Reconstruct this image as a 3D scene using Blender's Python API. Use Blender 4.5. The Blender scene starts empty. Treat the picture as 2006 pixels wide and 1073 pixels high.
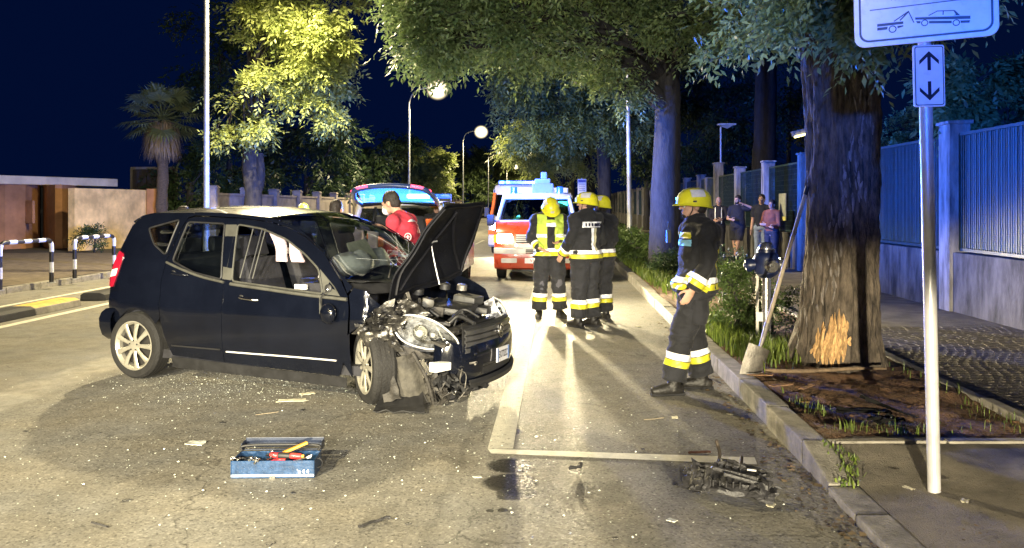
import bpy, bmesh, math, random
import numpy as np
from mathutils import Vector, Matrix, Quaternion, noise
from mathutils.geometry import delaunay_2d_cdt
random.seed(7); np.random.seed(7)
SC = bpy.context.scene
COL = SC.collection
R = math.radians
# ---------------------------------------------------------------- camera
HC, FP, CX, CY = 1.63, 1600.0, 1003.0, 402.0        # eye height, focal length and horizon measured in the photo
cam = bpy.data.objects.new('camera', bpy.data.cameras.new('camera')); COL.objects.link(cam)
cam.location = (0, 0, HC); cam.rotation_euler = (R(90), 0, 0)
cam.data.sensor_width = 36; cam.data.lens = FP / 2006 * 36
cam.data.shift_y = -(536.5 - CY) / 2006
cam.data.clip_start = .05; cam.data.clip_end = 1500
SC.camera = cam
# ---------------------------------------------------------------- world: moonless night
W = bpy.data.worlds.new('World'); SC.world = W; W.use_nodes = True
bg = W.node_tree.nodes['Background']
bg.inputs[0].default_value = (.012, .075, .5, 1); bg.inputs[1].default_value = .019
SC.view_settings.view_transform = 'Standard'; SC.view_settings.look = 'None'
SC.view_settings.exposure = 1.45; SC.view_settings.gamma = 1
SC.view_settings.use_curve_mapping = False
SC.cycles.use_denoising = True
SC.cycles.sample_clamp_indirect = 4
SC.cycles.max_bounces = 6; SC.cycles.transparent_max_bounces = 12; SC.cycles.volume_bounces = 0
# ---------------------------------------------------------------- lamps (light only; fittings only for those in view, built further down)
WARM = (1, .83, .48); BLUE = (.02, .14, 1.0)
def lamp(name, kind, loc, power, col, size=.1, to=None, angle=60, blend=.3):
    d = bpy.data.lights.new(name, kind); d.energy = power; d.color = col
    d.shadow_soft_size = size
    if kind == 'SPOT': d.spot_size = R(angle); d.spot_blend = blend
    o = bpy.data.objects.new(name, d); COL.objects.link(o); o.location = loc
    if to is not None:
        o.rotation_euler = (Vector(to) - Vector(loc)).to_track_quat('-Z', 'Y').to_euler()
    return o
SL = .0544                                           # the road runs 3.1 degrees to the right of the camera axis
RZ = -math.atan(SL)
def rd(v, y, z=0.): return Vector((v + SL * y, y, z))
def at(px, py, y): return Vector(((px - CX) / FP * y, y, HC - (py - CY) / FP * y))
def gr(px, py, z=0.):
    y = (HC - z) * FP / (py - CY); return Vector(((px - CX) / FP * y, y, z))
LAMP_Y = (-7.1, 18.9, 44.9, 70.8, 97., 133.)
def beam(o, z0, z1, z2=None, z3=None):
    """photometric profile of the fitting: light only below the cut-off z0..z1 (sine of the elevation), or in a flat fan when z2..z3 is given"""
    d = o.data; d.use_nodes = True; nt = d.node_tree; em = nt.nodes['Emission']; g = nt.nodes.new('ShaderNodeNewGeometry'); s = nt.nodes.new('ShaderNodeSeparateXYZ'); ng = nt.nodes.new('ShaderNodeVectorMath'); ng.operation = 'SCALE'; ng.inputs['Scale'].default_value = 1; nt.links.new(g.outputs['Incoming'], ng.inputs[0]); nt.links.new(ng.outputs[0], s.inputs[0])
    def rng(a, b_):
        r = nt.nodes.new('ShaderNodeMapRange'); r.interpolation_type = 'SMOOTHSTEP'; r.inputs[1].default_value = a; r.inputs[2].default_value = b_; nt.links.new(s.outputs['Z'], r.inputs[0]); return r.outputs[0]
    f = rng(z0, z1)
    if z2 is not None:
        m = nt.nodes.new('ShaderNodeMath'); m.operation = 'MULTIPLY'; nt.links.new(f, m.inputs[0]); nt.links.new(rng(z3, z2), m.inputs[1]); f = m.outputs[0]
    nt.links.new(f, em.inputs['Strength']); return o
for i, y in enumerate(LAMP_Y):
    lamp('street_lamp_light', 'SPOT', rd(-6.6, y, 7.8), (6200, 7000, 5500, 3600, 3600, 4500)[i], WARM, .18, rd(-5.9, y, 0) if i else (-5, 4, 0), 165 if i else 46, .5 if i else .6)
# fire engine behind the photographer: a dipped headlamp with its cut-off and its rotating beacon; unseen fill spots added to brighten the foreground and canopy
beam(lamp('headlamp_light', 'SPOT', (-.84, -6.2, .95), 5600, (1, .87, .60), .05, (.6, 4, .0), 54, .85), .03, -.0)
lamp('fill_light', 'SPOT', (2.7, -6.5, 2.6), 3300, (1, .91, .72), .35, (-2.4, 6.0, .0), 40, .75)
lamp('fill_light', 'SPOT', (-1.2, -7.2, 3.4), 3800, (1, .95, .86), .3, (-2.2, 15, 5.0), 42, .6)  # unseen white spot added to brighten the canopy and standing figures
lamp('fill_light', 'SPOT', (-4.6, -4.2, 3.2), 2500, (1, .91, .70), .3, (-2.2, 5.5, .0), 36, .6)
beam(lamp('beacon_light', 'SPOT', (1.6, -5.2, 2.75), 3800, BLUE, .15, (11, 8.5, 2.6), 48, .5), -.16, -.05, .3, .5)
beam(lamp('beacon_light', 'SPOT', (-1.5, -5.5, 2.8), 2600, BLUE, .15, (2.45, 4.5, 2.9), 20, .5), -.12, -.05, .3, .5)  # second blue spot added to tint the sign
# ---------------------------------------------------------------- materials
MATS = {}
def pm(name, col, rough=.6, metal=0., var=.2, scale=6., bump=0., bscale=60., spec=.5, coat=0., emis=None, estr=0., trans=0., detail=4, col2=None, alpha=1., sheen=0., island=0., aniso=None):
    if name in MATS: return MATS[name]
    m = bpy.data.materials.new(name); m.use_nodes = True; MATS[name] = m
    nt = m.node_tree; b = nt.nodes['Principled BSDF']; L = nt.links.new
    b.inputs['Roughness'].default_value = rough; b.inputs['Metallic'].default_value = metal
    b.inputs['Specular IOR Level'].default_value = spec
    b.inputs['Coat Weight'].default_value = coat; b.inputs['Coat Roughness'].default_value = .04
    b.inputs['Sheen Weight'].default_value = sheen
    c = (*col, 1)
    tc = nt.nodes.new('ShaderNodeTexCoord'); mp = nt.nodes.new('ShaderNodeMapping'); L(tc.outputs['Object'], mp.inputs[0])
    if aniso: mp.inputs['Scale'].default_value = aniso
    if var > 0 or col2:
        n = nt.nodes.new('ShaderNodeTexNoise'); n.inputs['Scale'].default_value = scale; n.inputs['Detail'].default_value = detail
        n.inputs['Roughness'].default_value = .62
        L(mp.outputs[0], n.inputs[0])
        rp = nt.nodes.new('ShaderNodeValToRGB'); L(n.outputs['Fac'], rp.inputs[0])
        a = col2 if col2 else tuple(max(0, x * (1 - var)) for x in col)
        d = col if col2 else tuple(x * (1 + var) for x in col)
        rp.color_ramp.elements[0].position = .36; rp.color_ramp.elements[1].position = .64
        rp.color_ramp.elements[0].color = (*a, 1); rp.color_ramp.elements[1].color = (*d, 1)
        src = rp.outputs[0]
        if island > 0:
            g = nt.nodes.new('ShaderNodeNewGeometry'); h = nt.nodes.new('ShaderNodeMapRange')
            h.inputs[3].default_value = 1 - island; h.inputs[4].default_value = 1 + island
            L(g.outputs['Random Per Island'], h.inputs[0])
            mx = nt.nodes.new('ShaderNodeVectorMath'); mx.operation = 'SCALE'; L(src, mx.inputs[0]); L(h.outputs[0], mx.inputs['Scale'])
            src = mx.outputs[0]
        L(src, b.inputs['Base Color'])
        rr = nt.nodes.new('ShaderNodeMapRange'); rr.inputs[3].default_value = max(0, rough - .12); rr.inputs[4].default_value = min(1, rough + .12)
        L(n.outputs['Fac'], rr.inputs[0]); L(rr.outputs[0], b.inputs['Roughness'])
    else: b.inputs['Base Color'].default_value = c
    if bump > 0:
        n2 = nt.nodes.new('ShaderNodeTexNoise'); n2.inputs['Scale'].default_value = bscale; n2.inputs['Detail'].default_value = 5
        L(mp.outputs[0], n2.inputs[0])
        bu = nt.nodes.new('ShaderNodeBump'); bu.inputs['Strength'].default_value = bump; bu.inputs['Distance'].default_value = .02
        L(n2.outputs['Fac'], bu.inputs['Height']); L(bu.outputs[0], b.inputs['Normal'])
    if emis: b.inputs['Emission Color'].default_value = (*emis, 1); b.inputs['Emission Strength'].default_value = estr
    if trans > 0: b.inputs['Transmission Weight'].default_value = trans
    b.inputs['Alpha'].default_value = alpha
    return m
def leafmat(name, c1, c2, trans=.35):
    """two-sided leaf: diffuse + translucent, tone changing leaf by leaf and clump by clump"""
    if name in MATS: return MATS[name]
    m = bpy.data.materials.new(name); m.use_nodes = True; MATS[name] = m
    nt = m.node_tree; L = nt.links.new; out = nt.nodes['Material Output']; b = nt.nodes['Principled BSDF']
    tc = nt.nodes.new('ShaderNodeTexCoord'); n = nt.nodes.new('ShaderNodeTexNoise'); n.inputs['Scale'].default_value = 1.3
    L(tc.outputs['Object'], n.inputs[0])
    g = nt.nodes.new('ShaderNodeNewGeometry')
    ad = nt.nodes.new('ShaderNodeMath'); ad.operation = 'MULTIPLY_ADD'; ad.inputs[1].default_value = .55
    L(g.outputs['Random Per Island'], ad.inputs[0])
    s = nt.nodes.new('ShaderNodeMath'); s.operation = 'MULTIPLY'; s.inputs[1].default_value = .5; L(n.outputs['Fac'], s.inputs[0]); L(s.outputs[0], ad.inputs[2])
    rp = nt.nodes.new('ShaderNodeValToRGB'); L(ad.outputs[0], rp.inputs[0])
    rp.color_ramp.elements[0].color = (*c1, 1); rp.color_ramp.elements[1].color = (*c2, 1)
    rp.color_ramp.elements[0].position = .15; rp.color_ramp.elements[1].position = .8
    L(rp.outputs[0], b.inputs['Base Color']); b.inputs['Roughness'].default_value = .5
    t = nt.nodes.new('ShaderNodeBsdfTranslucent'); L(rp.outputs[0], t.inputs[0])
    mx = nt.nodes.new('ShaderNodeMixShader'); mx.inputs[0].default_value = trans
    L(b.outputs[0], mx.inputs[1]); L(t.outputs[0], mx.inputs[2]); L(mx.outputs[0], out.inputs[0])
    return m
def glassmat(name, tint, refl=.09, rough=.02):
    """thin pane: see-through sheet with a fresnel reflection"""
    if name in MATS: return MATS[name]
    m = bpy.data.materials.new(name); m.use_nodes = True; MATS[name] = m
    nt = m.node_tree; L = nt.links.new; nt.nodes.remove(nt.nodes['Principled BSDF'])
    t = nt.nodes.new('ShaderNodeBsdfTransparent'); t.inputs[0].default_value = (*tint, 1)
    g = nt.nodes.new('ShaderNodeBsdfGlossy'); g.inputs['Roughness'].default_value = rough
    f = nt.nodes.new('ShaderNodeLayerWeight'); f.inputs[0].default_value = .35
    a = nt.nodes.new('ShaderNodeMath'); a.operation = 'MULTIPLY_ADD'; a.inputs[1].default_value = .7; a.inputs[2].default_value = refl
    L(f.outputs['Fresnel'], a.inputs[0])
    x = nt.nodes.new('ShaderNodeMixShader'); L(a.outputs[0], x.inputs[0]); L(t.outputs[0], x.inputs[1]); L(g.outputs[0], x.inputs[2])
    L(x.outputs[0], nt.nodes['Material Output'].inputs[0])
    return m
def emat(name, col, s):
    return pm(name, col, .4, var=0, emis=col, estr=s)
# ---------------------------------------------------------------- mesh helpers
def frame(d, up=(0, 0, 1)):
    d = Vector(d).normalized(); u = Vector(up)
    if abs(d.dot(u)) > .97: u = Vector((0, 1, 0))
    x = u.cross(d).normalized(); return x, d.cross(x).normalized()
class MB:
    def __init__(s): s.v = []; s.f = []; s.m = []
    def add(s, vs, fs, mat=0):
        o = len(s.v); s.v += [tuple(p) for p in vs]; s.f += [tuple(i + o for i in f) for f in fs]; s.m += [mat] * len(fs); return s
    def box(s, c, d, rot=None, mat=0, taper=1.):
        c = Vector(c); x, y, z = d[0] / 2, d[1] / 2, d[2] / 2
        vs = []
        for k, t in ((-1, 1), (1, taper)):
            vs += [Vector((-x * t, -y * t, k * z)), Vector((x * t, -y * t, k * z)), Vector((x * t, y * t, k * z)), Vector((-x * t, y * t, k * z))]
        if rot is not None:
            M = rot if isinstance(rot, Matrix) else Matrix.Rotation(rot, 3, 'Z'); vs = [M @ q for q in vs]
        return s.add([q + c for q in vs], [(3, 2, 1, 0), (4, 5, 6, 7), (0, 1, 5, 4), (1, 2, 6, 5), (2, 3, 7, 6), (3, 0, 4, 7)], mat)
    def bar(s, a, b, w, h, mat=0, up=(0, 0, 1)):
        a, b = Vector(a), Vector(b); x, y = frame(b - a, up); x *= w / 2; y *= h / 2
        vs = [a - x - y, a + x - y, a + x + y, a - x + y, b - x - y, b + x - y, b + x + y, b - x + y]
        return s.add(vs, [(3, 2, 1, 0), (4, 5, 6, 7), (0, 1, 5, 4), (1, 2, 6, 5), (2, 3, 7, 6), (3, 0, 4, 7)], mat)
    def tube(s, pts, r, n=8, mat=0, cap=True, ref=None, ry=None):
        """swept ring; r (and ry) may be lists; ref fixes the direction of the second radius"""
        pts = [Vector(p) for p in pts]; k = len(pts); rs = r if hasattr(r, '__len__') else [r] * k
        rys = rs if ry is None else (ry if hasattr(ry, '__len__') else [ry] * k)
        vs = []; px = None
        for i, p in enumerate(pts):
            d = pts[min(i + 1, k - 1)] - pts[max(i - 1, 0)]
            if d.length < 1e-9: d = Vector((0, 0, 1))
            d.normalize()
            if ref is not None:
                y = Vector(ref) - d * d.dot(Vector(ref)); y.normalize(); x = y.cross(d)
            else:
                if px is None: x, _ = frame(d)
                else: x = px - d * d.dot(px); x.normalize()
                y = d.cross(x)
            px = x
            for j in range(n):
                a = 2 * math.pi * j / n; vs.append(p + x * (math.cos(a) * rs[i]) + y * (math.sin(a) * rys[i]))
        fs = [(i * n + j, i * n + (j + 1) % n, (i + 1) * n + (j + 1) % n, (i + 1) * n + j) for i in range(k - 1) for j in range(n)]
        if cap: fs += [tuple(range(n - 1, -1, -1)), tuple(range((k - 1) * n, k * n))]
        return s.add(vs, fs, mat)
    def ell(s, c, r, nu=14, nv=9, rot=None, mat=0, v0=0., v1=1.):
        c = Vector(c); r = r if hasattr(r, '__len__') else (r, r, r); vs = []
        for i in range(nv + 1):
            t = math.pi * (v0 + (v1 - v0) * i / nv)
            for j in range(nu):
                a = 2 * math.pi * j / nu
                q = Vector((r[0] * math.sin(t) * math.cos(a), r[1] * math.sin(t) * math.sin(a), r[2] * math.cos(t)))
                vs.append(c + (rot @ q if rot is not None else q))
        fs = [(i * nu + j, (i + 1) * nu + j, (i + 1) * nu + (j + 1) % nu, i * nu + (j + 1) % nu) for i in range(nv) for j in range(nu)]
        return s.add(vs, fs, mat)
    def lathe(s, prof, c=(0, 0, 0), axis=(0, 0, 1), n=20, mat=0):
        c = Vector(c); A = Vector(axis).normalized(); x, y = frame(A); vs = []
        for r, h in prof:
            for j in range(n):
                a = 2 * math.pi * j / n; vs.append(c + A * h + x * (r * math.cos(a)) + y * (r * math.sin(a)))
        fs = [(i * n + j, i * n + (j + 1) % n, (i + 1) * n + (j + 1) % n, (i + 1) * n + j) for i in range(len(prof) - 1) for j in range(n)]
        return s.add(vs, fs, mat)
    def prism(s, poly, h, M=None, mat=0):
        """poly in the xy plane, extruded along +z by h, placed by the matrix M"""
        k = len(poly); vs = [Vector((p[0], p[1], 0)) for p in poly] + [Vector((p[0], p[1], h)) for p in poly]
        if M is not None: vs = [M @ q for q in vs]
        return s.add(vs, [tuple(range(k - 1, -1, -1)), tuple(range(k, 2 * k))] + [(i, (i + 1) % k, k + (i + 1) % k, k + i) for i in range(k)], mat)
    def grid(s, fn, us, vsr, mat=0, flip=False):
        nu, nv = len(us), len(vsr); vs = [fn(u, v) for u in us for v in vsr]
        fs = []
        for i in range(nu - 1):
            for j in range(nv - 1):
                q = (i * nv + j, (i + 1) * nv + j, (i + 1) * nv + j + 1, i * nv + j + 1)
                fs.append(q[::-1] if flip else q)
        return s.add(vs, fs, mat)
    def mesh(s, name):
        me = bpy.data.meshes.new(name); me.from_pydata(s.v, [], s.f); return me
    def build(s, name, mats, parent=None, smooth=None, bevel=0., solid=0., loc=None, seg=2, fix=True, jit=0.):
        me = s.mesh(name); mats = mats if isinstance(mats, (list, tuple)) else [mats]
        for m in mats: me.materials.append(m)
        if len(mats) > 1: me.polygons.foreach_set('material_index', s.m)
        bm = bmesh.new(); bm.from_mesh(me)
        if fix or bevel: bmesh.ops.remove_doubles(bm, verts=bm.verts, dist=1e-5); bmesh.ops.recalc_face_normals(bm, faces=bm.faces)
        if bevel > 0:
            es = [e for e in bm.edges if len(e.link_faces) == 2 and e.calc_face_angle(0) > .5]
            bmesh.ops.bevel(bm, geom=es, offset=bevel, segments=seg, profile=.6, affect='EDGES', clamp_overlap=True)
        if jit > 0:
            for q in bm.verts: q.co += noise.noise_vector(q.co * 9) * jit
        if smooth is not None:
            for f in bm.faces: f.smooth = True
            for e in bm.edges:
                if len(e.link_faces) == 2 and e.calc_face_angle(0) > smooth: e.smooth = False
        bm.to_mesh(me); bm.free()
        o = bpy.data.objects.new(name, me); COL.objects.link(o)
        if parent: o.parent = parent
        if loc is not None: o.location = loc
        if solid: md = o.modifiers.new('thickness', 'SOLIDIFY'); md.thickness = solid; md.offset = -1; es_ = o.modifiers.new('edges', 'EDGE_SPLIT'); es_.split_angle = .7
        return o
SM = .7
def thing(name, label, cat, loc=(0, 0, 0), rz=0., group=None):
    o = bpy.data.objects.new(name, None); COL.objects.link(o); o.location = loc
    if isinstance(rz, (int, float)): o.rotation_euler = (0, 0, rz)
    else: o.rotation_euler = rz
    o.empty_display_size = .2; o['label'] = label; o['category'] = cat
    if group: o['group'] = group
    return o
def tag(o, label, cat, group=None):
    o['label'] = label; o['category'] = cat
    if group: o['group'] = group
    return o
def struct(o): o['kind'] = 'structure'; return o
def stuff(o): o['kind'] = 'stuff'; return o
def copytree(o, parent=None):
    c = o.copy(); COL.objects.link(c)
    if parent: c.parent = parent
    for ch in list(o.children): copytree(ch, c)
    return c
def npmesh(name, verts, quads, mat, parent=None, smooth=False):
    me = bpy.data.meshes.new(name); nv, nf = len(verts), len(quads); k = quads.shape[1]
    me.vertices.add(nv); me.vertices.foreach_set('co', np.asarray(verts, np.float32).ravel())
    me.loops.add(nf * k); me.loops.foreach_set('vertex_index', np.asarray(quads, np.int32).ravel())
    me.polygons.add(nf); me.polygons.foreach_set('loop_start', np.arange(0, nf * k, k, dtype=np.int32))
    me.materials.append(mat); me.update(calc_edges=True); me.validate()
    o = bpy.data.objects.new(name, me); COL.objects.link(o)
    if parent: o.parent = parent
    return o
def smoothstep(a, b, x):
    t = min(1, max(0, (x - a) / (b - a))); return t * t * (3 - 2 * t)
def interp(x, xs, ys): return float(np.interp(x, xs, ys))
def curve(pts, n=8):
    """Catmull-Rom through the points"""
    P = [Vector(p) for p in pts]; P = [2 * P[0] - P[1]] + P + [2 * P[-1] - P[-2]]; out = []
    for i in range(1, len(P) - 2):
        for k in range(n):
            t = k / n; a, b, c, d = P[i - 1], P[i], P[i + 1], P[i + 2]
            out.append(.5 * (2 * b + (c - a) * t + (2 * a - 5 * b + 4 * c - d) * t * t + (3 * b - 3 * c + d - a) * t ** 3))
    out.append(P[-2]); return out
def text(body, size, mat, parent, M, name='lettering', depth=.0008, bold=False):
    cu = bpy.data.curves.new(name, 'FONT'); cu.body = body; cu.size = size; cu.extrude = depth; cu.align_x = 'CENTER'; cu.align_y = 'CENTER'
    if bold: cu.offset = size * .015
    t = bpy.data.objects.new(name, cu); COL.objects.link(t)
    dg = bpy.context.evaluated_depsgraph_get(); me = bpy.data.meshes.new_from_object(t.evaluated_get(dg))
    bpy.data.objects.remove(t); bpy.data.curves.remove(cu)
    me.materials.clear(); me.materials.append(mat)
    o = bpy.data.objects.new(name, me); COL.objects.link(o); o.parent = parent; o.matrix_local = M; return o
def facing(p, d, up=(0, 0, 1)):
    """matrix whose z looks along d, y upward, at p"""
    z = Vector(d).normalized(); x = Vector(up).cross(z).normalized(); y = z.cross(x)
    M = Matrix.Identity(4)
    for i, c in enumerate((x, y, z)): M[0][i], M[1][i], M[2][i] = c
    M.translation = Vector(p); return M
# ================================================================ GROUND
def asphalt():
    m = bpy.data.materials.new('asphalt'); m.use_nodes = True; nt = m.node_tree; b = nt.nodes['Principled BSDF']; L = nt.links.new
    N = nt.nodes.new
    tc = N('ShaderNodeTexCoord'); P = tc.outputs['Object']
    def nz(sc, det=4, ro=.6):
        n = N('ShaderNodeTexNoise'); n.inputs['Scale'].default_value = sc; n.inputs['Detail'].default_value = det; n.inputs['Roughness'].default_value = ro; L(P, n.inputs[0]); return n.outputs['Fac']
    def mth(op, a, b_=0., c=0.):
        x = N('ShaderNodeMath'); x.operation = op
        for i, q in enumerate((a, b_, c)):
            if isinstance(q, (int, float)): x.inputs[i].default_value = q
            else: L(q, x.inputs[i])
        return x.outputs[0]
    def ramp(f, p0, p1, c0=0., c1=1.):
        r = N('ShaderNodeMapRange'); r.inputs[1].default_value = p0; r.inputs[2].default_value = p1; r.inputs[3].default_value = c0; r.inputs[4].default_value = c1; L(f, r.inputs[0]); return r.outputs[0]
    sep = N('ShaderNodeSeparateXYZ'); L(P, sep.inputs[0])
    v = mth('ADD', mth('MULTIPLY_ADD', sep.outputs['Y'], -SL, sep.outputs['X']), mth('MULTIPLY_ADD', nz(3), .14, -.07))   # lateral position in the road
    big = ramp(nz(.55, 5), .3, .7); mid = ramp(nz(4.5, 5, .7), .3, .7)
    vo = N('ShaderNodeTexVoronoi'); vo.inputs['Scale'].default_value = 85; L(P, vo.inputs['Vector'])
    cs = N('ShaderNodeSeparateColor'); L(vo.outputs['Color'], cs.inputs[0])
    vo2 = N('ShaderNodeTexVoronoi'); vo2.inputs['Scale'].default_value = 38; L(P, vo2.inputs['Vector'])
    cs2 = N('ShaderNodeSeparateColor'); L(vo2.outputs['Color'], cs2.inputs[0])
    stone = ramp(cs.outputs[0], .72, 1.); stone2 = mth('MULTIPLY', ramp(cs2.outputs[1], .86, 1.), ramp(vo2.outputs['Distance'], .45, .2))
    coarse = ramp(v, -4.5, -4.2)                       # old coarse dressing right of the trench, smoother left of it
    pits = ramp(cs.outputs[1], 0., .25, .45, 1.)
    val = mth('MULTIPLY', mth('MULTIPLY_ADD', big, .062, .165), mth('MULTIPLY_ADD', mid, .45, .76))
    val = mth('MULTIPLY', val, mth('MULTIPLY_ADD', mth('SUBTRACT', pits, 1.), mth('MULTIPLY_ADD', coarse, .7, .3), 1.))
    val = mth('ADD', val, mth('MULTIPLY', mth('ADD', mth('MULTIPLY', stone, .075), mth('MULTIPLY', stone2, .15)), mth('MULTIPLY_ADD', coarse, .75, .25)))
    trench = mth('MULTIPLY', ramp(v, -4.9, -4.82), ramp(v, -4.36, -4.44))
    val = mth('MULTIPLY_ADD', trench, mth('MULTIPLY_ADD', mid, .09, .035), val)
    # old wheel-worn band and repaired joint
    val = mth('MULTIPLY', val, ramp(mth('ABSOLUTE', mth('SUBTRACT', v, -.62)), 0., .05, .8, 1.))
    for tv, tw, ts in ((-2.55, .5, .86), (-1.15, .5, .88), (-6.0, .55, .9), (.55, .6, .92)):      # darker polished wheel tracks
        val = mth('MULTIPLY', val, ramp(mth('ABSOLUTE', mth('SUBTRACT', v, tv)), tw * .4, tw, ts, 1.))
    pn = N('ShaderNodeTexNoise'); pn.inputs['Scale'].default_value = 1.1; pn.inputs['Detail'].default_value = 7; pn.inputs['Roughness'].default_value = .7; L(P, pn.inputs[0]); val = mth('MULTIPLY', val, ramp(pn.outputs['Fac'], .52, .66, 1., .78))
    # oil: blobs with ragged edges
    oil = None
    for (px, py, r) in ((1000, 912, .15), (1000, 945, .17), (1012, 965, .12), (993, 972, .06), (1005, 800, .06), (1004, 845, .08), (985, 999, .03), (960, 1000, .022), (700, 752, .05), (1170, 965, .2), (1130, 925, .05)):
        g = gr(px, py); cb = N('ShaderNodeVectorMath'); cb.operation = 'DISTANCE'; cb.inputs[1].default_value = (g.x, g.y, 0); L(P, cb.inputs[0])
        d = ramp(mth('SUBTRACT', mth('MULTIPLY_ADD', nz(9, 5, .7), -.35 * (r + .08), cb.outputs['Value']), -.17 * (r + .08)), r * 1.05, r * .85)
        if px == 1170: d = mth('MULTIPLY', d, .35)
        oil = d if oil is None else mth('MAXIMUM', oil, d)
    # fine cracks
    vc = N('ShaderNodeTexVoronoi'); vc.feature = 'DISTANCE_TO_EDGE'; vc.inputs['Scale'].default_value = .42
    wv = N('ShaderNodeVectorMath'); wv.operation = 'ADD'; L(P, wv.inputs[0]); nn = N('ShaderNodeTexNoise'); nn.inputs['Scale'].default_value = 5; nn.inputs['Detail'].default_value = 6; L(P, nn.inputs[0]); sc = N('ShaderNodeVectorMath'); sc.operation = 'SCALE'; sc.inputs['Scale'].default_value = .35; L(nn.outputs['Color'], sc.inputs[0]); L(sc.outputs[0], wv.inputs[1]); L(wv.outputs[0], vc.inputs['Vector'])
    crack = mth('MAXIMUM', ramp(vc.outputs['Distance'], .0, .005, .45, 1.), ramp(nz(.35, 2), .44, .56))
    val = mth('MULTIPLY', mth('MULTIPLY', val, crack), mth('MULTIPLY_ADD', oil, -.86, 1.))
    cr = N('ShaderNodeCombineColor')
    tint = ramp(nz(1.3, 3), .35, .65)
    L(mth('MULTIPLY', val, mth('MULTIPLY_ADD', tint, .06, 1.02)), cr.inputs[0]); L(mth('MULTIPLY', val, 1.), cr.inputs[1]); L(mth('MULTIPLY', val, mth('MULTIPLY_ADD', tint, -.10, .91)), cr.inputs[2])
    L(cr.outputs[0], b.inputs['Base Color'])
    L(mth('MULTIPLY_ADD', oil, -.12, ramp(cs.outputs[2], 0, 1, .6, .9)), b.inputs['Roughness']); b.inputs['Specular IOR Level'].default_value = .35
    hgt = mth('ADD', mth('ADD', mth('MULTIPLY', cs.outputs[0], .6), mth('MULTIPLY', cs2.outputs[1], .5)), nz(30, 4))
    bu = N('ShaderNodeBump'); bu.inputs['Strength'].default_value = .55; bu.inputs['Distance'].default_value = .008; L(hgt, bu.inputs['Height']); L(bu.outputs[0], b.inputs['Normal'])
    return m
M_asph = asphalt()
M_stone = pm('kerb_granite', (.24, .225, .19), .8, var=.3, scale=9, bump=.5, bscale=70, detail=8)
M_conc = pm('concrete', (.27, .25, .21), .85, var=.28, scale=5, bump=.4, bscale=35, detail=8)
M_pave = pm('pavement_asphalt', (.18, .16, .125), .85, var=.35, scale=3.2, bump=.7, bscale=120, detail=10)
M_soil = pm('soil', (.21, .115, .06), .95, var=.5, scale=9, bump=.9, bscale=60, detail=10, col2=(.085, .05, .028))
M_dirt = pm('dirt', (.05, .045, .03), .95, var=.4, scale=1.5, bump=.6, bscale=30)
M_cob = pm('porphyry', (.11, .095, .075), .8, var=.35, scale=7, bump=.4, bscale=60, detail=8)
def quadstrip(name, v0, v1, y0, y1, z, mat, ny=2, parent=None):
    ys = np.linspace(y0, y1, ny); return MB().grid(lambda y, v: rd(v, y, z), list(ys), [v1, v0], flip=True).build(name, mat, parent, fix=False)
g = MB().add([(-400, -60, -.06), (400, -60, -.06), (400, 700, -.06), (-400, 700, -.06)], [(0, 1, 2, 3)]).build('ground', M_dirt, fix=False); struct(g)
road = quadstrip('road', -10.1, 1.58, -14, 400, 0, M_asph); struct(road)
def paint(name, col, wear):
    m = pm(name, col, .75, var=.14, scale=14, bump=.3, bscale=90, detail=8); nt = m.node_tree; L = nt.links.new; b = nt.nodes['Principled BSDF']
    tc = nt.nodes.new('ShaderNodeTexCoord'); n = nt.nodes.new('ShaderNodeTexNoise'); n.inputs['Scale'].default_value = 26; n.inputs['Detail'].default_value = 9; n.inputs['Roughness'].default_value = .75; L(tc.outputs['Object'], n.inputs[0])
    r = nt.nodes.new('ShaderNodeMapRange'); r.inputs[1].default_value = wear - .03; r.inputs[2].default_value = wear + .05; L(n.outputs['Fac'], r.inputs[0]); L(r.outputs[0], b.inputs['Alpha']); return m
M_pw = paint('road_paint_worn', (.50, .48, .40), .38); M_pw2 = paint('road_paint', (.62, .60, .50), .31)
def mark(v0, v1, y0, y1, mat, z=.004, name='road_marking'):
    return quadstrip(name, v0, v1, y0, y1, z, mat, max(2, int((y1 - y0) / 2)), road)
mark(-.46, -.29, 5.46, 46, M_pw)
a = [gr(955, 880), gr(962, 889), gr(1484, 911), gr(1478, 897)]
MB().add([(p.x, p.y, .0045) for p in a], [(0, 1, 2, 3)]).build('road_marking', M_pw2, road)
mark(-7.5, -7.35, -10, 90, M_pw2); mark(-8.98, -8.86, -10, 60, M_pw2); mark(-3.45, -3.33, 22, 26, M_pw2); mark(-3.45, -3.33, 34, 38, M_pw2)
# ---- right kerb: one stone after another
def kh(y): return .05 + .105 * smoothstep(4.62, 5.1, y)
kerb = thing('kerb', 'kerb', 'kerb'); del kerb['label']; del kerb['category']; struct(kerb)
def kerbstone(y0, y1, v0, v1, h0, h1, rnd):
    b = MB(); q = [rd(v0, y0, -.1), rd(v1, y0, -.1), rd(v1, y1, -.1), rd(v0, y1, -.1), rd(v0, y0, h0), rd(v1, y0, h0), rd(v1, y1, h1), rd(v0, y1, h1)]
    off = Vector((rnd.uniform(-.008, .008), 0, rnd.uniform(-.006, .006)))
    b.add([p + off for p in q], [(3, 2, 1, 0), (4, 5, 6, 7), (0, 1, 5, 4), (1, 2, 6, 5), (2, 3, 7, 6), (3, 0, 4, 7)])
    o = b.build('kerb_stone', M_stone, kerb, smooth=None, bevel=.014, seg=2); return o
rk = random.Random(3); y = 3.0
bounds = [2.3, 3.35, 4.18, 4.62, 5.14, 6.02, 6.95, 7.9]
while bounds[-1] < 62: bounds.append(bounds[-1] + (1.0 if bounds[-1] < 30 else 2.0))
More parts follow.
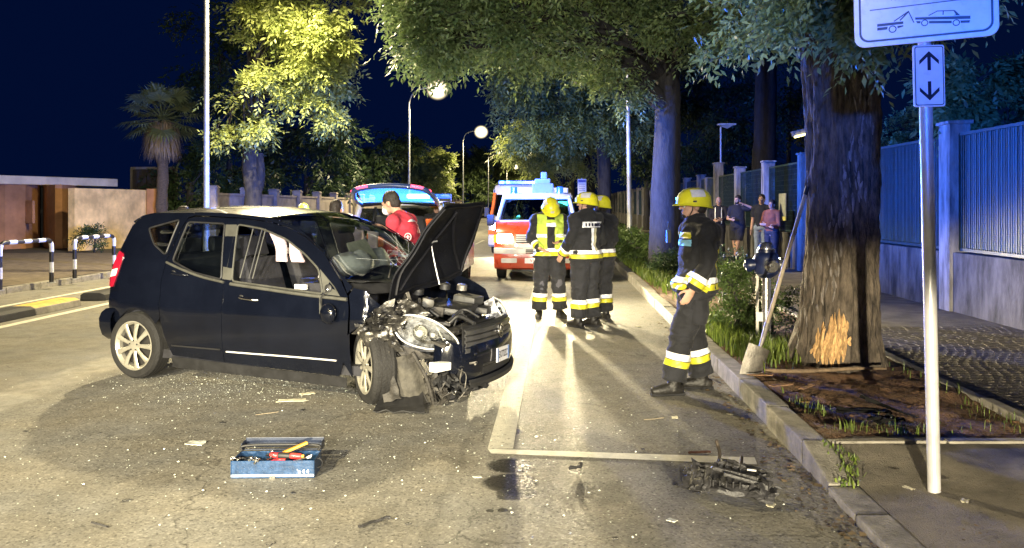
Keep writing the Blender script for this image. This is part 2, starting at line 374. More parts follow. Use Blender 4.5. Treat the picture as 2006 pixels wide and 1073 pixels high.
for a_, b_ in zip(bounds, bounds[1:]):
    kerbstone(a_ + .006, b_ - .006, 1.55 - (.02 if a_ < 4.6 else 0), 1.71, kh(a_), kh(b_), rk)
# left kerb
for i in range(34): kerbstone(11 + i * 1.0 + .006, 12 + i * 1.0 - .006, -10.27, -10.1, .12, .12, rk)
lp = quadstrip('left_pavement', -40, -10.27, -10, 26, .118, pm('left_paving', (.13, .105, .075), .85, var=.35, scale=5, bump=.5, bscale=50, detail=9)); struct(lp)
lv = quadstrip('left_verge', -40, -10.27, 26, 160, .118, M_dirt); struct(lv)
# ---- right pavement: driveway apron at the front, cobbled walk along the fence
def hp(v, y):
    ramp_ = .05 + .085 * smoothstep(1.75, 3.0, v); return kh(max(y, 4.6)) * .85 if False else (ramp_ + (.135 - ramp_) * smoothstep(4.55, 5.2, y))
ap = MB().grid(lambda v, y: rd(v, y, hp(v, y) - .006 + .006 * noise.noise(Vector((v * 2, y * 2, 0)))), list(np.linspace(1.712, 6.2, 30)), list(np.linspace(-3, 5.3, 50))).build('driveway_apron', M_pave, smooth=1.2); struct(ap)
walk = quadstrip('pavement', 3.32, 6.2, 5.3, 62, .118, M_pave); struct(walk)
rc = random.Random(5); cobs = []
for iy in range(46):
    for iv in range(26):
        yy = 5.62 + iy * .1; vv = 3.39 + iv * .093 + (.04 if iy % 2 else 0)
        vv += .05 * math.sin(iy * .5)
        if vv > .60 * yy - .0 or vv > 5.6: continue
        cobs.append((vv, yy))
cobs.sort(key=lambda q: q[1] + q[0] * .2)
cmesh = []
for k in range(5):
    b = MB(); b.box((0, 0, 0), (.087, .093, .05), taper=.93); o = b.build('cobble', M_cob, walk, jit=.012); cmesh.append(o.data); bpy.data.objects.remove(o)
for k, (vv, yy) in enumerate(cobs[:290]):
    o = bpy.data.objects.new('cobble', cmesh[k % 5]); COL.objects.link(o); o.parent = walk
    o.location = rd(vv + rc.uniform(-.008, .008), yy + rc.uniform(-.008, .008), .0955 + rc.uniform(-.002, .002)); o.rotation_euler = (rc.uniform(-.025, .025), rc.uniform(-.025, .025), RZ + rc.uniform(-.1, .1))
b = MB()
for (vv, yy) in cobs[290:]:
    b.box(rd(vv + rc.uniform(-.008, .008), yy + rc.uniform(-.008, .008), .0955 + rc.uniform(-.002, .002)), (.087, .093, .05), rot=Matrix.Rotation(RZ + rc.uniform(-.1, .1), 3, 'Z'), taper=.93)
stuff(b.build('cobbles', M_cob, walk))
# edging stones round the planted strip
edging = thing('bed_edging', '', ''); del edging['label']; del edging['category']; struct(edging)
b = None
for i in range(9):
    y0 = 5.2 + i * 1.0; b = MB(); b.bar(rd(3.26, y0 + .006, .1), rd(3.26, y0 + .994, .1 + rc.uniform(-.008, .012)), .1, .12); b.build('edging_stone', M_conc, edging, bevel=.012, jit=.008)
for i in range(15): b = MB(); b.bar(rd(3.26, 14.2 + i * 2, .1), rd(3.26, 16.2 + i * 2, .1), .1, .12); b.build('edging_stone', M_conc, edging, bevel=.012)
for i in range(3):
    x0 = 1.72 + i * .75; b = MB(); b.bar(rd(x0 + .006, 5.19, .082), rd(x0 + .744, 5.19, .085), .085, .12); b.build('edging_stone', M_conc, edging, bevel=.01, jit=.008)
def soilz(v, y):
    d = math.hypot(v - 2.56, y - 7.6); return .128 + .05 * math.exp(-(d / .75) ** 2) + .028 * noise.noise(Vector((v * 3, y * 3, 1))) + .014 * noise.noise(Vector((v * 11, y * 11, 5))) + .008 * noise.noise(Vector((v * 30, y * 30, 9)))
soil = MB().grid(lambda v, y: rd(v, y, soilz(v, y)), list(np.linspace(1.705, 3.22, 46)), list(np.linspace(5.22, 11, 150)) + list(np.linspace(11.2, 62, 90))).build('soil_bed', M_soil, smooth=1.4); struct(soil)
# ================================================================ SCATTERED STUFF
rs = np.random.RandomState(11)
def scatter(name, pts, size, mat, flat=.3, kind=3):
    n = len(pts); sz = size[0] + (size[1] - size[0]) * rs.rand(n) ** 2; V = np.zeros((n, 4, 3)); a0 = rs.rand(n) * 6.28
    for k in range(4):
        a = a0 + k * 1.57 + rs.rand(n) * .7; r = sz * (.55 + .6 * rs.rand(n)); V[:, k, 0] = pts[:, 0] + r * np.cos(a); V[:, k, 1] = pts[:, 1] + r * np.sin(a)
        V[:, k, 2] = pts[:, 2] + .0015 + sz * flat * rs.rand(n)
    o = npmesh(name, V.reshape(-1, 3), np.arange(n * 4).reshape(n, 4), mat); stuff(o); return o
def near_pts(px, py, n, sx, sy):
    c = gr(px, py); return np.stack([c.x + rs.randn(n) * sx, c.y + rs.randn(n) * sy, np.full(n, .001)], 1)
pts = np.concatenate([near_pts(520, 745, 2200, .7, .22), near_pts(560, 770, 2200, .9, .3), near_pts(450, 850, 1300, 1.3, .6), near_pts(350, 960, 400, 1.3, .6), near_pts(1060, 850, 350, .55, .9), near_pts(900, 850, 350, .8, .6), near_pts(800, 1000, 200, 1.6, .4)])
tag(scatter('glass_fragments', pts, (.0025, .0095), pm('crumbled_glass', (.80, .84, .74), .12, var=.1, spec=.8, island=.5), .7), 'crumbs of broken window glass scattered over the road in front of the black car', 'glass fragments')
pts = np.stack([1.5 + .0544 * 0 + rs.rand(700) * .0, 3.4 + rs.rand(700) ** 1.4 * 9, np.zeros(700)], 1); pts[:, 0] = 1.54 - np.abs(rs.randn(700)) * .12 + SL * pts[:, 1]
tag(scatter('gutter_litter', pts, (.006, .028), pm('dead_leaf', (.14, .1, .055), .9, var=.3, island=.6), .6), 'dead leaf litter and grit gathered along the foot of the right kerb', 'leaf litter')
vv = 1.75 + rs.rand(1500) * 1.4; yy = 5.3 + rs.rand(1500) ** 1.3 * 6
pts = np.array([list(rd(a_, b_, soilz(a_, b_) + .004)) for a_, b_ in zip(vv, yy)])
tag(scatter('bark_litter', pts, (.006, .03), pm('bark_chip', (.16, .085, .04), .9, var=.4, island=.7), .5), 'bark chips and dead leaves on the soil round the damaged tree', 'leaf litter')
pts = np.concatenate([np.array([list(rd(1.8 + a_ * 2.5, 3.2 + b_ * 2, hp(1.8 + a_ * 2.5, 3.2 + b_ * 2))) for a_, b_ in rs.rand(260, 2)])])
tag(scatter('pavement_litter', pts, (.003, .014), MATS['dead_leaf'], .5), 'small dead leaves and grit on the driveway pavement around the sign post', 'leaf litter')
def blades(name, pts, h, w, mat, lean=.5):
    n = len(pts); hh = h[0] + (h[1] - h[0]) * rs.rand(n); a = rs.rand(n) * 6.28; l = lean * hh * rs.rand(n); V = np.zeros((n, 6, 3)); dx, dy = np.cos(a), np.sin(a); ww = w * (.6 + .8 * rs.rand(n))
    for k, (t, wd, lf) in enumerate(((0, 1, 0), (0, -1, 0), (.6, -.8, .35), (.6, .8, .35), (1, 0, 1), (1, 0, 1))):
        V[:, k, 0] = pts[:, 0] - dy * ww * wd + dx * l * lf; V[:, k, 1] = pts[:, 1] + dx * ww * wd + dy * l * lf; V[:, k, 2] = pts[:, 2] + hh * t * (1 - .25 * lf)
    q = np.arange(n)[:, None] * 6; F = np.concatenate([q + np.array([0, 1, 2, 3]), q + np.array([3, 2, 5, 4])])
    # tip pair kept a hair apart so that the last quad is a real face
    V[:, 5, :2] += .001
    return npmesh(name, V.reshape(-1, 3), F, mat)
M_grass = leafmat('grass_blade', (.05, .10, .015), (.20, .26, .05), .3)
def grass(name, label, regs, h, w):
    P = []
    for (v, y, sv, sy, n) in regs:
        for _ in range(n):
            a_, b_ = v + rs.randn() * sv, y + rs.randn() * sy
            if 1.72 < a_ < 3.25: P.append(list(rd(a_, b_, soilz(a_, b_) - .01)))
    o = blades(name, np.array(P), h, w, M_grass); stuff(o); tag(o, label, 'grass'); return o
grass('grass', 'lush green grass lit by the lamps beside the kerb behind the standing firefighter', [(1.95, 9.0, .14, .55, 1500), (2.1, 8.4, .15, .4, 700), (2.3, 8.1, .2, .25, 400), (1.95, 10.5, .12, .6, 700)], (.06, .24), .006)
grass('grass', 'sparse weeds and grass blades growing along the edge of the soil bed', [(1.95, 5.42, .07, .04, 40), (2.3, 5.36, .06, .04, 26), (2.25, 5.5, .05, .05, 22), (1.85, 6.2, .04, .08, 26), (3.1, 5.6, .08, .3, 50), (1.9, 5.9, .05, .06, 24), (3.1, 6.5, .06, .5, 40), (2.7, 5.4, .3, .05, 18)], (.02, .13), .003)
grass('grass', 'yellow green grass edge along the kerb beyond the fire fighters', [(1.95, 22, .15, 3., 2400), (2.1, 17, .2, 1.6, 900), (2.0, 28, .15, 3., 1200)], (.1, .3), .012)
P = []
for (px, py, n) in ((1660, 930, 40), (1655, 945, 25), (1632, 905, 18), (1668, 915, 25)):
    c = gr(px, py, .05)
    for _ in range(n): x, yv = c.x + rs.randn() * .03, c.y + rs.randn() * .05; P.append((x, yv, hp(x - SL * yv, yv) - .008))
o = blades('weed_tuft', np.array(P), (.02, .07), .006, M_grass, 1.1); stuff(o); tag(o, 'low weeds growing from the joint of the dropped kerb', 'weeds')
# ================================================================ FENCE, WALLS, BUILDING
M_fp = pm('pillar_concrete', (.24, .23, .22), .85, var=.55, scale=3, bump=.4, bscale=30, detail=9, aniso=(2.5, 2.5, .5))
M_bar = pm('fence_steel', (.02, .045, .046), .5, var=.3, scale=8)
M_rib = pm('fence_sheet', (.016, .048, .055), .55, var=.6, scale=1.6, bump=.1)
M_pl = pm('plinth_render', (.085, .08, .072), .9, var=.75, scale=2.2, bump=.6, aniso=(2, 2, .6), bscale=25, detail=10)
fence = thing('fence', 'tall mesh fence with concrete pillars on a low wall along the right pavement', 'fence')
PY = [5.2, 8.5, 11.8, 15.1, 18.85, 22.2, 25.6, 29.0]
y = 32.5
while y < 90: PY.append(y); y += 3.5
FV = 5.75
for i, y in enumerate(PY):
    top = 2.8 if i != 7 else 3.1
    MB().box(rd(FV, y, (top + .1) / 2), (.3, .32, top - .1), rot=RZ).box(rd(FV, y, top + .02), (.36, .38, .05), rot=RZ).build('pillar', M_fp, fence, bevel=.015, jit=.012)
MB().box(rd(FV + .1, 31.2, 1.4), (.34, .34, 2.6), rot=RZ).build('pillar', M_fp, fence, bevel=.02, jit=.015)
for i, (a, b_) in enumerate(zip(PY, PY[1:])):
    b = MB(); b.bar(rd(FV, a + .165, .53), rd(FV, b_ - .165, .53), .2, .86, up=(0, 0, 1)); b.build('plinth', M_pl, fence, bevel=.012)
    b = MB(); z0, z1 = 1.0, 2.64; y0, y1 = a + .19, b_ - .19
    for p, q in (((y0, z0), (y1, z0)), ((y0, z1), (y1, z1))): b.bar(rd(FV, p[0], p[1]), rd(FV, q[0], q[1]), .04, .04)
    for yy in (y0, y1): b.bar(rd(FV, yy, z0), rd(FV, yy, z1), .04, .04, up=(0, 1, 0))
    b.build('panel_frame', M_bar, fence)
    b = MB(); nb = int((y1 - y0) / (.055 if i < 3 else .09 if i < 8 else .25))
    for k in range(1, nb):
        yy = y0 + (y1 - y0) * k / nb; b.bar(rd(FV - .012, yy, z0), rd(FV - .012, yy, z1), .01 if i < 8 else .03, .012, up=(0, 1, 0))
    for k in range(1, 13 if i < 8 else 4):
        zz = z0 + (z1 - z0) * k / (13 if i < 8 else 4); b.bar(rd(FV + .0, y0, zz), rd(FV + .0, y1, zz), .012, .008)
    stuff(b.build('fence_bars', M_bar, fence, fix=False))
    if i < 3:    # ribbed screening sheet fixed behind the bars
        b = MB(); n = int((y1 - y0) / .07)
        b.grid(lambda yy, zz: rd(FV + .045 + (.018 if int(round((yy - y0) / (y1 - y0) * n)) % 2 else 0), yy, zz), [y0 + (y1 - y0) * k / n for k in range(n + 1)], [z0 + .03, z1 - .02]); b.build('screen_sheet', M_rib, fence, fix=False)
for i in (4,):
    b = MB(); b.box(rd(FV - .06, 20.55, 1.62), (.02, .62, .62), rot=RZ).build('notice_board', pm('notice_paper', (.35, .36, .30), .6, var=.25, scale=7), fence)
    MB().box(rd(FV - .075, 20.5, 1.3), (.02, .6, .1), rot=RZ).build('notice_strip', pm('notice_yellow', (.7, .62, .18), .6, var=.2), fence)
# left garden wall with pillars
M_wl = pm('wall_panel', (.36, .31, .25), .88, var=.25, scale=2.5, bump=.4, bscale=25, detail=8)
gw = thing('garden_wall', 'low beige panel wall with capped pillars along the far left side of the road', 'wall')
ys = [26.6 + 2.9 * i for i in range(25)]
for i, y in enumerate(ys):
    MB().box(rd(-11.2, y, 1.1), (.34, .34, 2.2), rot=RZ).box(rd(-11.2, y, 2.24), (.42, .42, .09), rot=RZ, taper=.7).build('pillar', M_wl, gw, bevel=.02 if i < 8 else 0)
    if i: MB().bar(rd(-11.2, ys[i - 1] + .18, 1.0), rd(-11.2, y - .18, 1.0), .12, 1.9).build('wall_panel', M_wl, gw); MB().bar(rd(-11.2, ys[i - 1] + .18, 2.0), rd(-11.2, y - .18, 2.0), .2, .08).build('coping', M_wl, gw)
# low flat-roofed building at the far left
M_tan = pm('ochre_render', (.74, .54, .24), .9, var=.32, scale=1.4, bump=.5, bscale=90, detail=9)
M_brn = pm('brown_render', (.42, .21, .09), .9, var=.3, scale=.9, bump=.4, bscale=60, detail=7)
M_slab = pm('cream_fascia', (.80, .68, .42), .8, var=.12, scale=2)
bl = thing('low_building', 'low ochre building with a flat cream roof slab behind the striped barriers', 'building')
d = Vector((2.1, 4.3, 0)).normalized(); nrm = Vector((d.y, -d.x, 0))
def lb(s, t, z): q = Vector((-17.5, 28, 0)) + d * s - nrm * t; q.z = z; return q
poly = [(-7, -.2), (4.0, -.2), (4.5, -.08), (4.72, .2), (4.8, .7), (4.8, 6), (-7, 6)]
b = MB(); n = len(poly); vs = [lb(s, t, 2.36) for s, t in poly] + [lb(s, t, 2.66) for s, t in poly]
b.add(vs, [tuple(range(n)), tuple(range(2 * n - 1, n - 1, -1))] + [(i, (i + 1) % n, n + (i + 1) % n, n + i) for i in range(n)]); b.build('roof_slab', M_slab, bl, bevel=.03)
def wallarc(name, pts, z0, z1, mat, th=.25):
    b = MB(); P = [Vector((p[0], p[1], 0)) for p in pts]; k = len(P); vs = []
    for i, p in enumerate(P):
        t = (P[min(i + 1, k - 1)] - P[max(i - 1, 0)]).normalized(); m = Vector((-t.y, t.x, 0)) * th
        vs += [p + Vector((0, 0, z0)), p + Vector((0, 0, z1)), p + m + Vector((0, 0, z1)), p + m + Vector((0, 0, z0))]
    fs = []
    for i in range(k - 1):
        for j in range(4): fs.append((i * 4 + j, i * 4 + (j + 1) % 4, (i + 1) * 4 + (j + 1) % 4, (i + 1) * 4 + j))
    fs += [(0, 1, 2, 3), tuple(4 * (k - 1) + q for q in (3, 2, 1, 0))]
    return b.add(vs, fs).build(name, mat, bl, smooth=.6)
def px_arc(pts): return [(at(px, 402, y).x, y) for px, y in pts]
wallarc('wall', px_arc([(-120, 27.5), (-40, 27.8), (10, 28), (50, 28.6), (72, 29.4), (78, 30.2)]), .1, 2.36, M_brn)
wallarc('rounded_column', px_arc([(84, 30.4), (88, 29.5), (95, 28.9), (108, 28.5), (122, 28.6), (136, 29.2), (147, 30.2), (150, 31)]), .1, 2.36, M_brn)
wallarc('door_recess', px_arc([(60, 31.5), (110, 31.7)]), .1, 2.36, pm('dark_door', (.03, .028, .03), .6), .1)
wallarc('front_wall', px_arc([(146, 26.9), (200, 28.1), (250, 29.3), (288, 30.3)]), .1, 2.2, M_tan)
wallarc('end_pier', px_arc([(287, 30.15), (313, 30.15)]), .1, 2.24, M_brn, .5)
MB().box((at(57, 402, 28.45).x, 28.52, 1.4), (.42, .1, .8), rot=-.5).build('meter_box', M_brn, bl, bevel=.02)
# timber gate seen above the building
bd = thing('timber_gate', 'tall dark plank gate with a pale frame behind the ochre building', 'gate', (at(302, 402, 34).x, 34, .1), -.15)
M_pk = pm('dark_plank', (.06, .048, .035), .8, var=.35, scale=4, bump=.4, aniso=(8, 8, 1)); M_fr = pm('pale_frame', (.26, .22, .15), .7)
for i in range(9): MB().box((-.86 + i * .215, 0, 1.52), (.205, .04, 3.0)).build('plank', M_pk, bd, bevel=.006)
MB().box((0, -.02, 3.08), (2.06, .1, .1)).box((-1.0, -.02, 1.55), (.09, .1, 3.0)).box((1.0, -.02, 1.55), (.09, .1, 3.0)).build('frame', M_fr, bd)
# ================================================================ STREET LAMPS
M_pole = pm('galvanised_steel', (.42, .43, .42), .45, .35, var=.18, scale=5, bump=.15, bscale=30)
M_lens = emat('lit_lamp_lens', (1., .84, .5), 40.)
def halo_mat():  # emissive shell fading at its rim, added as glow round each lamp
    m = bpy.data.materials.new('lamp_halo'); m.use_nodes = True; nt = m.node_tree; L = nt.links.new; nt.nodes.remove(nt.nodes['Principled BSDF']); t = nt.nodes.new('ShaderNodeBsdfTransparent'); e = nt.nodes.new('ShaderNodeEmission'); e.inputs[0].default_value = (1, .84, .5, 1); e.inputs[1].default_value = 3.2
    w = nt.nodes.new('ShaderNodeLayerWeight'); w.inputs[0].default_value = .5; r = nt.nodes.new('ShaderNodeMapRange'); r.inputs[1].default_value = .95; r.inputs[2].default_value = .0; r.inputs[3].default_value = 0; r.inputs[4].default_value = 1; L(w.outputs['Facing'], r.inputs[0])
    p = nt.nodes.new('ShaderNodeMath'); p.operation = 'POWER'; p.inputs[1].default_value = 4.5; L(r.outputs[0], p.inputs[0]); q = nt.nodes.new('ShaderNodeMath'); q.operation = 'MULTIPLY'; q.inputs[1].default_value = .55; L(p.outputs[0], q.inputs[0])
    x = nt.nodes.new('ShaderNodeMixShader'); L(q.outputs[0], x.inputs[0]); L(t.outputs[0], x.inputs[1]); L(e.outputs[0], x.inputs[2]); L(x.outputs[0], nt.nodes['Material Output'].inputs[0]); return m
M_halo = halo_mat()
def street_lamp(y, label):
    t = thing('street_lamp', label, 'street lamp', rd(-8.1, y, 0), RZ, 'street lamps along the left side of the road')
    b = MB(); b.tube([(0, 0, 0), (0, 0, 1.2), (0, 0, 6.9)], [.085, .07, .05], 12); b.build('pole', M_pole, t, smooth=SM)
    MB().tube(curve([(0, 0, 6.9), (.02, 0, 7.3), (.2, 0, 7.75), (.6, 0, 8.0), (1.3, 0, 8.1)], 6), .035, 8).build('arm', M_pole, t, smooth=SM)
    b = MB(); b.tube([(1.2, 0, 8.12), (1.35, 0, 8.13), (1.6, 0, 8.12), (1.85, 0, 8.08), (1.95, 0, 8.06)], [.05, .12, .16, .12, .04], 12, ry=[.04, .07, .09, .07, .03]); b.build('lamp_head', pm('lamp_housing', (.2, .2, .2), .5), t, smooth=SM)
    MB().ell((1.58, 0, 8.0), (.22, .17, .15), 18, 11).build('bulb', M_lens, t, smooth=3); MB().ell((1.58, 0, 7.98), (.66, .62, .62), 32, 20).build('lamp_halo', M_halo, t, smooth=3)  # the outer shell is added glow, not a part of the fitting
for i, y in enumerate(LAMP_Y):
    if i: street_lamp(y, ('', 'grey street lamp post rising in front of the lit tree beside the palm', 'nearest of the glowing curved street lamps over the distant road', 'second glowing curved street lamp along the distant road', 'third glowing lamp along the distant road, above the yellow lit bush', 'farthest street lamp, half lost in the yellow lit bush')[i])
def plain_lamp(label, loc, h, r, lean=0.):
    t = thing('street_lamp', label, 'street lamp', loc, (0, R(lean), 0)); MB().tube([(0, 0, 0), (0, 0, 1.5), (0, 0, h)], [r, r * .86, r * .55], 12).build('pole', M_pole, t, smooth=SM); return t
t = plain_lamp('tall pale lamp post in the planted strip beside the second tree', (at(1234, 402, 22).x, 22, .1), 8.5, .075, -.6)
MB().box((-.45, 0, 8.55), (1.1, .22, .1), taper=.8).build('lamp_head', MATS['lamp_housing'], t, bevel=.03)
t = thing('park_lamp', 'short lamp post with a flat T shaped head behind the mesh fence', 'street lamp', (at(1412, 402, 31).x, 31, .1))
MB().tube([(0, 0, 0), (0, 0, 4.5)], [.05, .04], 8).build('pole', M_pole, t, smooth=SM)
b = MB(); b.box((.22, 0, 4.6), (.66, .3, .06)); b.add([(-.05, -.13, 4.56), (.45, -.13, 4.56), (.24, 0, 4.44), (-.05, .13, 4.56), (.45, .13, 4.56)], [(0, 1, 2), (4, 3, 2), (0, 2, 3), (1, 4, 2)]); b.build('lamp_head', pm('lamp_white', (.6, .6, .58), .5), t)
t = plain_lamp('thin far lamp post standing in front of the distant trees', (at(1148, 402, 44).x, 44, .1), 4.6, .05)
MB().box((0, -.1, 4.65), (.14, .5, .1)).build('lamp_head', MATS['lamp_housing'], t, bevel=.02)
# wall lamp of a dark house behind the fence
hs = thing('house_lamp', 'lit yellow floodlight bracket glimpsed beside the trunk of the big tree', 'lamp', at(1566, 262, 24))
MB().box((.05, 0, .06), (.5, .3, .16), rot=Matrix.Rotation(-.25, 3, 'Y')).build('housing', MATS['lamp_housing'], hs, bevel=.02)
MB().box((.0, -.12, -.06), (.34, .16, .05), rot=Matrix.Rotation(-.25, 3, 'Y')).build('lens', emat('yellow_lens', (1, .85, .25), 4), hs)
MB().bar((.1, .1, .05), (.9, .5, .3), .08, .08).build('bracket', M_pole, hs)
# ================================================================ TOW-AWAY SIGN
sgn = thing('parking_sign', 'white tow away zone sign with an arrow plate on a pale steel post', 'road sign', (2.32, 4.49, .11), (0, R(-1.25), 0))
M_post = pm('painted_post', (.55, .54, .55), .4, .25, var=.12, scale=6, bump=.12, bscale=25)
MB().tube([(0, 0, -.1), (0, 0, .3), (0, 0, 1.2), (0, 0, 3.2)], .034, 20).build('post', M_post, sgn, smooth=SM)
MB().lathe([(.036, 0), (.0365, .004), (.0365, .02), (.036, .024)], (0, 0, 1.86), n=20).build('seam_band', M_post, sgn, smooth=SM)
M_sw = pm('sign_white', (.78, .78, .82), .3, var=.04, scale=20); M_sb = pm('sign_black', (.012, .013, .03), .4, var=0); M_se = pm('sign_edge', (.45, .45, .45), .4, .6)
sa = math.atan2(-.30, .63)                          # panel turned: its right end comes nearer
def rrect(w, h, r, n=6):
    out = []
    for cx, cy, a0 in ((w - r, h - r, 0), (-w + r, h - r, 90), (-w + r, -h + r, 180), (w - r, -h + r, 270)):
        for k in range(n + 1): a = R(a0 + 90 * k / n); out.append((cx + r * math.cos(a), cy + r * math.sin(a)))
    return out
def plate(name, w, h, r, M, mats, parent, edge=.012):
    o = MB().prism(rrect(w, h, r), edge, M).build(name, mats, parent, bevel=.003, seg=1); return o
def ring(name, out, inn, M, mat, parent, h=.0012):
    k = len(out); b = MB(); vs = [M @ Vector((p[0], p[1], 0)) for p in out] + [M @ Vector((p[0], p[1], 0)) for p in inn] + [M @ Vector((p[0], p[1], h)) for p in out] + [M @ Vector((p[0], p[1], h)) for p in inn]
    fs = []
    for i in range(k):
        j = (i + 1) % k; fs += [(2 * k + i, 2 * k + j, 3 * k + j, 3 * k + i), (i, j, 2 * k + j, 2 * k + i), (k + j, k + i, 3 * k + i, 3 * k + j)]
    return b.add(vs, fs).build(name, mat, parent)
nx = Vector((math.cos(sa), math.sin(sa), 0)); nf = Vector((nx.y, -nx.x, 0))      # along the panel, out of its face
BM = Matrix.Identity(4)
for i, c in enumerate((nx, Vector((0, 0, 1)), nf)): BM[0][i], BM[1][i], BM[2][i] = c
zb = 2.52 - .11; w2, h2 = .352, .48
PM = BM.copy(); PM.translation = Vector((0, 0, zb + h2)) + nf * .04 + nx * .0
big = plate('sign_panel', w2, h2, .055, PM, [M_sw], sgn)
FM = BM.copy(); FM.translation = PM.translation + nf * .0125
ring('border', rrect(w2 - .026, h2 - .026, .05), rrect(w2 - .037, h2 - .037, .042), FM, M_sb, big)
def S6(zx, zy):                                     # a point of the sign read off the photograph -> panel plane
    px, py = 1660 + zx / 4.667, zy / 4.667; u = (px - 1812) * .00278 * 1.1; w = (93 - .092 * (px - 1700) - py) * .00278
    return (u - .005, w - h2 + .004)
sym = MB(); sym2 = MB()
def spoly(pts): sym.prism([S6(*p) for p in pts][::-1], .0012, FM)
def sline(a, b_, w):
    a, b_ = Vector(S6(*a)), Vector(S6(*b_)); t = (b_ - a).normalized(); q = Vector((-t.y, t.x)) * w / 2 * .0006
    sym.prism([a - q, b_ - q, b_ + q, a + q], .0012, FM)
def sring(c, r, w):
    c = S6(*c); r *= .00062; w *= .0006; k = 20
    o_ = [(c[0] + r * math.cos(6.2832 * i / k), c[1] + r * math.sin(6.2832 * i / k)) for i in range(k)]; i_ = [(c[0] + (r - w) * math.cos(6.2832 * i / k), c[1] + (r - w) * math.sin(6.2832 * i / k)) for i in range(k)]
    for i in range(k): j = (i + 1) % k; sym.prism([o_[i], o_[j], i_[j], i_[i]], .0012, FM)
sline((305, 88), (1108, 5), 9)
spoly([(360, 218), (560, 198), (560, 222), (360, 243)]); spoly([(360, 252), (442, 244), (436, 270), (360, 278)]); spoly([(514, 240), (560, 234), (560, 246), (516, 262)])
sring((478, 268), 33, 10); sline((490, 196), (604, 106), 10); sline((535, 190), (604, 108), 12); sline((600, 106), (640, 214), 9)
spoly([(650, 166), (1052, 166), (1052, 194), (650, 187)]); spoly([(655, 200), (690, 201), (688, 220), (665, 220)]); spoly([(752, 202), (918, 206), (918, 228), (752, 224)]); spoly([(980, 206), (1050, 205), (1044, 228), (982, 228)])
sring((720, 218), 29, 9); sring((950, 224), 29, 9)
sline((750, 153), (815, 114), 8); sline((811, 114), (938, 114), 8); sline((858, 114), (856, 150), 9); spoly([(930, 112), (942, 112), (980, 160), (930, 158), (948, 150)])
sym.build('tow_symbol', M_sb, big)
for k in range(6):
    for_m = MB(); u0 = 470 + k * 30; s_ = [(u0, 0), (u0 + 9, -1), (u0 + 12, -60), (u0 + 3, -59)]
    for_m.prism([S6(*p) for p in s_][::-1], .0012, FM); for_m.build('lettering', M_sb, big)
# arrow plate under it
sa2 = math.atan2(-.05, 1); nx2 = Vector((math.cos(sa2), math.sin(sa2), 0)); nf2 = Vector((nx2.y, -nx2.x, 0)); B2 = Matrix.Identity(4)
for i, c in enumerate((nx2, Vector((0, 0, 1)), nf2)): B2[0][i], B2[1][i], B2[2][i] = c
PM2 = B2.copy(); PM2.translation = Vector((.0, 0, 2.225)) + nf2 * .037
ar = plate('arrow_plate', .084, .168, .014, PM2, [M_sw], sgn)
F2 = B2.copy(); F2.translation = PM2.translation + nf2 * .0125
ring('border', rrect(.076, .160, .012), rrect(.072, .156, .01), F2, M_sb, ar)
for s in (1, -1):
    b = MB(); T = lambda p: (p[0], p[1] * s)
    for pl in ([(-.052, .062), (0, .112), (0, .134), (-.052, .084)], [(0, .112), (.052, .062), (.052, .084), (0, .134)], [(-.009, .03), (.009, .03), (.009, .115), (-.009, .115)]):
        pl = [T(p) for p in pl]; b.prism(pl if s > 0 else pl[::-1], .0012, F2)
    b.build('arrow', M_sb, ar)
MB().lathe([(.04, -.012), (.04, .012)], (0, 0, 2.33), n=20).lathe([(.04, -.012), (.04, .012)], (0, 0, 2.12), n=20).build('clamp', M_pole, sgn)
# small far parking sign
ps = thing('parking_notice', 'small white notice sign on a thin post beyond the firefighters', 'road sign', (at(1140, 402, 32).x, 32, .1))
MB().tube([(0, 0, 0), (0, 0, 2.6)], .03, 8).build('post', M_pole, ps); MB().box((0, -.04, 2.25), (.34, .02, .62)).build('sign_panel', M_sw, ps, bevel=.005)
MB().box((0, -.053, 2.48), (.3, .004, .1)).build('blue_band', pm('sign_blue', (.02, .05, .4), .4), ps)
for k in range(4): MB().box((0, -.053, 2.36 - k * .08), (.24, .004, .018)).build('printed_line', M_sb, ps)
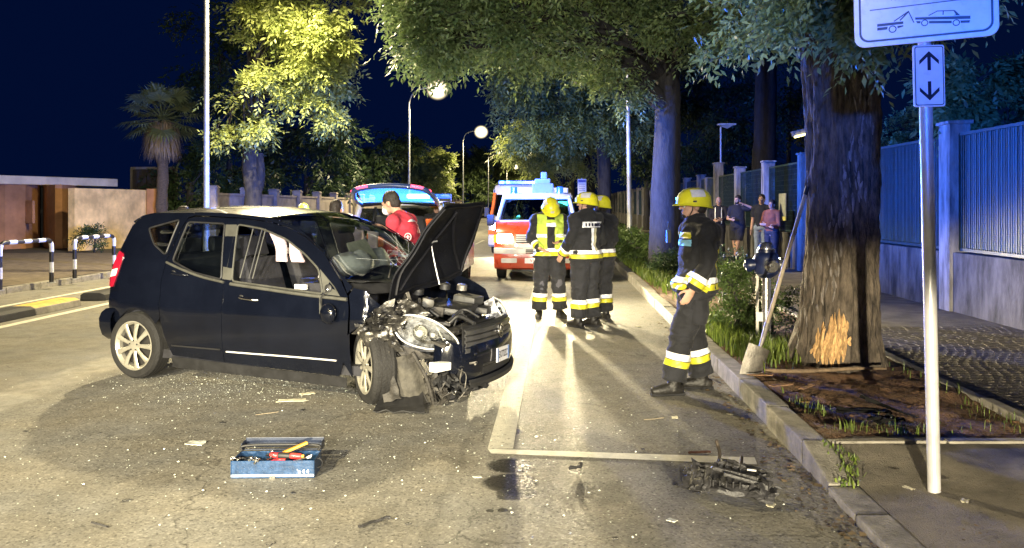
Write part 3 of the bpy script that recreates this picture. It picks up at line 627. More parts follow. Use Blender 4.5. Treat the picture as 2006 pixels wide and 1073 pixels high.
# ================================================================ BARRIERS AND LANE BLOCKS
M_bk = pm('barrier_black', (.015, .014, .013), .45, var=.2); M_bw = pm('barrier_white', (.72, .70, .62), .45, var=.1, scale=12)
def barrier(p0, p1, label):
    t = thing('striped_barrier', label, 'barrier', p0, 0, 'striped hoop barriers on the left kerb'); d = Vector(p1) - Vector(p0); L = d.length; d.normalize(); h = .84; r = .13
    path = [Vector((0, 0, 0))] + [Vector((0, 0, z)) for z in (.2, .4, .6)] + [Vector((0, 0, h - r))]
    for k in range(1, 7): a = R(15 * k); path.append(d * (r - r * math.cos(a)) + Vector((0, 0, h - r + r * math.sin(a))))
    for k in range(1, 14): path.append(d * (r + (L - 2 * r) * k / 14) + Vector((0, 0, h)))
    for k in range(7): a = R(90 - 15 * k); path.append(d * (L - r + r * math.cos(a)) + Vector((0, 0, h - r + r * math.sin(a))))
    path += [d * L + Vector((0, 0, z)) for z in (.6, .4, .2, 0)]
    # resample evenly and cut into bands
    acc = [0.]
    for a, b_ in zip(path, path[1:]): acc.append(acc[-1] + (b_ - a).length)
    tot = acc[-1]; nb = 15
    def pos(s):
        for i in range(len(acc) - 1):
            if acc[i + 1] >= s: return path[i].lerp(path[i + 1], (s - acc[i]) / max(1e-6, acc[i + 1] - acc[i]))
        return path[-1]
    for k in range(nb):
        s0, s1 = tot * k / nb, tot * (k + 1) / nb; MB().tube([pos(s0 + (s1 - s0) * j / 6) for j in range(7)], .04, 12, cap=k in (0, nb - 1)).build('painted_band', M_bw if k % 2 else M_bk, t, smooth=1.2, fix=False)
    for q in (Vector((0, 0, 0)), d * L): MB().lathe([(.0, .012), (.08, .012), (.08, 0)], q, n=14).build('base_plate', M_pole, t)
barrier(rd(-9.88, 14.5, .12), rd(-9.86, 15.95, .12), 'nearer black and white striped hoop barrier at the left edge of the kerb')
barrier(rd(-9.88, 16.75, .12), rd(-9.86, 18.2, .12), 'black and white striped hoop barrier next to the tail of the black car')
M_rub = pm('black_rubber', (.02, .02, .022), .75, var=.3, bump=.3); M_ylw = pm('yellow_block', (.60, .42, .09), .75, var=.25, scale=8, bump=.3)
def block(y0, y1, mats, label):
    b = MB(); pr = [(-.24, 0), (.2, 0), (.18, .1), (.1, .135), (-.18, .135), (-.24, .1)]; n = len(pr)
    vs = [rd(-7.9 + v, y0 + .004, z) for v, z in pr] + [rd(-7.9 + v, y1 - .004, z) for v, z in pr]
    b.add(vs, [tuple(range(n)), tuple(range(2 * n - 1, n - 1, -1))], 0); b.add(vs, [(i, (i + 1) % n, n + (i + 1) % n, n + i) for i in (0, 1)] + [(5, 0, n, n + 5)], 0)
    b.add(vs, [(i, i + 1, n + i + 1, n + i) for i in (2, 3, 4)], 1 if len(mats) > 1 else 0)
    tag(b.build('lane_divider', mats, None, bevel=.012), label, 'lane divider', 'rubber lane divider blocks on the road')
block(9.8, 10.95, [M_conc, M_ylw], 'lane divider block cut off by the left edge'); block(10.95, 12.1, [M_rub], 'black rubber lane divider block before the yellow topped one')
block(12.1, 13.25, [M_conc, M_ylw], 'yellow topped lane divider block on the road left of the car'); block(13.95, 15.1, [M_rub], 'black rubber lane divider block half hidden by the car tail')
# ================================================================ HYDRANT, SHOVEL
hy = thing('hydrant', 'dark blue pillar hydrant head on a steel standpipe beside the big tree', 'hydrant', (at(1501, 402, 8.9).x, 8.9, .1), -.4)
M_hb = pm('hydrant_blue', (.012, .02, .07), .35, var=.3, scale=8, coat=.3); M_st = pm('stainless_pipe', (.5, .5, .5), .25, .9, var=.15)
MB().lathe([(.075, 0), (.075, .04), (.05, .05), (.05, .74)], n=20).build('standpipe', M_st, hy, smooth=SM)
MB().lathe([(.05, .74), (.09, .76), (.125, .79), (.135, .86), (.135, .96), (.12, 1.0), (.1, 1.02), (.1, 1.05), (.05, 1.06), (0, 1.06)], n=24).build('head', M_hb, hy, smooth=.6)
MB().lathe([(.085, 1.055), (.085, 1.075), (.06, 1.12), (.02, 1.13), (0, 1.13)], n=20).build('cap', M_st, hy, smooth=.6)
for a, l in ((-2.9, .2), (-1.1, .17), (.4, .18)):
    dv = Vector((math.cos(a), math.sin(a), -.12)); MB().lathe([(.06, .08), (.06, l - .04), (.075, l - .04), (.075, l), (.062, l + .02), (.03, l + .02), (.03, l + .04), (0, l + .04)], (0, 0, .9), dv, n=16).build('outlet', M_hb if a < -2 else M_st, hy, smooth=.6)
MB().tube([(-.09, -.03, -.02), (-.09, -.03, .78)], .016, 8).build('side_pipe', M_bw, hy, smooth=SM); MB().box((-.065, -.05, .32), (.07, .02, .1)).build('tag_plate', M_sw, hy)
A, Bp = at(1474, 738, 7.15), at(1582, 366, 7.42); A = Vector((A.x, A.y, .16)); dsh = (Bp - A).normalized()
sh = thing('shovel', 'long handled shovel leaning against the trunk of the damaged tree', 'shovel', A)
M_wd = pm('worn_ash_wood', (.36, .30, .22), .6, var=.3, scale=4, aniso=(6, 6, .6), bump=.2)
lh = (Bp - A).length
MB().tube([dsh * .42, dsh * (lh * .6), dsh * (lh - .06)], [.019, .018, .017], 10).build('handle', M_wd, sh, smooth=SM)
MB().tube([dsh * (lh - .08), dsh * lh], .021, 10).build('grip', M_bk, sh, smooth=SM); M_sv = pm('worn_steel', (.23, .215, .19), .5, .5, var=.4, scale=9, bump=.3)
MB().tube([dsh * .2, dsh * .3, dsh * .46], [.013, .019, .024], 10).build('socket', M_sv, sh, smooth=SM)
sx = Vector((1, .35, 0)); sx = (sx - dsh * sx.dot(dsh)).normalized(); sn = sx.cross(dsh); b = MB()
b.grid(lambda u, v: dsh * (.24 - v * .3) + sx * (u * (.115 - .02 * v ** 3)) + sn * (-.04 * u * u + .03 * (1 - v)), list(np.linspace(-1, 1, 9)), list(np.linspace(0, 1, 9))); b.build('blade', M_sv, sh, smooth=1.5, solid=.004)
# ================================================================ TREES AND PLANTS
def unit(a): return a / np.maximum(1e-9, np.linalg.norm(a, axis=-1, keepdims=True))
def leaves(name, tips, outd, mat, parent, fronds=3, nl=7, flen=.35, ll=.11, spread=.12, droop=.55, seed=1, wide=.36):
    """pinnate sprays: every tip carries fronds, every frond nl leaflets; real little folded faces"""
    g = np.random.RandomState(seed); T = np.repeat(tips, fronds, 0); O = np.repeat(outd, fronds, 0); n = len(T)
    T = T + g.randn(n, 3) * spread; D = unit(O * .8 + g.randn(n, 3) * .75 + np.array([0, 0, -droop])); Fl = flen * (.6 + .7 * g.rand(n, 1))
    up = unit(np.array([0, 0, 1.]) + g.randn(n, 3) * .45); S = unit(np.cross(D, up)); U = unit(np.cross(S, D))
    out = []
    for j in range(nl):
        t = (j + .6) / nl; sd = 1 if j % 2 else -1
        if j == nl - 1: ax = D + g.randn(n, 3) * .15
        else: ax = D * .55 + S * sd * .85 + g.randn(n, 3) * .22 - np.array([0, 0, .25])
        ax = unit(ax); p = T + D * Fl * t - np.array([0, 0, 1]) * Fl * .25 * t * t; L = ll * (.65 + .6 * g.rand(n, 1)) * (1 - .25 * abs(t - .5))
        w = unit(np.cross(ax, U + g.randn(n, 3) * .25)) * L * wide * .5; nn = unit(np.cross(w, ax)) * L * .07
        out.append(np.stack([p, p + ax * L * .45 + w + nn, p + ax * L, p + ax * L * .45 - w + nn], 1))
    V = np.concatenate(out, 0).reshape(-1, 3); return npmesh(name, V, np.arange(len(V)).reshape(-1, 4), mat, parent)
def blobtips(blobs, g, per=None):
    """tips gathered in clumps on the outer part of each ellipsoid, so that gaps stay between the clumps"""
    P, O = [], []
    for (c, r, n) in blobs:
        c = np.array(c); r = np.array(r if hasattr(r, '__len__') else (r, r, r)); m = max(4, n // 14)
        cd = unit(g.randn(m, 3)); cd[:, 2] = np.abs(cd[:, 2]) * np.where(g.rand(m) < .68, 1, -1); cc = cd * (.5 + .5 * g.rand(m, 1) ** .6)
        k = g.randint(0, m, n); p = cc[k] + g.randn(n, 3) * np.array([.17, .17, .09]); P.append(c + p * r); O.append(unit(p + 1e-6) * np.array([1, 1, .5]))
    return np.concatenate(P), np.concatenate(O)
M_bark = pm('bark', (.095, .076, .058), .9, var=.65, scale=7, bump=1., bscale=34, detail=10, aniso=(3, 3, .8)); M_bark2 = pm('bark_grey', (.032, .03, .028), .9, var=.4, scale=4, bump=.8, bscale=16, aniso=(3, 3, .8))
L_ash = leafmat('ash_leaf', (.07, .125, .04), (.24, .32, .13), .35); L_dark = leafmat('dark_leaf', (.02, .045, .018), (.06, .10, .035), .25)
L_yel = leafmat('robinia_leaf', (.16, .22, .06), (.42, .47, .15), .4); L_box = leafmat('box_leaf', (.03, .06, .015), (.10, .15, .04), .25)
def limb(b, p, q, r0, r1, seed, sag=.12, n=8, k=7):
    g = random.Random(seed); p, q = Vector(p), Vector(q); L = (q - p).length; pts = []
    w = Vector((g.uniform(-1, 1), g.uniform(-1, 1), g.uniform(.2, 1))) * L * sag
    for i in range(k + 1):
        t = i / k; pts.append(p.lerp(q, t) + w * math.sin(math.pi * t) + Vector((g.uniform(-1, 1), g.uniform(-1, 1), g.uniform(-1, 1))) * L * .018 * (0 < i < k))
    b.tube(pts, [r0 + (r1 - r0) * (i / k) ** .8 for i in range(k + 1)], n); return pts
def tree(name, label, cat, base, trunk, blobs, lmat, seed, group=None, bmat=None, twigs=26, fork=None, **kw):
    """trunk: list of (point, radius) from the ground up; limbs run from its top (or fork points) to every blob, twigs on to the tips"""
    t = thing(name, label, cat, base, 0, group); B = Vector(base); g = np.random.RandomState(seed)
    b = MB(); pts = curve([Vector(p) - B for p, r in trunk], 5); rr = np.interp(np.linspace(0, 1, len(pts)), np.linspace(0, 1, len(trunk)), [r for p, r in trunk]); b.tube(pts, list(rr), 14); b.build('trunk', bmat or M_bark2, t, smooth=1.5, jit=.03)
    bb = MB(); tips, od = blobtips([(Vector(c) - B, r, n) for c, r, n in blobs], g); k0 = 0
    for i, (c, r, n) in enumerate(blobs):
        src = pts[-1 - (i % 3) * 2] if fork is None else Vector(fork[i % len(fork)]) - B
        cc = Vector(c) - B; L = (cc - src).length; lp = limb(bb, src, cc, min(rr[-1] * .75, .03 + L * .016), .02, seed * 7 + i)
        for j in g.choice(n, min(twigs, n), False): limb(bb, lp[-1 - int(g.randint(0, 3))], tips[k0 + j], .016, .005, seed + int(j), .1, 4, 3)
        k0 += n
    bb.build('branches', bmat or M_bark2, t, smooth=1.5, fix=False)
    leaves('crown', tips, od, lmat, t, seed=seed, **kw); return t
# ---- the damaged tree
T1 = Vector((3.02, 7.62, .08)); tree1 = thing('damaged_tree', 'thick street tree with torn off bark showing raw orange wood at its foot', 'tree', T1)
def t1r(a, z):
    r = .285 + .03 * math.exp(-((z - 3.2) / .7) ** 2) + .25 * math.exp(-z / .27) * (.8 + .4 * math.sin(3 * a + 1)) + .03 * math.exp(-z / .9)
    w = noise.noise(Vector((math.cos(a) * 1.1, math.sin(a) * 1.1, z * .55))) * .035
    q = Vector((math.cos(a) * 4.6, math.sin(a) * 4.6, z * 1.35)); n1 = noise.noise(q + noise.noise_vector(q * .6) * .5)
    ridge = (1 - abs(n1) * 2.4) * .036 + .018 * (1 - abs(noise.noise(q * 2.3)) * 2) + .005 * noise.noise(q * 7)
    return r + w + ridge
def t1p(a, z, off=0.):
    cx = .03 * smoothstep(0, 1, z) + .03 * math.sin(z * 1.1); r = t1r(a, z) + off; return Vector((cx + r * math.cos(a), r * math.sin(a), z - .1))
zs = list(np.linspace(0, .5, 34)) + list(np.linspace(.53, 4.2, 120)); na = 190
MB().grid(lambda z, k: t1p(2 * math.pi * (k % na) / na, z), zs, list(range(na + 1))).build('trunk', M_bark, tree1, smooth=2.5)
b = MB()
for k, (c, r) in enumerate([((.9, -.3, 6.2), .2), ((-.8, .3, 6.6), .22), ((.2, .9, 6.4), .2), ((-.5, -.8, 5.9), .14)]): limb(b, (0, 0, 3.95), c, r, .1, 40 + k, .08, 10)
b.build('branches', M_bark, tree1, smooth=1.5)
# raw wood: torn splinters standing on the trunk
gw_ = random.Random(8); M_raw = pm('raw_wood', (.52, .32, .14), .8, var=.4, scale=12, bump=.4, bscale=40, aniso=(6, 6, 1), island=.35); b = MB()
a0 = math.atan2(-1.0, -.62)
for k in range(54):
    u = gw_.uniform(-1, 1); a = a0 + u * .40; zc = .47 + gw_.uniform(-.08, .08) + .06 * u; hh = .25 * math.sqrt(max(.05, 1 - u * u)) * gw_.uniform(.55, 1.1)
    z0, z1 = zc - hh * .95, zc + hh * .7; w = gw_.uniform(.008, .02); pts = []
    for j in range(6):
        z = z0 + (z1 - z0) * j / 5; pts.append(t1p(a + .02 * math.sin(j * 1.3 + k), max(.05, z), .012 + gw_.uniform(0, .012)))
    b.tube(pts, [w * .3, w, w * 1.1, w, w * .8, w * .15], 5, ref=(math.cos(a), math.sin(a), 0), ry=[.003, .007, .008, .007, .006, .002])
b.build('raw_wood', M_raw, tree1, smooth=.8, fix=False)
b = MB()      # loosened pale bark plates in a seam running down the trunk
for k in range(120):
    s = gw_.random(); px = 1688 - 92 * s ** 1.1 + gw_.gauss(0, 9 + 8 * s); py = 190 + 450 * s; rx = (px - CX) / FP; d_ = Vector((rx, 1, 0)); ph = math.asin(max(-1, min(1, ((rx * 7.35 - 3.05) / .31)))); a = -math.pi / 2 + ph
    z = HC - (py - CY) / FP * 7.3 - T1.z + .1; L = gw_.uniform(.03, .075); w = gw_.uniform(.006, .014)
    pts = [t1p(a + .05 * math.sin(k) * (j - 1.5) / 3, z + L * (j - 1.5) / 1.5, .004 + gw_.uniform(0, .008)) for j in range(4)]
    b.tube(pts, [w * .3, w, w, w * .3], 5, ref=(math.cos(a), math.sin(a), 0), ry=[.003, .006, .006, .003])
stuff(b.build('bark_plates', pm('pale_bark', (.17, .15, .135), .85, var=.3, scale=20, island=.4), tree1, smooth=.8, fix=False))
bl1 = [((at(1640, 8, 6.7)), .36, 90), (at(1585, -20, 7.4), .5, 120), (at(1700, -60, 6.6), .5, 120), (at(1500, -60, 8.2), .8, 150), (at(1850, -190, 7.2), .9, 160), (at(1780, -40, 8.6), .6, 90)]
g = np.random.RandomState(4); tips, od = blobtips([(Vector(c) - T1, r, n) for c, r, n in bl1], g)
leaves('crown', tips, od, L_ash, tree1, fronds=3, nl=7, flen=.3, ll=.10, spread=.1, seed=5)
b = MB()
for i, (c, r, n) in enumerate(bl1): limb(b, (.1, 0, 3.9), Vector(c) - T1, .045, .015, 300 + i, .12, 6)
b.build('twigs', M_bark2, tree1, smooth=1.5)
# ---- second tree: its canopy spreads over the road
X2, Y2 = at(1302, 402, 18.9).x, 18.9
bl2 = []
for (px, py, Y, r, n) in ((830, 30, 15.2, (.6, 1.2, .7), 170), (838, 85, 15, (.42, .9, .35), 80), (850, 60, 15.2, (.8, 1.2, .6), 190), (880, 95, 15, (.4, .8, .2), 60), (930, 50, 15.5, (.85, 1.3, .65), 220), (960, 0, 16, (1, 1.5, .7), 200), (1010, 80, 16, (.75, 1.2, .5), 170), (1060, 40, 16, (.9, 1.3, .8), 190), (1105, 100, 16.5, (.6, 1, .4), 110), (1130, 20, 17, (.9, 1.3, .8), 170), (1195, 130, 17.5, (.5, .9, .5), 110), (1230, 40, 18, (.8, 1, .7), 120), (1215, 190, 18, (.35, .7, .3), 60), (1345, 25, 16.5, (.7, 1., .6), 150), (1410, 50, 16, (.65, 1., .45), 150), (1460, 0, 17, (.9, 1, .5), 140), (1380, -40, 16.5, (1, 1.2, .7), 120), (890, -90, 15.5, (1.4, 1.6, .8), 160), (1000, -110, 16, (1.8, 1.8, 1), 180), (1200, -120, 17, (1.8, 1.8, 1.), 160)):
    bl2.append((at(px, py, Y), r, int(n * .66)))
tree('ash_tree', 'tall ash with a dark blue lit trunk whose canopy reaches out over the road', 'tree', (X2, Y2, .05), [((X2, Y2, .0), .46), ((X2, Y2, .5), .38), ((X2 + .02, Y2, 2), .34), (at(1308, 250, Y2), .30), (at(1305, 120, Y2), .30), (at(1292, 30, Y2), .26), (at(1290, -60, Y2), .2)],
     bl2, L_ash, 21, fork=[at(1300, 150, Y2)] * 12 + [at(1298, 60, Y2)] * 8, twigs=22, fronds=3, nl=7, flen=.36, ll=.14, spread=.16, droop=.7)
b = MB(); root = [o for o in COL.objects if o.name == 'ash_tree'][0]; Bq = Vector((X2, Y2, .05))
q = [at(1302, 205, Y2), at(1262, 165, 18.6), at(1225, 105, 18.3), at(1190, 40, 18), at(1160, -40, 17.6)]; b.tube(curve([p - Bq for p in q], 5), list(np.linspace(.24, .12, 21)), 10)
q = [at(1232, 115, 18.3), at(1170, 75, 17.8), at(1080, 35, 17), at(980, 22, 16.3), at(880, 12, 15.6)]; b.tube(curve([p - Bq for p in q], 5), list(np.linspace(.11, .03, 21)), 8)
q = [at(1312, 130, Y2), at(1350, 60, 18.3), at(1400, 10, 17.6), at(1430, -30, 17)]; b.tube(curve([p - Bq for p in q], 5), list(np.linspace(.15, .06, 16)), 8)
b.build('limbs', M_bark2, root, smooth=1.5, jit=.02)
# ---- third and fourth in the row
def pxtree(name, label, base, trunk, blobs, lmat, seed, group=None, **kw):
    return tree(name, label, 'tree', base, trunk, [(at(px, py, Y), r, n) for px, py, Y, r, n in blobs], lmat, seed, group, **kw)
x3, y3 = at(1184, 402, 31).x, 31.
pxtree('ash_tree', 'pale barked ash behind the firefighters with drooping lamp lit foliage', (x3, y3, .05), [((x3, y3, 0), .36), ((x3, y3, 1.5), .26), (at(1182, 300, y3), .24), (at(1170, 230, y3), .2)],
       [(1010, 150, 29, (1, 1.6, 1), 190), (1050, 120, 29, (1.2, 1.6, .9), 180), (1090, 170, 29, (1.2, 1.6, 1.), 200), (1030, 230, 29.5, (1, 1.5, .8), 160), (1150, 130, 29, (1.3, 1.6, 1), 200), (1200, 170, 29.5, (1.1, 1.5, 1), 180), (1110, 240, 30, (1.1, 1.5, .8), 160), (1170, 230, 30, (.9, 1.4, .7), 130), (1235, 230, 30, (.9, 1.2, .9), 130), (1060, 60, 30, (1.3, 2, 1), 160), (1260, 140, 30.5, (1, 1.4, 1), 120)], L_ash, 31, twigs=14, fronds=3, nl=7, flen=.42, ll=.19, spread=.22, droop=.8)
x4, y4 = at(1158, 402, 43).x, 43.
pxtree('ash_tree', 'far ash in the row catching yellow street lamp light low in its crown', (x4, y4, .05), [((x4, y4, 0), .32), ((x4, y4, 2), .25), (at(1150, 320, y4), .22), (at(1135, 260, y4), .16)],
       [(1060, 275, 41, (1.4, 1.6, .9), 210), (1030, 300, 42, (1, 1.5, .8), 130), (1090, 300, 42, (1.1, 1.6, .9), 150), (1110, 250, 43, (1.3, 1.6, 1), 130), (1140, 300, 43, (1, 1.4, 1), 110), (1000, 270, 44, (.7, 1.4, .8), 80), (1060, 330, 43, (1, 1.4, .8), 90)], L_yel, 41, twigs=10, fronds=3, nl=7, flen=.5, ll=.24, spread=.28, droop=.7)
for i, (px, Y, h, s, lab) in enumerate(((1120, 58, 7.5, 51, 'distant street tree between the far lamp posts on the right'), (1105, 76, 7, 52, 'most distant street tree on the right of the road'))):
    x = at(px, 402, Y).x; pxtree('ash_tree', lab, (x, Y, .05), [((x, Y, 0), .3), ((x, Y, 2), .22), ((x, Y, 3.2), .2)], [(px - 30, 402 - (h - 2.6) / Y * 1600, Y, (2.2, 2.2, 1.6), 180), (px + 10, 402 - (h - 1.2) / Y * 1600, Y, (2.4, 2.4, 1.8), 180)], L_ash, s, twigs=8, fronds=3, nl=5, flen=.6, ll=.36, spread=.35)
# ---- lamp-lit tree on the left
xl, yl = at(493, 402, 24.5).x, 24.5
pxtree('robinia_tree', 'bright yellow green tree lit by a street lamp on the left side', (xl, yl, .05), [((xl - .05, yl, 0), .3), (at(497, 390, yl), .26), (at(490, 330, yl), .24), (at(492, 285, yl), .22)],
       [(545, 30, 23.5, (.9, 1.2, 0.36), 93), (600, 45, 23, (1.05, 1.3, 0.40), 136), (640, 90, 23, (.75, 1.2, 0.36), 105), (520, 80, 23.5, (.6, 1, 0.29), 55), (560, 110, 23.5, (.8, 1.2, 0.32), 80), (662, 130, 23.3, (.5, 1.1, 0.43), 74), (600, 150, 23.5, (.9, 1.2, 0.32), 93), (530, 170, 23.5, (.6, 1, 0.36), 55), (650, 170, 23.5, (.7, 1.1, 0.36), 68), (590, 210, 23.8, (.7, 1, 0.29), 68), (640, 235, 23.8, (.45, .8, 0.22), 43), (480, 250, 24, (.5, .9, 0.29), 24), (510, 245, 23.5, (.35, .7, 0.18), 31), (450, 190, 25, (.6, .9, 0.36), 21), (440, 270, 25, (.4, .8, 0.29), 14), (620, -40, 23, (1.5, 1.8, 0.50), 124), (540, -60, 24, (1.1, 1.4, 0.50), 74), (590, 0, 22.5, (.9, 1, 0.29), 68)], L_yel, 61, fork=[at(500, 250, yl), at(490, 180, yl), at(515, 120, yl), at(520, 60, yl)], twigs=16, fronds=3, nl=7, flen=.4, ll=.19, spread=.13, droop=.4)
b = MB(); Bq = Vector((xl, yl, .05)); root = [o for o in COL.objects if o.name == 'robinia_tree'][0]
q = [at(490, 290, yl), at(497, 200, yl), at(492, 120, yl), at(478, 60, yl), at(470, -10, yl)]; b.tube(curve([p - Bq for p in q], 5), list(np.linspace(.17, .04, 21)), 8)
q = [at(495, 270, yl), at(515, 180, yl), at(560, 90, yl), at(570, 10, yl)]; b.tube(curve([p - Bq for p in q], 5), list(np.linspace(.14, .04, 16)), 8)
q = [at(497, 392, yl), at(510, 350, yl), at(508, 300, yl)]; b.tube(curve([p - Bq for p in q], 5), list(np.linspace(.16, .12, 11)), 8)
b.build('limbs', M_bark2, root, smooth=1.5)
# ---- dim trees of the park on the left and the far end of the road
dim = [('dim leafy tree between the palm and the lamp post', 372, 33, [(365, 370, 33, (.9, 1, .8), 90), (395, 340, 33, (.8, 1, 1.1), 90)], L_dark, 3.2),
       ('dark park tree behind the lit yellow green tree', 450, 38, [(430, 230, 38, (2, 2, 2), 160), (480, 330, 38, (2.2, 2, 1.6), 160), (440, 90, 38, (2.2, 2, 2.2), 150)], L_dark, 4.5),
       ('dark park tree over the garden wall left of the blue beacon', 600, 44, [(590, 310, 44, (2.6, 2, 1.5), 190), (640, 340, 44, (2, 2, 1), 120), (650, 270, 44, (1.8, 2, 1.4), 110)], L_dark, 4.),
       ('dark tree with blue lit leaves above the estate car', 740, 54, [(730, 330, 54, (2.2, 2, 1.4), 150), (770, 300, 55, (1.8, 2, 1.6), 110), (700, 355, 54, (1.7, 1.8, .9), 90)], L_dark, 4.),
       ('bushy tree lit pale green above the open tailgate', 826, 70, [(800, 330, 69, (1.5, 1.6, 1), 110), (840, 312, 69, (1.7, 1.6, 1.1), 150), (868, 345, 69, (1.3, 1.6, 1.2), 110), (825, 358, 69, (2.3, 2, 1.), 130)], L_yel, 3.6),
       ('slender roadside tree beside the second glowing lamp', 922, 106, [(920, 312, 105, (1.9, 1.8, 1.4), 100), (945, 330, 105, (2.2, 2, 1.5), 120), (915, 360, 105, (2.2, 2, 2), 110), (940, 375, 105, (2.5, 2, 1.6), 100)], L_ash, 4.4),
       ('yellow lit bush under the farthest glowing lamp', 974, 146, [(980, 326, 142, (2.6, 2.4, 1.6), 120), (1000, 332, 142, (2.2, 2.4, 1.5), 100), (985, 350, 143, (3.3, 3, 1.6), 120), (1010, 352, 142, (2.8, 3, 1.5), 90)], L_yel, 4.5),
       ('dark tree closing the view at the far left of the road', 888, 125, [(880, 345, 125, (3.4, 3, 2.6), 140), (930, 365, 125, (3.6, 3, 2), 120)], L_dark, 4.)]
for i, (lab, px, Y, bb_, lm, tz) in enumerate(dim):
    x = at(px, 402, Y).x; pxtree('park_tree', lab, (x, Y, .05), [((x, Y, 0), .2), ((x, Y, tz * .5), .15), ((x, Y, tz * .8), .12)], bb_, lm, 70 + i, twigs=6, fronds=3, nl=5, flen=.45, ll=.012 * Y * .5 + .06, spread=.25)
# ---- garden behind the mesh fence
xb, yb = at(1497, 402, 30).x, 30.
gard = [('massive dark trunk with a burl behind the mesh fence', (xb, yb), [((xb, yb, 0), .5), (at(1497, 330, yb), .44), (at(1499, 250, yb), .40), (at(1500, 120, yb), .38), (at(1500, 0, yb), .32)], [(1480, -20, 29, (2.2, 2, 1.6), 160), (1440, 60, 29, (1.2, 1.4, .8), 110), (1530, 60, 30, (1.2, 1.4, 1), 110)]),
        ('dense dark tree behind the gate pillars', (at(1390, 402, 37).x, 37), None, [(1380, 150, 36, (2, 2, 1.6), 200), (1430, 220, 36, (1.7, 2, 1.4), 190), (1370, 260, 36, (1.7, 2, 1.2), 170), (1440, 300, 36, (1.5, 1.6, .9), 130), (1350, 330, 37, (1.3, 1.5, .9), 110)]),
        ('dark tree beyond the fence between the two big trunks', (at(1545, 402, 34).x, 34), None, [(1550, 120, 34, (1.8, 1.8, 1.6), 150), (1560, 230, 33, (1.2, 1.5, 1.2), 120)]),
        ('dark shrubby tree over the pale far fence', (at(1268, 402, 50).x, 50), None, [(1270, 330, 49, (1.6, 1.8, 1.2), 150), (1240, 290, 49, (1.8, 1.8, 1.3), 140), (1290, 270, 48, (1.6, 1.8, 1.3), 130)])]
for i, (lab, (x, y), tr, bb_) in enumerate(gard):
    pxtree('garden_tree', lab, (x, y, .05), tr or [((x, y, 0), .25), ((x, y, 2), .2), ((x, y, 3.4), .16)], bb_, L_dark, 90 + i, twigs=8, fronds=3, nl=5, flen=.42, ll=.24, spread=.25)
def pblob(lab, px, py, Y, r, n, s, mat=None, ll=.1, h=3.0, cat='shrub', name='garden_shrub', bl=None, **kw):
    c = at(px, py, Y); x, y = c.x, c.y; z0 = .05
    return tree(name, lab, cat, (x, y, z0), [((x, y, z0), .03), ((x, y, (z0 + c.z) / 2), .028), ((x, y, c.z - .2 * (c.z > .8)), .02)], bl or [(c, r, n)], mat or L_ash, s, twigs=10, ll=ll, **{**dict(fronds=3, nl=5, flen=.16, spread=.06), **kw})
pblob('leafy branch hanging over the blue lit fence right of the arrow sign', 1885, 190, 12.4, (.5, .5, .5), 150, 111, ll=.15, flen=.3, nl=7, spread=.1, droop=.9, bl=[(at(1885, 180, 12.4), (.42, .4, .42), 110), (at(1915, 150, 12.6), (.35, .4, .3), 60), (at(1870, 215, 12.3), (.3, .3, .2), 50)])
pblob('pale leaved climber over the fence between the trunk and the sign post', 1745, 255, 15.8, (.5, .4, .4), 90, 112, ll=.1, bl=[(at(1740, 262, 15.8), (.42, .4, .3), 90), (at(1775, 240, 15.9), (.4, .4, .3), 60)])
pblob('dark shrub behind the fence at the right edge', 1975, 180, 12.8, (.6, .6, .5), 110, 113, mat=L_dark, ll=.14, bl=[(at(1985, 170, 12.8), (.4, .4, .4), 90), (at(1960, 230, 12.8), (.4, .4, .2), 50)])
# planted strip
pblob('round leafy shrub in the planted strip behind the standing firefighter', 1447, 600, 9.6, (.3, .3, .34), 260, 121, mat=L_box, ll=.055, droop=.3, flen=.12, bl=[(at(1440, 560, 9.7), (.24, .28, .24), 170), (at(1452, 625, 9.6), (.27, .28, .24), 190)])
pblob('small dark shrub beside the hydrant pipe', 1512, 610, 9.5, (.2, .25, .3), 130, 122, mat=L_box, ll=.055, droop=.3, flen=.12)
pblob('dark bluish shrub behind the round shrub', 1420, 525, 11.5, (.34, .4, .25), 170, 123, mat=L_dark, ll=.06, droop=.3, flen=.14)
pblob('leafy bush at the foot of the second lamp post', 1247, 480, 20.6, (.6, .8, .36), 300, 124, mat=L_box, ll=.11, flen=.2, bl=[(at(1235, 478, 21), (.45, .7, .3), 190), (at(1268, 486, 20), (.4, .6, .3), 150)])
pblob('low dark plants at the foot of the dark blue trunk', 1330, 525, 17.4, (.45, .6, .3), 170, 125, mat=L_dark, ll=.1, flen=.18)
pblob('low grey green bush along the kerb beyond the lamp post', 1215, 470, 27, (.6, 1.2, .4), 170, 126, mat=L_box, ll=.13, flen=.2)
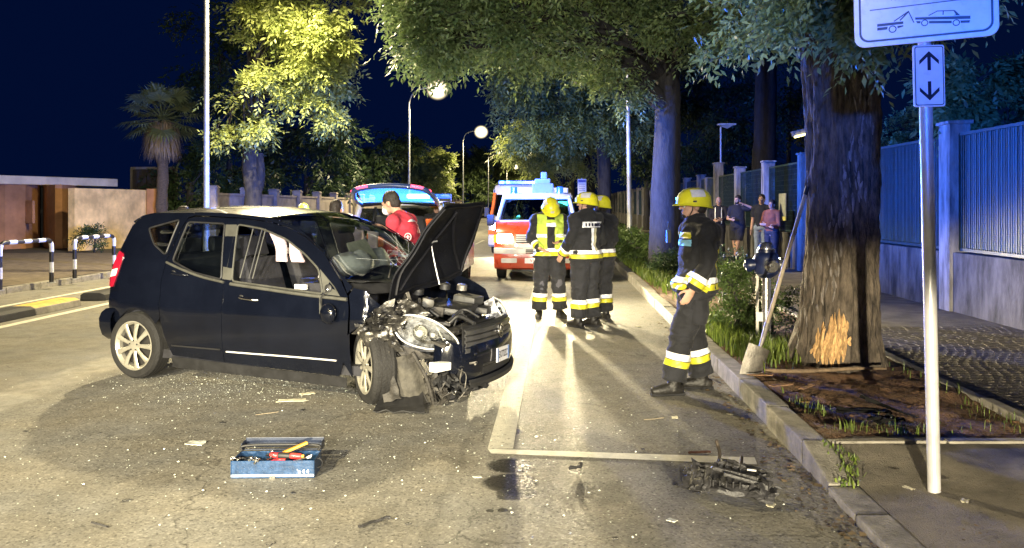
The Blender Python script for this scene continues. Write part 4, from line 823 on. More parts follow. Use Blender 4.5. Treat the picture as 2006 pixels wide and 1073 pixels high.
# ---- fan palm
pal = thing('palm_tree', 'fan palm with a skirt of dead fronds above the ochre wall', 'palm tree', (at(318, 402, 30).x, 30, .1)); b = MB(); g = random.Random(2)
b.tube([(0.02 * math.sin(z * 3), 0, z) for z in np.linspace(0, 4.5, 16)], [.2 - .02 * math.sin(k * 2.1) for k in range(16)], 12); b.build('trunk', pm('palm_fibre', (.10, .08, .06), .95, var=.4, bump=1., bscale=18, aniso=(2, 2, 6)), pal, smooth=1.5, jit=.04)
M_palm = leafmat('palm_frond', (.09, .13, .07), (.22, .27, .14), .2); fr = MB(); M_dead = leafmat('dead_frond', (.18, .14, .09), (.36, .28, .19), .1)
for k in range(34):
    el = R(72 - 105 * (k / 34) + g.uniform(-8, 8)); az = k * 2.4 + g.uniform(-.3, .3); d = Vector((math.cos(az) * math.cos(el), math.sin(az) * math.cos(el), math.sin(el))); Lp = g.uniform(.75, 1.1); o = Vector((0, 0, 4.7)); e = o + d * Lp
    f = MB(); f.tube([o, o + d * Lp * .5 + Vector((0, 0, .03)), e], [.02, .014, .01], 4); x, y = frame(d); up = Vector((0, 0, 1)) - d * d.z; up = up.normalized() if up.length > .1 else y; s = d.cross(up)
    for j in range(22):
        a = R(-118 + 236 * j / 21); q = d * math.cos(a) + s * math.sin(a); Lb = g.uniform(.62, .8) * (1 - .15 * abs(a) / 2); w = up.cross(q).normalized() * .034; m = e + q * Lb * .6 + up * .05 * 0; t = e + q * Lb + Vector((0, 0, -.16 - .2 * g.random())) * Lb + up * .02
        f.add([e, m + w, t, m - w], [(0, 1, 2, 3)])
    f.build('frond', M_palm, pal, fix=False)
sk = MB()
for k in range(900):
    az = g.uniform(0, 6.28); z0 = g.uniform(3.9, 4.7); r0 = g.uniform(.15, .5) * (1 - (z0 - 3.9) * .2) + .1; L = g.uniform(.5, .95); o = Vector((math.cos(az) * r0, math.sin(az) * r0, z0)); q = Vector((math.cos(az) * .25 + g.uniform(-.15, .15), math.sin(az) * .25 + g.uniform(-.15, .15), -1)) * L; w = Vector((-math.sin(az), math.cos(az), 0)) * g.uniform(.008, .022)
    sk.add([o, o + q * .5 + w, o + q, o + q * .5 - w], [(0, 1, 2, 3)])
stuff(sk.build('dead_fronds', M_dead, pal, fix=False))


pblob('low dark weeds at the foot of the ochre wall behind the barriers', 185, 462, 26, (.5, .3, .25), 110, 131, mat=L_dark, ll=.1, flen=.2)
# ================================================================ PEOPLE
M_skin = pm('skin', (.46, .27, .19), .55, var=.12, scale=14, spec=.4); M_hair = pm('dark_hair', (.02, .015, .012), .6, var=.3, scale=30, bump=.6, bscale=90)
M_suit = pm('fire_suit', (.009, .0095, .012), .85, var=.35, scale=7, bump=.35, bscale=120, sheen=.05); M_suit2 = pm('fire_trousers', (.011, .0115, .015), .85, var=.4, scale=6, bump=.35, bscale=110, sheen=.05)
M_tapew = pm('silver_tape', (.82, .82, .84), .35, var=.08, scale=30, spec=.7); M_tapey = pm('yellow_tape', (.56, .52, .03), .45, var=.08, scale=30); M_hel = pm('helmet_yellow', (.66, .62, .025), .3, var=.06, scale=8, coat=.5); M_help = pm('helmet_silver', (.55, .55, .58), .35, var=.1, scale=20)
M_boot = pm('boot_leather', (.012, .011, .01), .5, var=.4, scale=12, bump=.3); M_eye = pm('eye_white', (.7, .7, .68), .2, var=0); M_pup = pm('pupil', (.01, .01, .01), .2, var=0); M_glove = pm('glove', (.09, .14, .17), .8, var=.3)
def bake(b, vox, mat, name, parent, smooth=3, fold=0., fz=(6, 6, 16), seed=0):
    me = b.mesh(name); o = bpy.data.objects.new(name, me); COL.objects.link(o)
    md = o.modifiers.new('r', 'REMESH'); md.mode = 'VOXEL'; md.voxel_size = vox
    dg = bpy.context.evaluated_depsgraph_get(); m2 = bpy.data.meshes.new_from_object(o.evaluated_get(dg)); o.modifiers.clear(); o.data = m2; bpy.data.meshes.remove(me); m2.name = name
    bm = bmesh.new(); bm.from_mesh(m2)
    for _ in range(smooth): bmesh.ops.smooth_vert(bm, verts=bm.verts, factor=.5, use_axis_x=True, use_axis_y=True, use_axis_z=True)
    if fold:
        bm.normal_update(); F = Vector(fz); sd = Vector((seed * 3.1, seed, 0)); ds = []
        for v in bm.verts:
            q = Vector((v.co.x * F.x, v.co.y * F.y, v.co.z * F.z)) + sd; q += noise.noise_vector(v.co * 5 + sd) * .9
            ds.append(v.normal * (fold * ((1 - abs(noise.noise(q)) * 3) * .6 + noise.noise(v.co * 9 + sd) * .8)))
        for v, d in zip(bm.verts, ds): v.co += d
    for f in bm.faces: f.smooth = True
    bm.to_mesh(m2); bm.free(); m2.materials.clear(); m2.materials.append(mat); o.parent = parent; return o
def band(src, name, mat, parent, co, no, t0, t1, filt=None, off=.004, label=None, extra=()):
    """a strip of cloth cut out of a garment between two planes and lifted off it"""
    co, no = Vector(co), Vector(no).normalized(); bm = bmesh.new(); bm.from_mesh(src.data)
    if filt: bmesh.ops.delete(bm, geom=[f for f in bm.faces if not filt(f.calc_center_median())], context='FACES')
    for p, n in [(co + no * t0, -no), (co + no * t1, no)] + list(extra):
        bmesh.ops.bisect_plane(bm, geom=bm.verts[:] + bm.edges[:] + bm.faces[:], plane_co=p, plane_no=n, clear_outer=True)
    bm.normal_update()
    for v in bm.verts: v.co += v.normal * off
    if not bm.faces: bm.free(); return None
    me = bpy.data.meshes.new(name); bm.to_mesh(me); bm.free(); me.materials.clear(); me.materials.append(mat)
    o = bpy.data.objects.new(name, me); COL.objects.link(o); o.parent = parent
    return o
DEF = dict(pel=(0, 0, .93), waist=(0, 0, 1.08), chest=(0, 0, 1.30), neck=(0, -.01, 1.47), head=(0, .0, 1.535), hyaw=0, hpitch=0, hroll=0,
           sL=(-.185, -.01, 1.405), eL=(-.235, -.03, 1.12), wL=(-.24, .05, .88), sR=(.185, -.01, 1.405), eR=(.235, -.03, 1.12), wR=(.24, .05, .88),
           hL=(-.09, 0, .92), kL=(-.1, .02, .50), aL=(-.105, 0, .1), tL=(-.02, 1), hR=(.09, 0, .92), kR=(.1, .02, .50), aR=(.105, 0, .1), tR=(.02, 1), curl=.5, hand=None, palmL=None, palmR=None)
def hand(b, w, d, n, side, curl):
    """palm, four unequal bent fingers and a thumb; d along the hand, n out of the palm, side +1/-1: where the thumb sits"""
    w, d, n = Vector(w), Vector(d).normalized(), Vector(n); n = (n - d * n.dot(d)).normalized(); s = d.cross(n) * side
    b.tube([w - d * .03, w + d * .01, w + d * .05, w + d * .09], [.027, .033, .041, .038], 12, ref=n, ry=[.022, .019, .017, .013])
    for k, L in enumerate((.072, .082, .076, .06)):
        q = w + d * (.088 - .004 * abs(k - 1.3)) + s * (.03 - .02 * k); dd = d.copy(); pts = [q - d * .025]; c = curl * (.8 + .12 * k)
        for j, f in enumerate((.45, .32, .23)):
            pts.append(q.copy()); q = q + dd * L * f; dd = (dd * math.cos(c * .9) + n * math.sin(c * .9)).normalized()
        pts.append(q); b.tube(pts, [.0095, .0098, .009, .0082, .006], 8)
    q = w + d * .02 + s * .03; b.tube([q - s * .012, q + (s * .6 + d * .7).normalized() * .035 + n * .008, q + (s * .5 + d * .85).normalized() * .066 + n * .02 * (1 + curl), q + (s * .35 + d).normalized() * .088 + n * .03 * (1 + curl)], [.014, .0125, .0105, .007], 8)
def person(label, loc, fwd, pose=None, scale=1., group=None, vox=.0075, gv=.012, outfit='fire', seed=0, top=M_suit, bot=M_suit2, skin=M_skin, hair='short', shoes=M_boot, fat=1., extras=()):
    p = dict(DEF); p.update(pose or {}); V = Vector; t = thing('person', label, 'person', loc, math.atan2(-fwd[0], fwd[1]), group); t.scale = (scale,) * 3
    pel, wa, ch, nk, hd = (V(p[k]) for k in ('pel', 'waist', 'chest', 'neck', 'head')); Y = V((0, 1, 0)); fire = outfit == 'fire'
    HM = Matrix.Translation(hd) @ Matrix.Rotation(p['hyaw'], 4, 'Z') @ Matrix.Rotation(p['hpitch'], 4, 'X') @ Matrix.Rotation(p['hroll'], 4, 'Y'); HR = HM.to_3x3()
    def torso(b, g, lo=None, hi=True):
        pts = [pel - V((0, 0, .1)), pel, wa, wa.lerp(ch, .5), ch, ch.lerp(nk, .5)]; rx = [.155, .168 * fat, .15 * fat, .16 * fat, .175, .165]; ry = [.105, .118 * fat, .105 * fat, .115 * fat, .118, .10]
        if lo is not None:
            pts = [V(lo)] + pts[1:]
            if fire: rx[0] += .05; ry[0] += .045; rx[1] += .028; ry[1] += .025
        if hi: pts.append(nk); rx.append(.075); ry.append(.07)
        b.tube(pts, [r + g for r in rx], 20, ref=Y, ry=[r + g for r in ry])
        for s in 'LR': b.ell(p['s' + s], (.068 + g, .066 + g, .066 + g)); b.tube([nk, V(p['s' + s])], [.05 + g, .062 + g], 10)
    def arm(b, s, g, end=1., cuff=0.):
        S, E, Wq = V(p['s' + s]), V(p['e' + s]), V(p['w' + s]); en = E.lerp(Wq, end)
        b.tube([S, S.lerp(E, .35), E, E.lerp(Wq, .3), en], [.06 + g, .056 + g, .047 + g, .045 + g, .033 + g + cuff], 14); b.ell(E, .047 + g, 12, 8)
    def leg(b, s, g, end=1., flare=0.):
        H_, K, A = V(p['h' + s]), V(p['k' + s]), V(p['a' + s]); en = K.lerp(A, end)
        b.tube([H_ + V((0, 0, .04)), H_.lerp(K, .3), K, K.lerp(A, .3), en], [.095 * fat + g, .088 * fat + g, .06 + g, .058 + g, .042 + g + flare], 16); b.ell(K, .06 + g, 12, 8); b.ell(H_, (.1 * fat + g, .11 * fat + g, .11 + g))
    # the body: one continuous skin
    b = MB(); torso(b, -.012)
    b.tube([nk - V((0, 0, .06)), nk, hd + HR @ V((0, -.01, .07))], [.062, .056, .055], 14)
    for c, r in (((0, -.014, .118), (.074, .096, .1)), ((0, .03, .055), (.058, .062, .066)), ((0, .066, .008), (.03, .026, .02)), ((0, .05, .03), (.05, .045, .04)), ((0, .074, .118), (.055, .018, .014)), ((.036, .06, .075), (.024, .026, .026)), ((-.036, .06, .075), (.024, .026, .026)), ((0, .092, .034), (.022, .009, .006)), ((0, .088, .023), (.019, .009, .007)), ((.076, -.012, .075), (.01, .024, .034)), ((-.076, -.012, .075), (.01, .024, .034)), ((0, .113, .064), (.016, .012, .01))):
        b.ell(HM @ V(c), r, 14, 9, rot=HR)
    b.tube([HM @ V(q) for q in ((0, .085, .108), (0, .105, .085), (0, .117, .067))], [.009, .012, .012], 8)
    for s, sg in (('L', 1), ('R', -1)):
        arm(b, s, -.006); d = V(p['w' + s]) - V(p['e' + s]); pn = p['palm' + s] or ((1 if s == 'L' else -1), .25, 0)
        hd_ = p.get('hand' + s) or d; hand(b, p['w' + s], hd_, pn, (1 if s == 'L' else -1) * (1 if V(hd_).cross(V(pn)).y * (1 if s == 'L' else -1) > 0 else -1), p['curl'])
        leg(b, s, -.008); A = V(p['a' + s]); tv = V((*p['t' + s], 0)).normalized(); b.tube([A + V((0, 0, .02)), A - tv * .03 - V((0, 0, .05)), A + tv * .12 - V((0, 0, .065))], [.04, .045, .035], 10)
    body = bake(b, vox, skin, 'body', t, 2)
    for sx in (-1, 1):
        c = HM @ V((sx * .032, .083, .083)); e = MB().ell(c, (.0125, .0125, .0105), 10, 7, rot=HR).build('eye', M_eye, t, smooth=3); MB().ell(HM @ V((sx * .032, .0925, .083)), (.0055, .004, .0055), 8, 6, rot=HR).build('pupil', M_pup, e, smooth=3)
        MB().tube([HM @ V((sx * .014, .094, .102)), HM @ V((sx * .034, .091, .106)), HM @ V((sx * .052, .078, .1))], [.003, .0045, .002], 6).build('eyebrow', M_hair, t)
    if hair:
        b = MB(); b.ell(HM @ V((0, -.024, .134)), (.081, .1, .095), 18, 12, rot=HR); b.ell(HM @ V((0, -.055, .085)), (.076, .07, .085), 16, 10, rot=HR)
        if hair == 'goatee' or hair == 'beard':
            b.ell(HM @ V((0, .078, .004)), (.026, .022, .02), rot=HR); b.ell(HM @ V((0, .099, .044)), (.024, .006, .006), rot=HR)
        if hair == 'beard': b.ell(HM @ V((0, .04, .02)), (.06, .058, .045), rot=HR)
        bake(b, .008, M_hair, 'hair', t, 2, .004, (30, 30, 12), seed)
    # trousers
    if outfit != 'shorts':
        b = MB(); gl = .040 if fire else .014
        for s in 'LR': leg(b, s, gl, .93 if fire else .98, .022 if fire else .02)
        b.tube([pel - V((0, 0, .06)), pel, wa], [.17 * fat + .01, .178 * fat, .16 * fat], 18, ref=Y, ry=[.12 * fat + .01, .128 * fat, .115 * fat]); tr = bake(b, gv, bot, 'trousers', t, 2, .018 if fire else .007, (7, 7, 13), seed + 1)
    else:
        b = MB()
        for s in 'LR':
            H_, K = V(p['h' + s]), V(p['k' + s]); b.tube([H_ + V((0, 0, .04)), H_.lerp(K, .4), H_.lerp(K, .9)], [.11 * fat, .105 * fat, .1 * fat], 14)
        b.tube([pel - V((0, 0, .06)), pel, wa], [.175 * fat, .18 * fat, .16 * fat], 18, ref=Y, ry=[.125 * fat, .13 * fat, .115 * fat]); tr = bake(b, gv, bot, 'shorts', t, 3, .007, (7, 7, 13), seed + 1)
    # boots or shoes
    for s in 'LR':
        A = V(p['a' + s]); K = V(p['k' + s]); tv = V((*p['t' + s], 0)).normalized(); z0 = V((A.x, A.y, 0)); b = MB(); q = A.lerp(K, .5 if fire else .08)
        b.tube([A - V((0, 0, .07)), A, q], [.052, .052, .062 if fire else .05], 14)
        b.tube([z0 - tv * .085 + V((0, 0, .045)), z0 - tv * .04 + V((0, 0, .05)), z0 + tv * .06 + V((0, 0, .055)), z0 + tv * .14 + V((0, 0, .045)), z0 + tv * .195 + V((0, 0, .038))], [.03, .045, .05, .052, .03], 14, ref=(0, 0, 1), ry=[.04, .05, .055, .042, .03])
        b.tube([z0 + V((0, 0, .05)) - tv * .05, z0 + V((0, 0, .07)) + tv * .06], [.045, .045], 12); bo = bake(b, .0085, shoes, 'boot' if fire else 'shoe', t, 2, .002, (20, 20, 20), seed)
        b = MB(); pr = [z0 + tv * x for x in (-.095, -.05, .06, .14, .2)]; b.tube([q_ + V((0, 0, .013)) for q_ in pr], [.034, .047, .047, .052, .028], 12, ref=(0, 0, 1), ry=.014); b.build('sole', M_rub, bo, smooth=.8)
    # jacket / shirt
    b = MB(); g = .042 if fire else .014; lo = pel + V((0, 0, -.05 if fire else 0.02)); torso(b, g, lo)
    for s in 'LR': arm(b, s, .02 if fire else .012, .97 if fire or outfit == 'long' else -1, .014 if fire else 0) if (fire or outfit == 'long') else b.tube([V(p['s' + s]), V(p['s' + s]).lerp(V(p['e' + s]), .75)], [.074, .07], 14)
    if fire: b.tube([nk - V((0, 0, .05)), nk + V((0, .012, .02)), nk + V((0, .02, .075))], [.1, .088, .082], 18)
    jk = bake(b, gv, top, 'jacket' if fire else 'shirt', t, 2, .017 if fire else .006, (7, 7, 12), seed)
    if fire:
        segd = lambda c, s_: (lambda E, Wq: (c - E.lerp(Wq, max(0, min(1.05, (c - E).dot(Wq - E) / (Wq - E).length_squared)))).length)(V(p['e' + s_]), V(p['w' + s_]))
        trunk_ = lambda c: abs(c.x) < .25 and c.z < 1.2 and min(segd(c, 'L'), segd(c, 'R')) > .068
        zc = pel.z
        band(jk, 'reflective_band', M_tapew, t, (0, 0, zc + .035), (0, 0, 1), 0, .05, trunk_); band(jk, 'reflective_band', M_tapey, t, (0, 0, zc - .022), (0, 0, 1), 0, .05, trunk_)
        for s in 'LR':
            E, Wq = V(p['e' + s]), V(p['w' + s]); d = (Wq - E).normalized(); L = (Wq - E).length; near = lambda c, E=E, Wq=Wq: (c - E.lerp(Wq, .72)).length < .12
            band(jk, 'reflective_band', M_tapew, t, E, d, L - .13, L - .085, near); band(jk, 'reflective_band', M_tapey, t, E, d, L - .08, L - .035, near)
            K, A = V(p['k' + s]), V(p['a' + s]); d = (A - K).normalized(); lf = lambda c, K=K, A=A: (c - K.lerp(A, .55)).length < .22 and (abs(c.x - K.lerp(A, .5).x) < .115)
            band(tr, 'reflective_band', M_tapew, t, K, d, .135, .19, lf); band(tr, 'reflective_band', M_tapey, t, K, d, .197, .25, lf)
        # helmet
        he = MB(); n = 28; rows = [(.02, 1.0), (.35, .955), (.66, .80), (.88, .54), (.98, .25), (1.0, .02)]; vs = []; rows = [(-.16, 1.1), (-.06, 1.03)] + rows
        for h, r in rows:
            for j in range(n):
                a = 2 * math.pi * j / n; fr = math.sin(a); x = .126 * r * math.cos(a); yv = .158 * r * fr - .012; z = .135 * h + (.105 - (.028 if fr < -.2 and h < .1 else 0) * min(1, -fr) + (.012 if fr > .3 and h < 0 else 0))
                if h < 0 and fr > .3: yv += .018 * (-h / .16)
                vs.append(HM @ V((x, yv, z)))
        fs = [(i * n + j, i * n + (j + 1) % n, (i + 1) * n + (j + 1) % n, (i + 1) * n + j) for i in range(len(rows) - 1) for j in range(n)] + [tuple(range((len(rows) - 1) * n, len(rows) * n))]
        he.add(vs, fs); hel = he.build('helmet', M_hel, t, smooth=1., solid=.004)
        up = HR @ V((0, 0, 1)); sd = HR @ V((1, 0, 0)); fw = HR @ V((0, 1, 0)); o0 = HM @ V((0, 0, 0))
        for sg in (-1, 1): band(hel, 'reflective_patch', M_help, hel, o0, fw, -.085, .04, lambda c: (c - o0).dot(up) > .15 and (c - o0).dot(sd) * sg > .05, .003, extra=[(o0 + up * .16, -up)])
        band(hel, 'crest', M_tapey, hel, o0, sd, -.016, .016, lambda c: (c - o0).dot(up) > .13, .006)
        MB().box(HM @ V((0, .136, .15)), (.05, .012, .03), rot=HR).build('front_badge', M_help, hel)
        for sg in (-1, 1): MB().tube([HM @ V(q) for q in ((sg * .088, .025, .1), (sg * .08, .03, .05), (sg * .05, .052, -.005), (0, .062, -.022))], .0045, 6).build('chin_strap', M_bk, hel); MB().box(HM @ V((sg * .124, .02, .125)), (.008, .03, .014), rot=HR).build('buckle', M_bk, hel)
    for f in extras: f(t, p, jk, tr, HM)
    return t
V3 = Vector
# -- firefighter standing by the kerb, in profile
def ex_front(t, p, jk, tr, HM):
    band(jk, 'chest_patch', M_tapey, t, (0, 0, 1.345), (0, 0, 1), 0, .05, lambda c: c.y > .03 and abs(c.x) < .19); band(jk, 'chest_patch', pm('tape_bluelit', (.25, .55, .75), .4, var=.1), t, (0, 0, 1.28), (0, 0, 1), 0, .055, lambda c: c.y > .03 and abs(c.x) < .19)  # lower patch: the beacon's blue is put into the tape colour
    for x0, m in ((-.11, M_tapey), (-.055, M_tapew)): band(jk, 'back_stripe', m, t, (x0, 0, 0), (1, 0, 0), 0, .05, lambda c: c.y < -.14 and 1.0 < c.z < 1.28); band(jk, 'back_stripe', m, t, (-x0 - .05, 0, 0), (1, 0, 0), 0, .05, lambda c: c.y < -.14 and 1.0 < c.z < 1.28)
    MB().tube([(-.20, -.09, 1.41), (-.215, -.05, 1.33), (-.225, -.03, 1.2)], .004, 6).build('seam_piping', pm('piping_grey', (.2, .2, .21), .6), t)
    MB().box((.02, .18, 1.36), (.05, .035, .11)).tube([(.03, .18, 1.4), (.03, .175, 1.49)], .005, 6).build('radio', M_bk, t, bevel=.006)
    pk = MB().tube([(-.185, -.03, .83), (-.19, -.03, .73), (-.185, -.02, .62)], [.06, .075, .06], 10, ref=(0, 1, 0), ry=[.07, .085, .07]); bake(pk, .01, M_suit2, 'thigh_pocket', t, 2, .004)
person('firefighter standing in profile at the kerb, yellow helmet with a silver patch, looking left', (1.545, 7.12, 0), (-1, -.1), dict(pel=(0, -.05, .93), waist=(0, -.07, 1.08), chest=(0, -.085, 1.30), neck=(0, -.065, 1.475), head=(0, -.035, 1.54), hpitch=-.04, sL=(-.19, -.10, 1.40), eL=(-.245, -.085, 1.13), wL=(-.23, .045, .92), sR=(.19, -.08, 1.4), eR=(.24, -.12, 1.13), wR=(.23, -.06, .9), hL=(-.095, -.05, .92), kL=(-.10, .10, .5), aL=(-.10, .17, .1), hR=(.09, -.06, .92), kR=(.11, -.07, .5), aR=(.12, -.16, .1), tR=(.25, 1), curl=.45), 1., 'firefighters at the crash', .006, .0095, seed=3, hair='goatee', extras=[ex_front])
# -- the three standing together beyond the car
M_vest = pm('hivis_vest', (.40, .52, .06), .7, var=.15, scale=9, bump=.2, bscale=80)
def ex_vest(t, p, jk, tr, HM):
    for x0, x1 in ((-.19, -.055), (.055, .19)):
        v = band(jk, 'hivis_vest', M_vest, t, (x0, 0, 0), (1, 0, 0), 0, x1 - x0, lambda c: 1.0 < c.z < 1.5 and c.y > -.2 and abs(c.x) < .22, .008)
        band(jk, 'reflective_band', M_tapew, t, (0, 0, 1.17), (0, 0, 1), 0, .05, lambda c: x0 < c.x < x1 and c.y > .05 and abs(c.x) < .2, .012)
    band(jk, 'hivis_vest', M_vest, t, (0, 0, 1.385), (0, 0, 1), 0, .035, lambda c: abs(c.x) < .06 and c.y > 0, .008); band(jk, 'reflective_band', M_tapew, t, (0, 0, 1.325), (0, 0, 1), 0, .055, lambda c: abs(c.x) < .065 and c.y > 0, .009)
    for s in 'LR':
        A, K = V3(p['a' + s]), V3(p['k' + s]); MB().tube([K + V3((0, .035, .1)), K + V3((0, .045, 0)), K + V3((0, .035, -.12))], [.055, .07, .055], 10, ref=(0, 1, 0), ry=.06).build('knee_pad', pm('knee_grey', (.06, .06, .075), .85, var=.2), t, smooth=1)
    MB().box(V3(p['wL']) + V3((.02, .1, .0)), (.05, .09, .012), rot=Matrix.Rotation(.4, 3, 'X')).build('phone', M_bk, t, bevel=.004)
person('firefighter in a lime vest, head bent over his hands, facing the camera', (.54, 11.85, 0), (.12, -1), dict(neck=(0, .02, 1.47), head=(.0, .075, 1.515), hpitch=-.75, eL=(-.27, -.0, 1.16), wL=(-.13, .22, 1.12), eR=(.275, .0, 1.15), wR=(.17, .2, 1.02), handL=(1, .5, -.3), handR=(-.9, .5, -.5), palmL=(0, .2, 1), palmR=(-.1, .2, 1), aL=(-.155, 0, .1), kL=(-.135, .02, .5), aR=(.15, 0, .1), kR=(.13, .02, .5), tL=(-.25, 1), tR=(.25, 1), curl=.7), 1.0, 'firefighters at the crash', .0085, .013, seed=9, extras=[ex_vest])
def ex_back(t, p, jk, tr, HM):
    bk = lambda c: c.y < -.05 and abs(c.x) < .17
    b = band(jk, 'back_lettering_strip', M_tapew, t, (0, 0, 1.31), (0, 0, 1), 0, .075, bk)
    band(jk, 'back_stripe', M_tapew, t, (-.045, 0, 0), (1, 0, 0), 0, .045, lambda c: c.y < -.06 and 1.0 < c.z < 1.30); band(jk, 'back_stripe', pm('tape_dull', (.38, .36, .24), .5), t, (.005, 0, 0), (1, 0, 0), 0, .035, lambda c: c.y < -.06 and 1.0 < c.z < 1.30)
    for k in range(7): MB().box((-.12 + k * .04, -.178 + .012 * abs(k - 3) ** 1.2, 1.347), (.018, .012, .04)).build('lettering', M_sb, b) if b else 0
person('firefighter seen from behind with a white stripe down his back, beside the lime vest', (.99, 10.95, 0), (-.62, .78), dict(hyaw=.55, eL=(-.26, .03, 1.13), wL=(-.24, .2, .95), eR=(.26, -.02, 1.13), wR=(.2, .16, 1.0), aL=(-.12, .02, .1), aR=(.12, -.02, .1), curl=.7), 1.02, 'firefighters at the crash', .0085, .013, seed=14, extras=[ex_back])
person('firefighter half hidden behind the one with the striped back, bluish in the beacon light', (1.25, 11.6, 0), (-.5, .86), dict(hyaw=.35, eR=(.25, .0, 1.13), wR=(.2, .16, 1.02), curl=.6), 1.0, 'firefighters at the crash', .0085, .013, seed=19)
# -- onlookers in front of the fence
def cloth(n, c): return pm(n, c, .85, var=.25, scale=6, bump=.2, bscale=80)
sm = dict(vox=.01, gv=.014)
def at_g(px, Y): return (at(px, 402, Y).x, Y, .12)
def ex_braces(t, p, jk, tr, HM):
    for x0 in (-.1, .075): band(jk, 'brace', M_tapew, t, (x0, 0, 0), (1, 0, 0), 0, .022, lambda c: .98 < c.z < 1.45 and c.y > 0, .004)
person('bald onlooker in dark clothes with pale braces, leftmost of the four by the fence', at_g(1408, 23.6), (-.35, -.9), dict(eR=(.25, .02, 1.12), wR=(.1, .2, 1.08), eL=(-.25, .02, 1.12), wL=(-.1, .2, 1.1)), 1.0, 'onlookers by the fence', outfit='long', top=cloth('navy_shirt', (.01, .01, .025)), bot=cloth('black_trousers', (.012, .012, .018)), hair=None, seed=31, extras=[ex_braces], **sm)
person('onlooker in a dark t-shirt and shorts with legs crossed and one elbow raised', at_g(1445, 22.4), (-.5, -.85), dict(eL=(-.46, .0, 1.38), wL=(-.22, .12, 1.5), eR=(.26, .02, 1.12), wR=(.1, .22, 1.1), kL=(-.02, .05, .5), aL=(.06, .06, .1), kR=(.09, .02, .5), aR=(.05, -.08, .1), hyaw=-.3), 1.02, 'onlookers by the fence', outfit='shorts', top=cloth('black_tshirt', (.008, .008, .012)), bot=cloth('black_shorts', (.012, .012, .016)), fat=1.18, hair='beard', seed=37, **sm)
person('young onlooker with short dark hair in a navy t-shirt and pale trousers', at_g(1492, 20.6), (-.6, -.8), dict(hyaw=.1), 1.02, 'onlookers by the fence', outfit='tee', top=cloth('navy_tshirt', (.01, .012, .03)), bot=cloth('pale_jeans', (.22, .27, .38)), seed=41, **sm)
person('shorter onlooker in a rust coloured top with folded arms, behind the hydrant', at_g(1512, 19.7), (-.75, -.65), dict(eL=(-.25, .06, 1.12), wL=(.05, .2, 1.12), eR=(.25, .06, 1.12), wR=(-.08, .22, 1.06)), .94, 'onlookers by the fence', outfit='long', top=cloth('rust_top', (.18, .055, .03)), bot=cloth('dark_jeans', (.02, .025, .045)), fat=1.1, seed=43, **sm)
# -- people beyond the car
M_red = cloth('rescue_red', (.50, .035, .06))
def ex_red(t, p, jk, tr, HM):
    mk = MB(); mk.ell(HM @ V3((0, .075, .035)), (.056, .048, .048), 14, 9, rot=HM.to_3x3()); mk.build('face_mask', M_sw, t, smooth=3)
    band(jk, 'reflective_band', M_tapew, t, (0, 0, 1.0), (0, 0, 1), 0, .05, lambda c: abs(c.x) < .24, .004); band(jk, 'shoulder_tape', M_tapew, t, (0, 0, 1.375), (0, 0, 1), 0, .04, lambda c: c.y < .0 and abs(c.x) < .2, .004)
    R_ = Matrix.Rotation(1.25, 4, 'Z')
    for k, (yv, z) in enumerate(((.06, 1.22), (-.08, 1.22))):
        pr = rrect(.042, .042, .04, 5); M = facing((-.235, yv, z), (-1, 0, .05)); o = ring('round_badge', [(x, y) for x, y in pr], [(x * .78, y * .78) for x, y in pr], M, M_sw, t, .004)
        MB().box((-.238, yv, z), (.004, .012, .045)).box((-.238, yv, z), (.004, .045, .012)).build('badge_cross', M_sw, o)
person('rescuer in a red jacket with a white mask leaning in by the police car', (-1.14, 9.3, 0), (-.9, .35), dict(waist=(0, .02, 1.08), chest=(0, .08, 1.29), neck=(0, .15, 1.45), head=(0, .23, 1.49), hpitch=-.4, sL=(-.19, .12, 1.38), eL=(-.24, .15, 1.1), wL=(-.2, .33, .97), sR=(.19, .12, 1.38), eR=(.24, .18, 1.1), wR=(.18, .36, 1.0)), 1.05, 'rescuers beyond the car', outfit='long', top=M_red, bot=M_red, seed=47, extras=[ex_red], **sm)
person('dark haired person whose head shows over the roof of the black car', (at(660, 402, 10.6).x, 10.6, 0), (.3, 1), dict(), .97, 'rescuers beyond the car', outfit='long', top=cloth('dark_jacket', (.02, .02, .03)), bot=MATS['black_trousers'], seed=53, **sm)
person('person with a pale cap of hair bending behind the rear of the black car', (at(372, 402, 11.2).x, 11.2, 0), (-1, .2), dict(neck=(0, .04, 1.47), head=(0, .09, 1.5), hpitch=-.3, eR=(.25, .05, 1.15), wR=(.14, .34, 1.42), handR=(0, .3, 1), curl=.2), .94, 'rescuers beyond the car', outfit='long', top=MATS['dark_jacket'], bot=MATS['black_trousers'], seed=59, **sm)
person('distant firefighter with a small yellow helmet in front of the garden wall', (at(595, 402, 19).x, 19, 0), (.5, -.85), dict(), .95, 'firefighters at the crash', .012, .018, seed=61)
def ex_or(t, p, jk, tr, HM): band(jk, 'orange_vest', pm('orange_vest', (.8, .16, .03), .7), t, (0, 0, 1.12), (0, 0, 1), 0, .3, lambda c: abs(c.x) < .2, .006)
person('firefighter with orange vest panels beside the open tailgate', (at(857, 402, 15.2).x, 15.2, 0), (-.3, -.95), dict(), .97, 'firefighters at the crash', .012, .018, seed=67, extras=[ex_or])
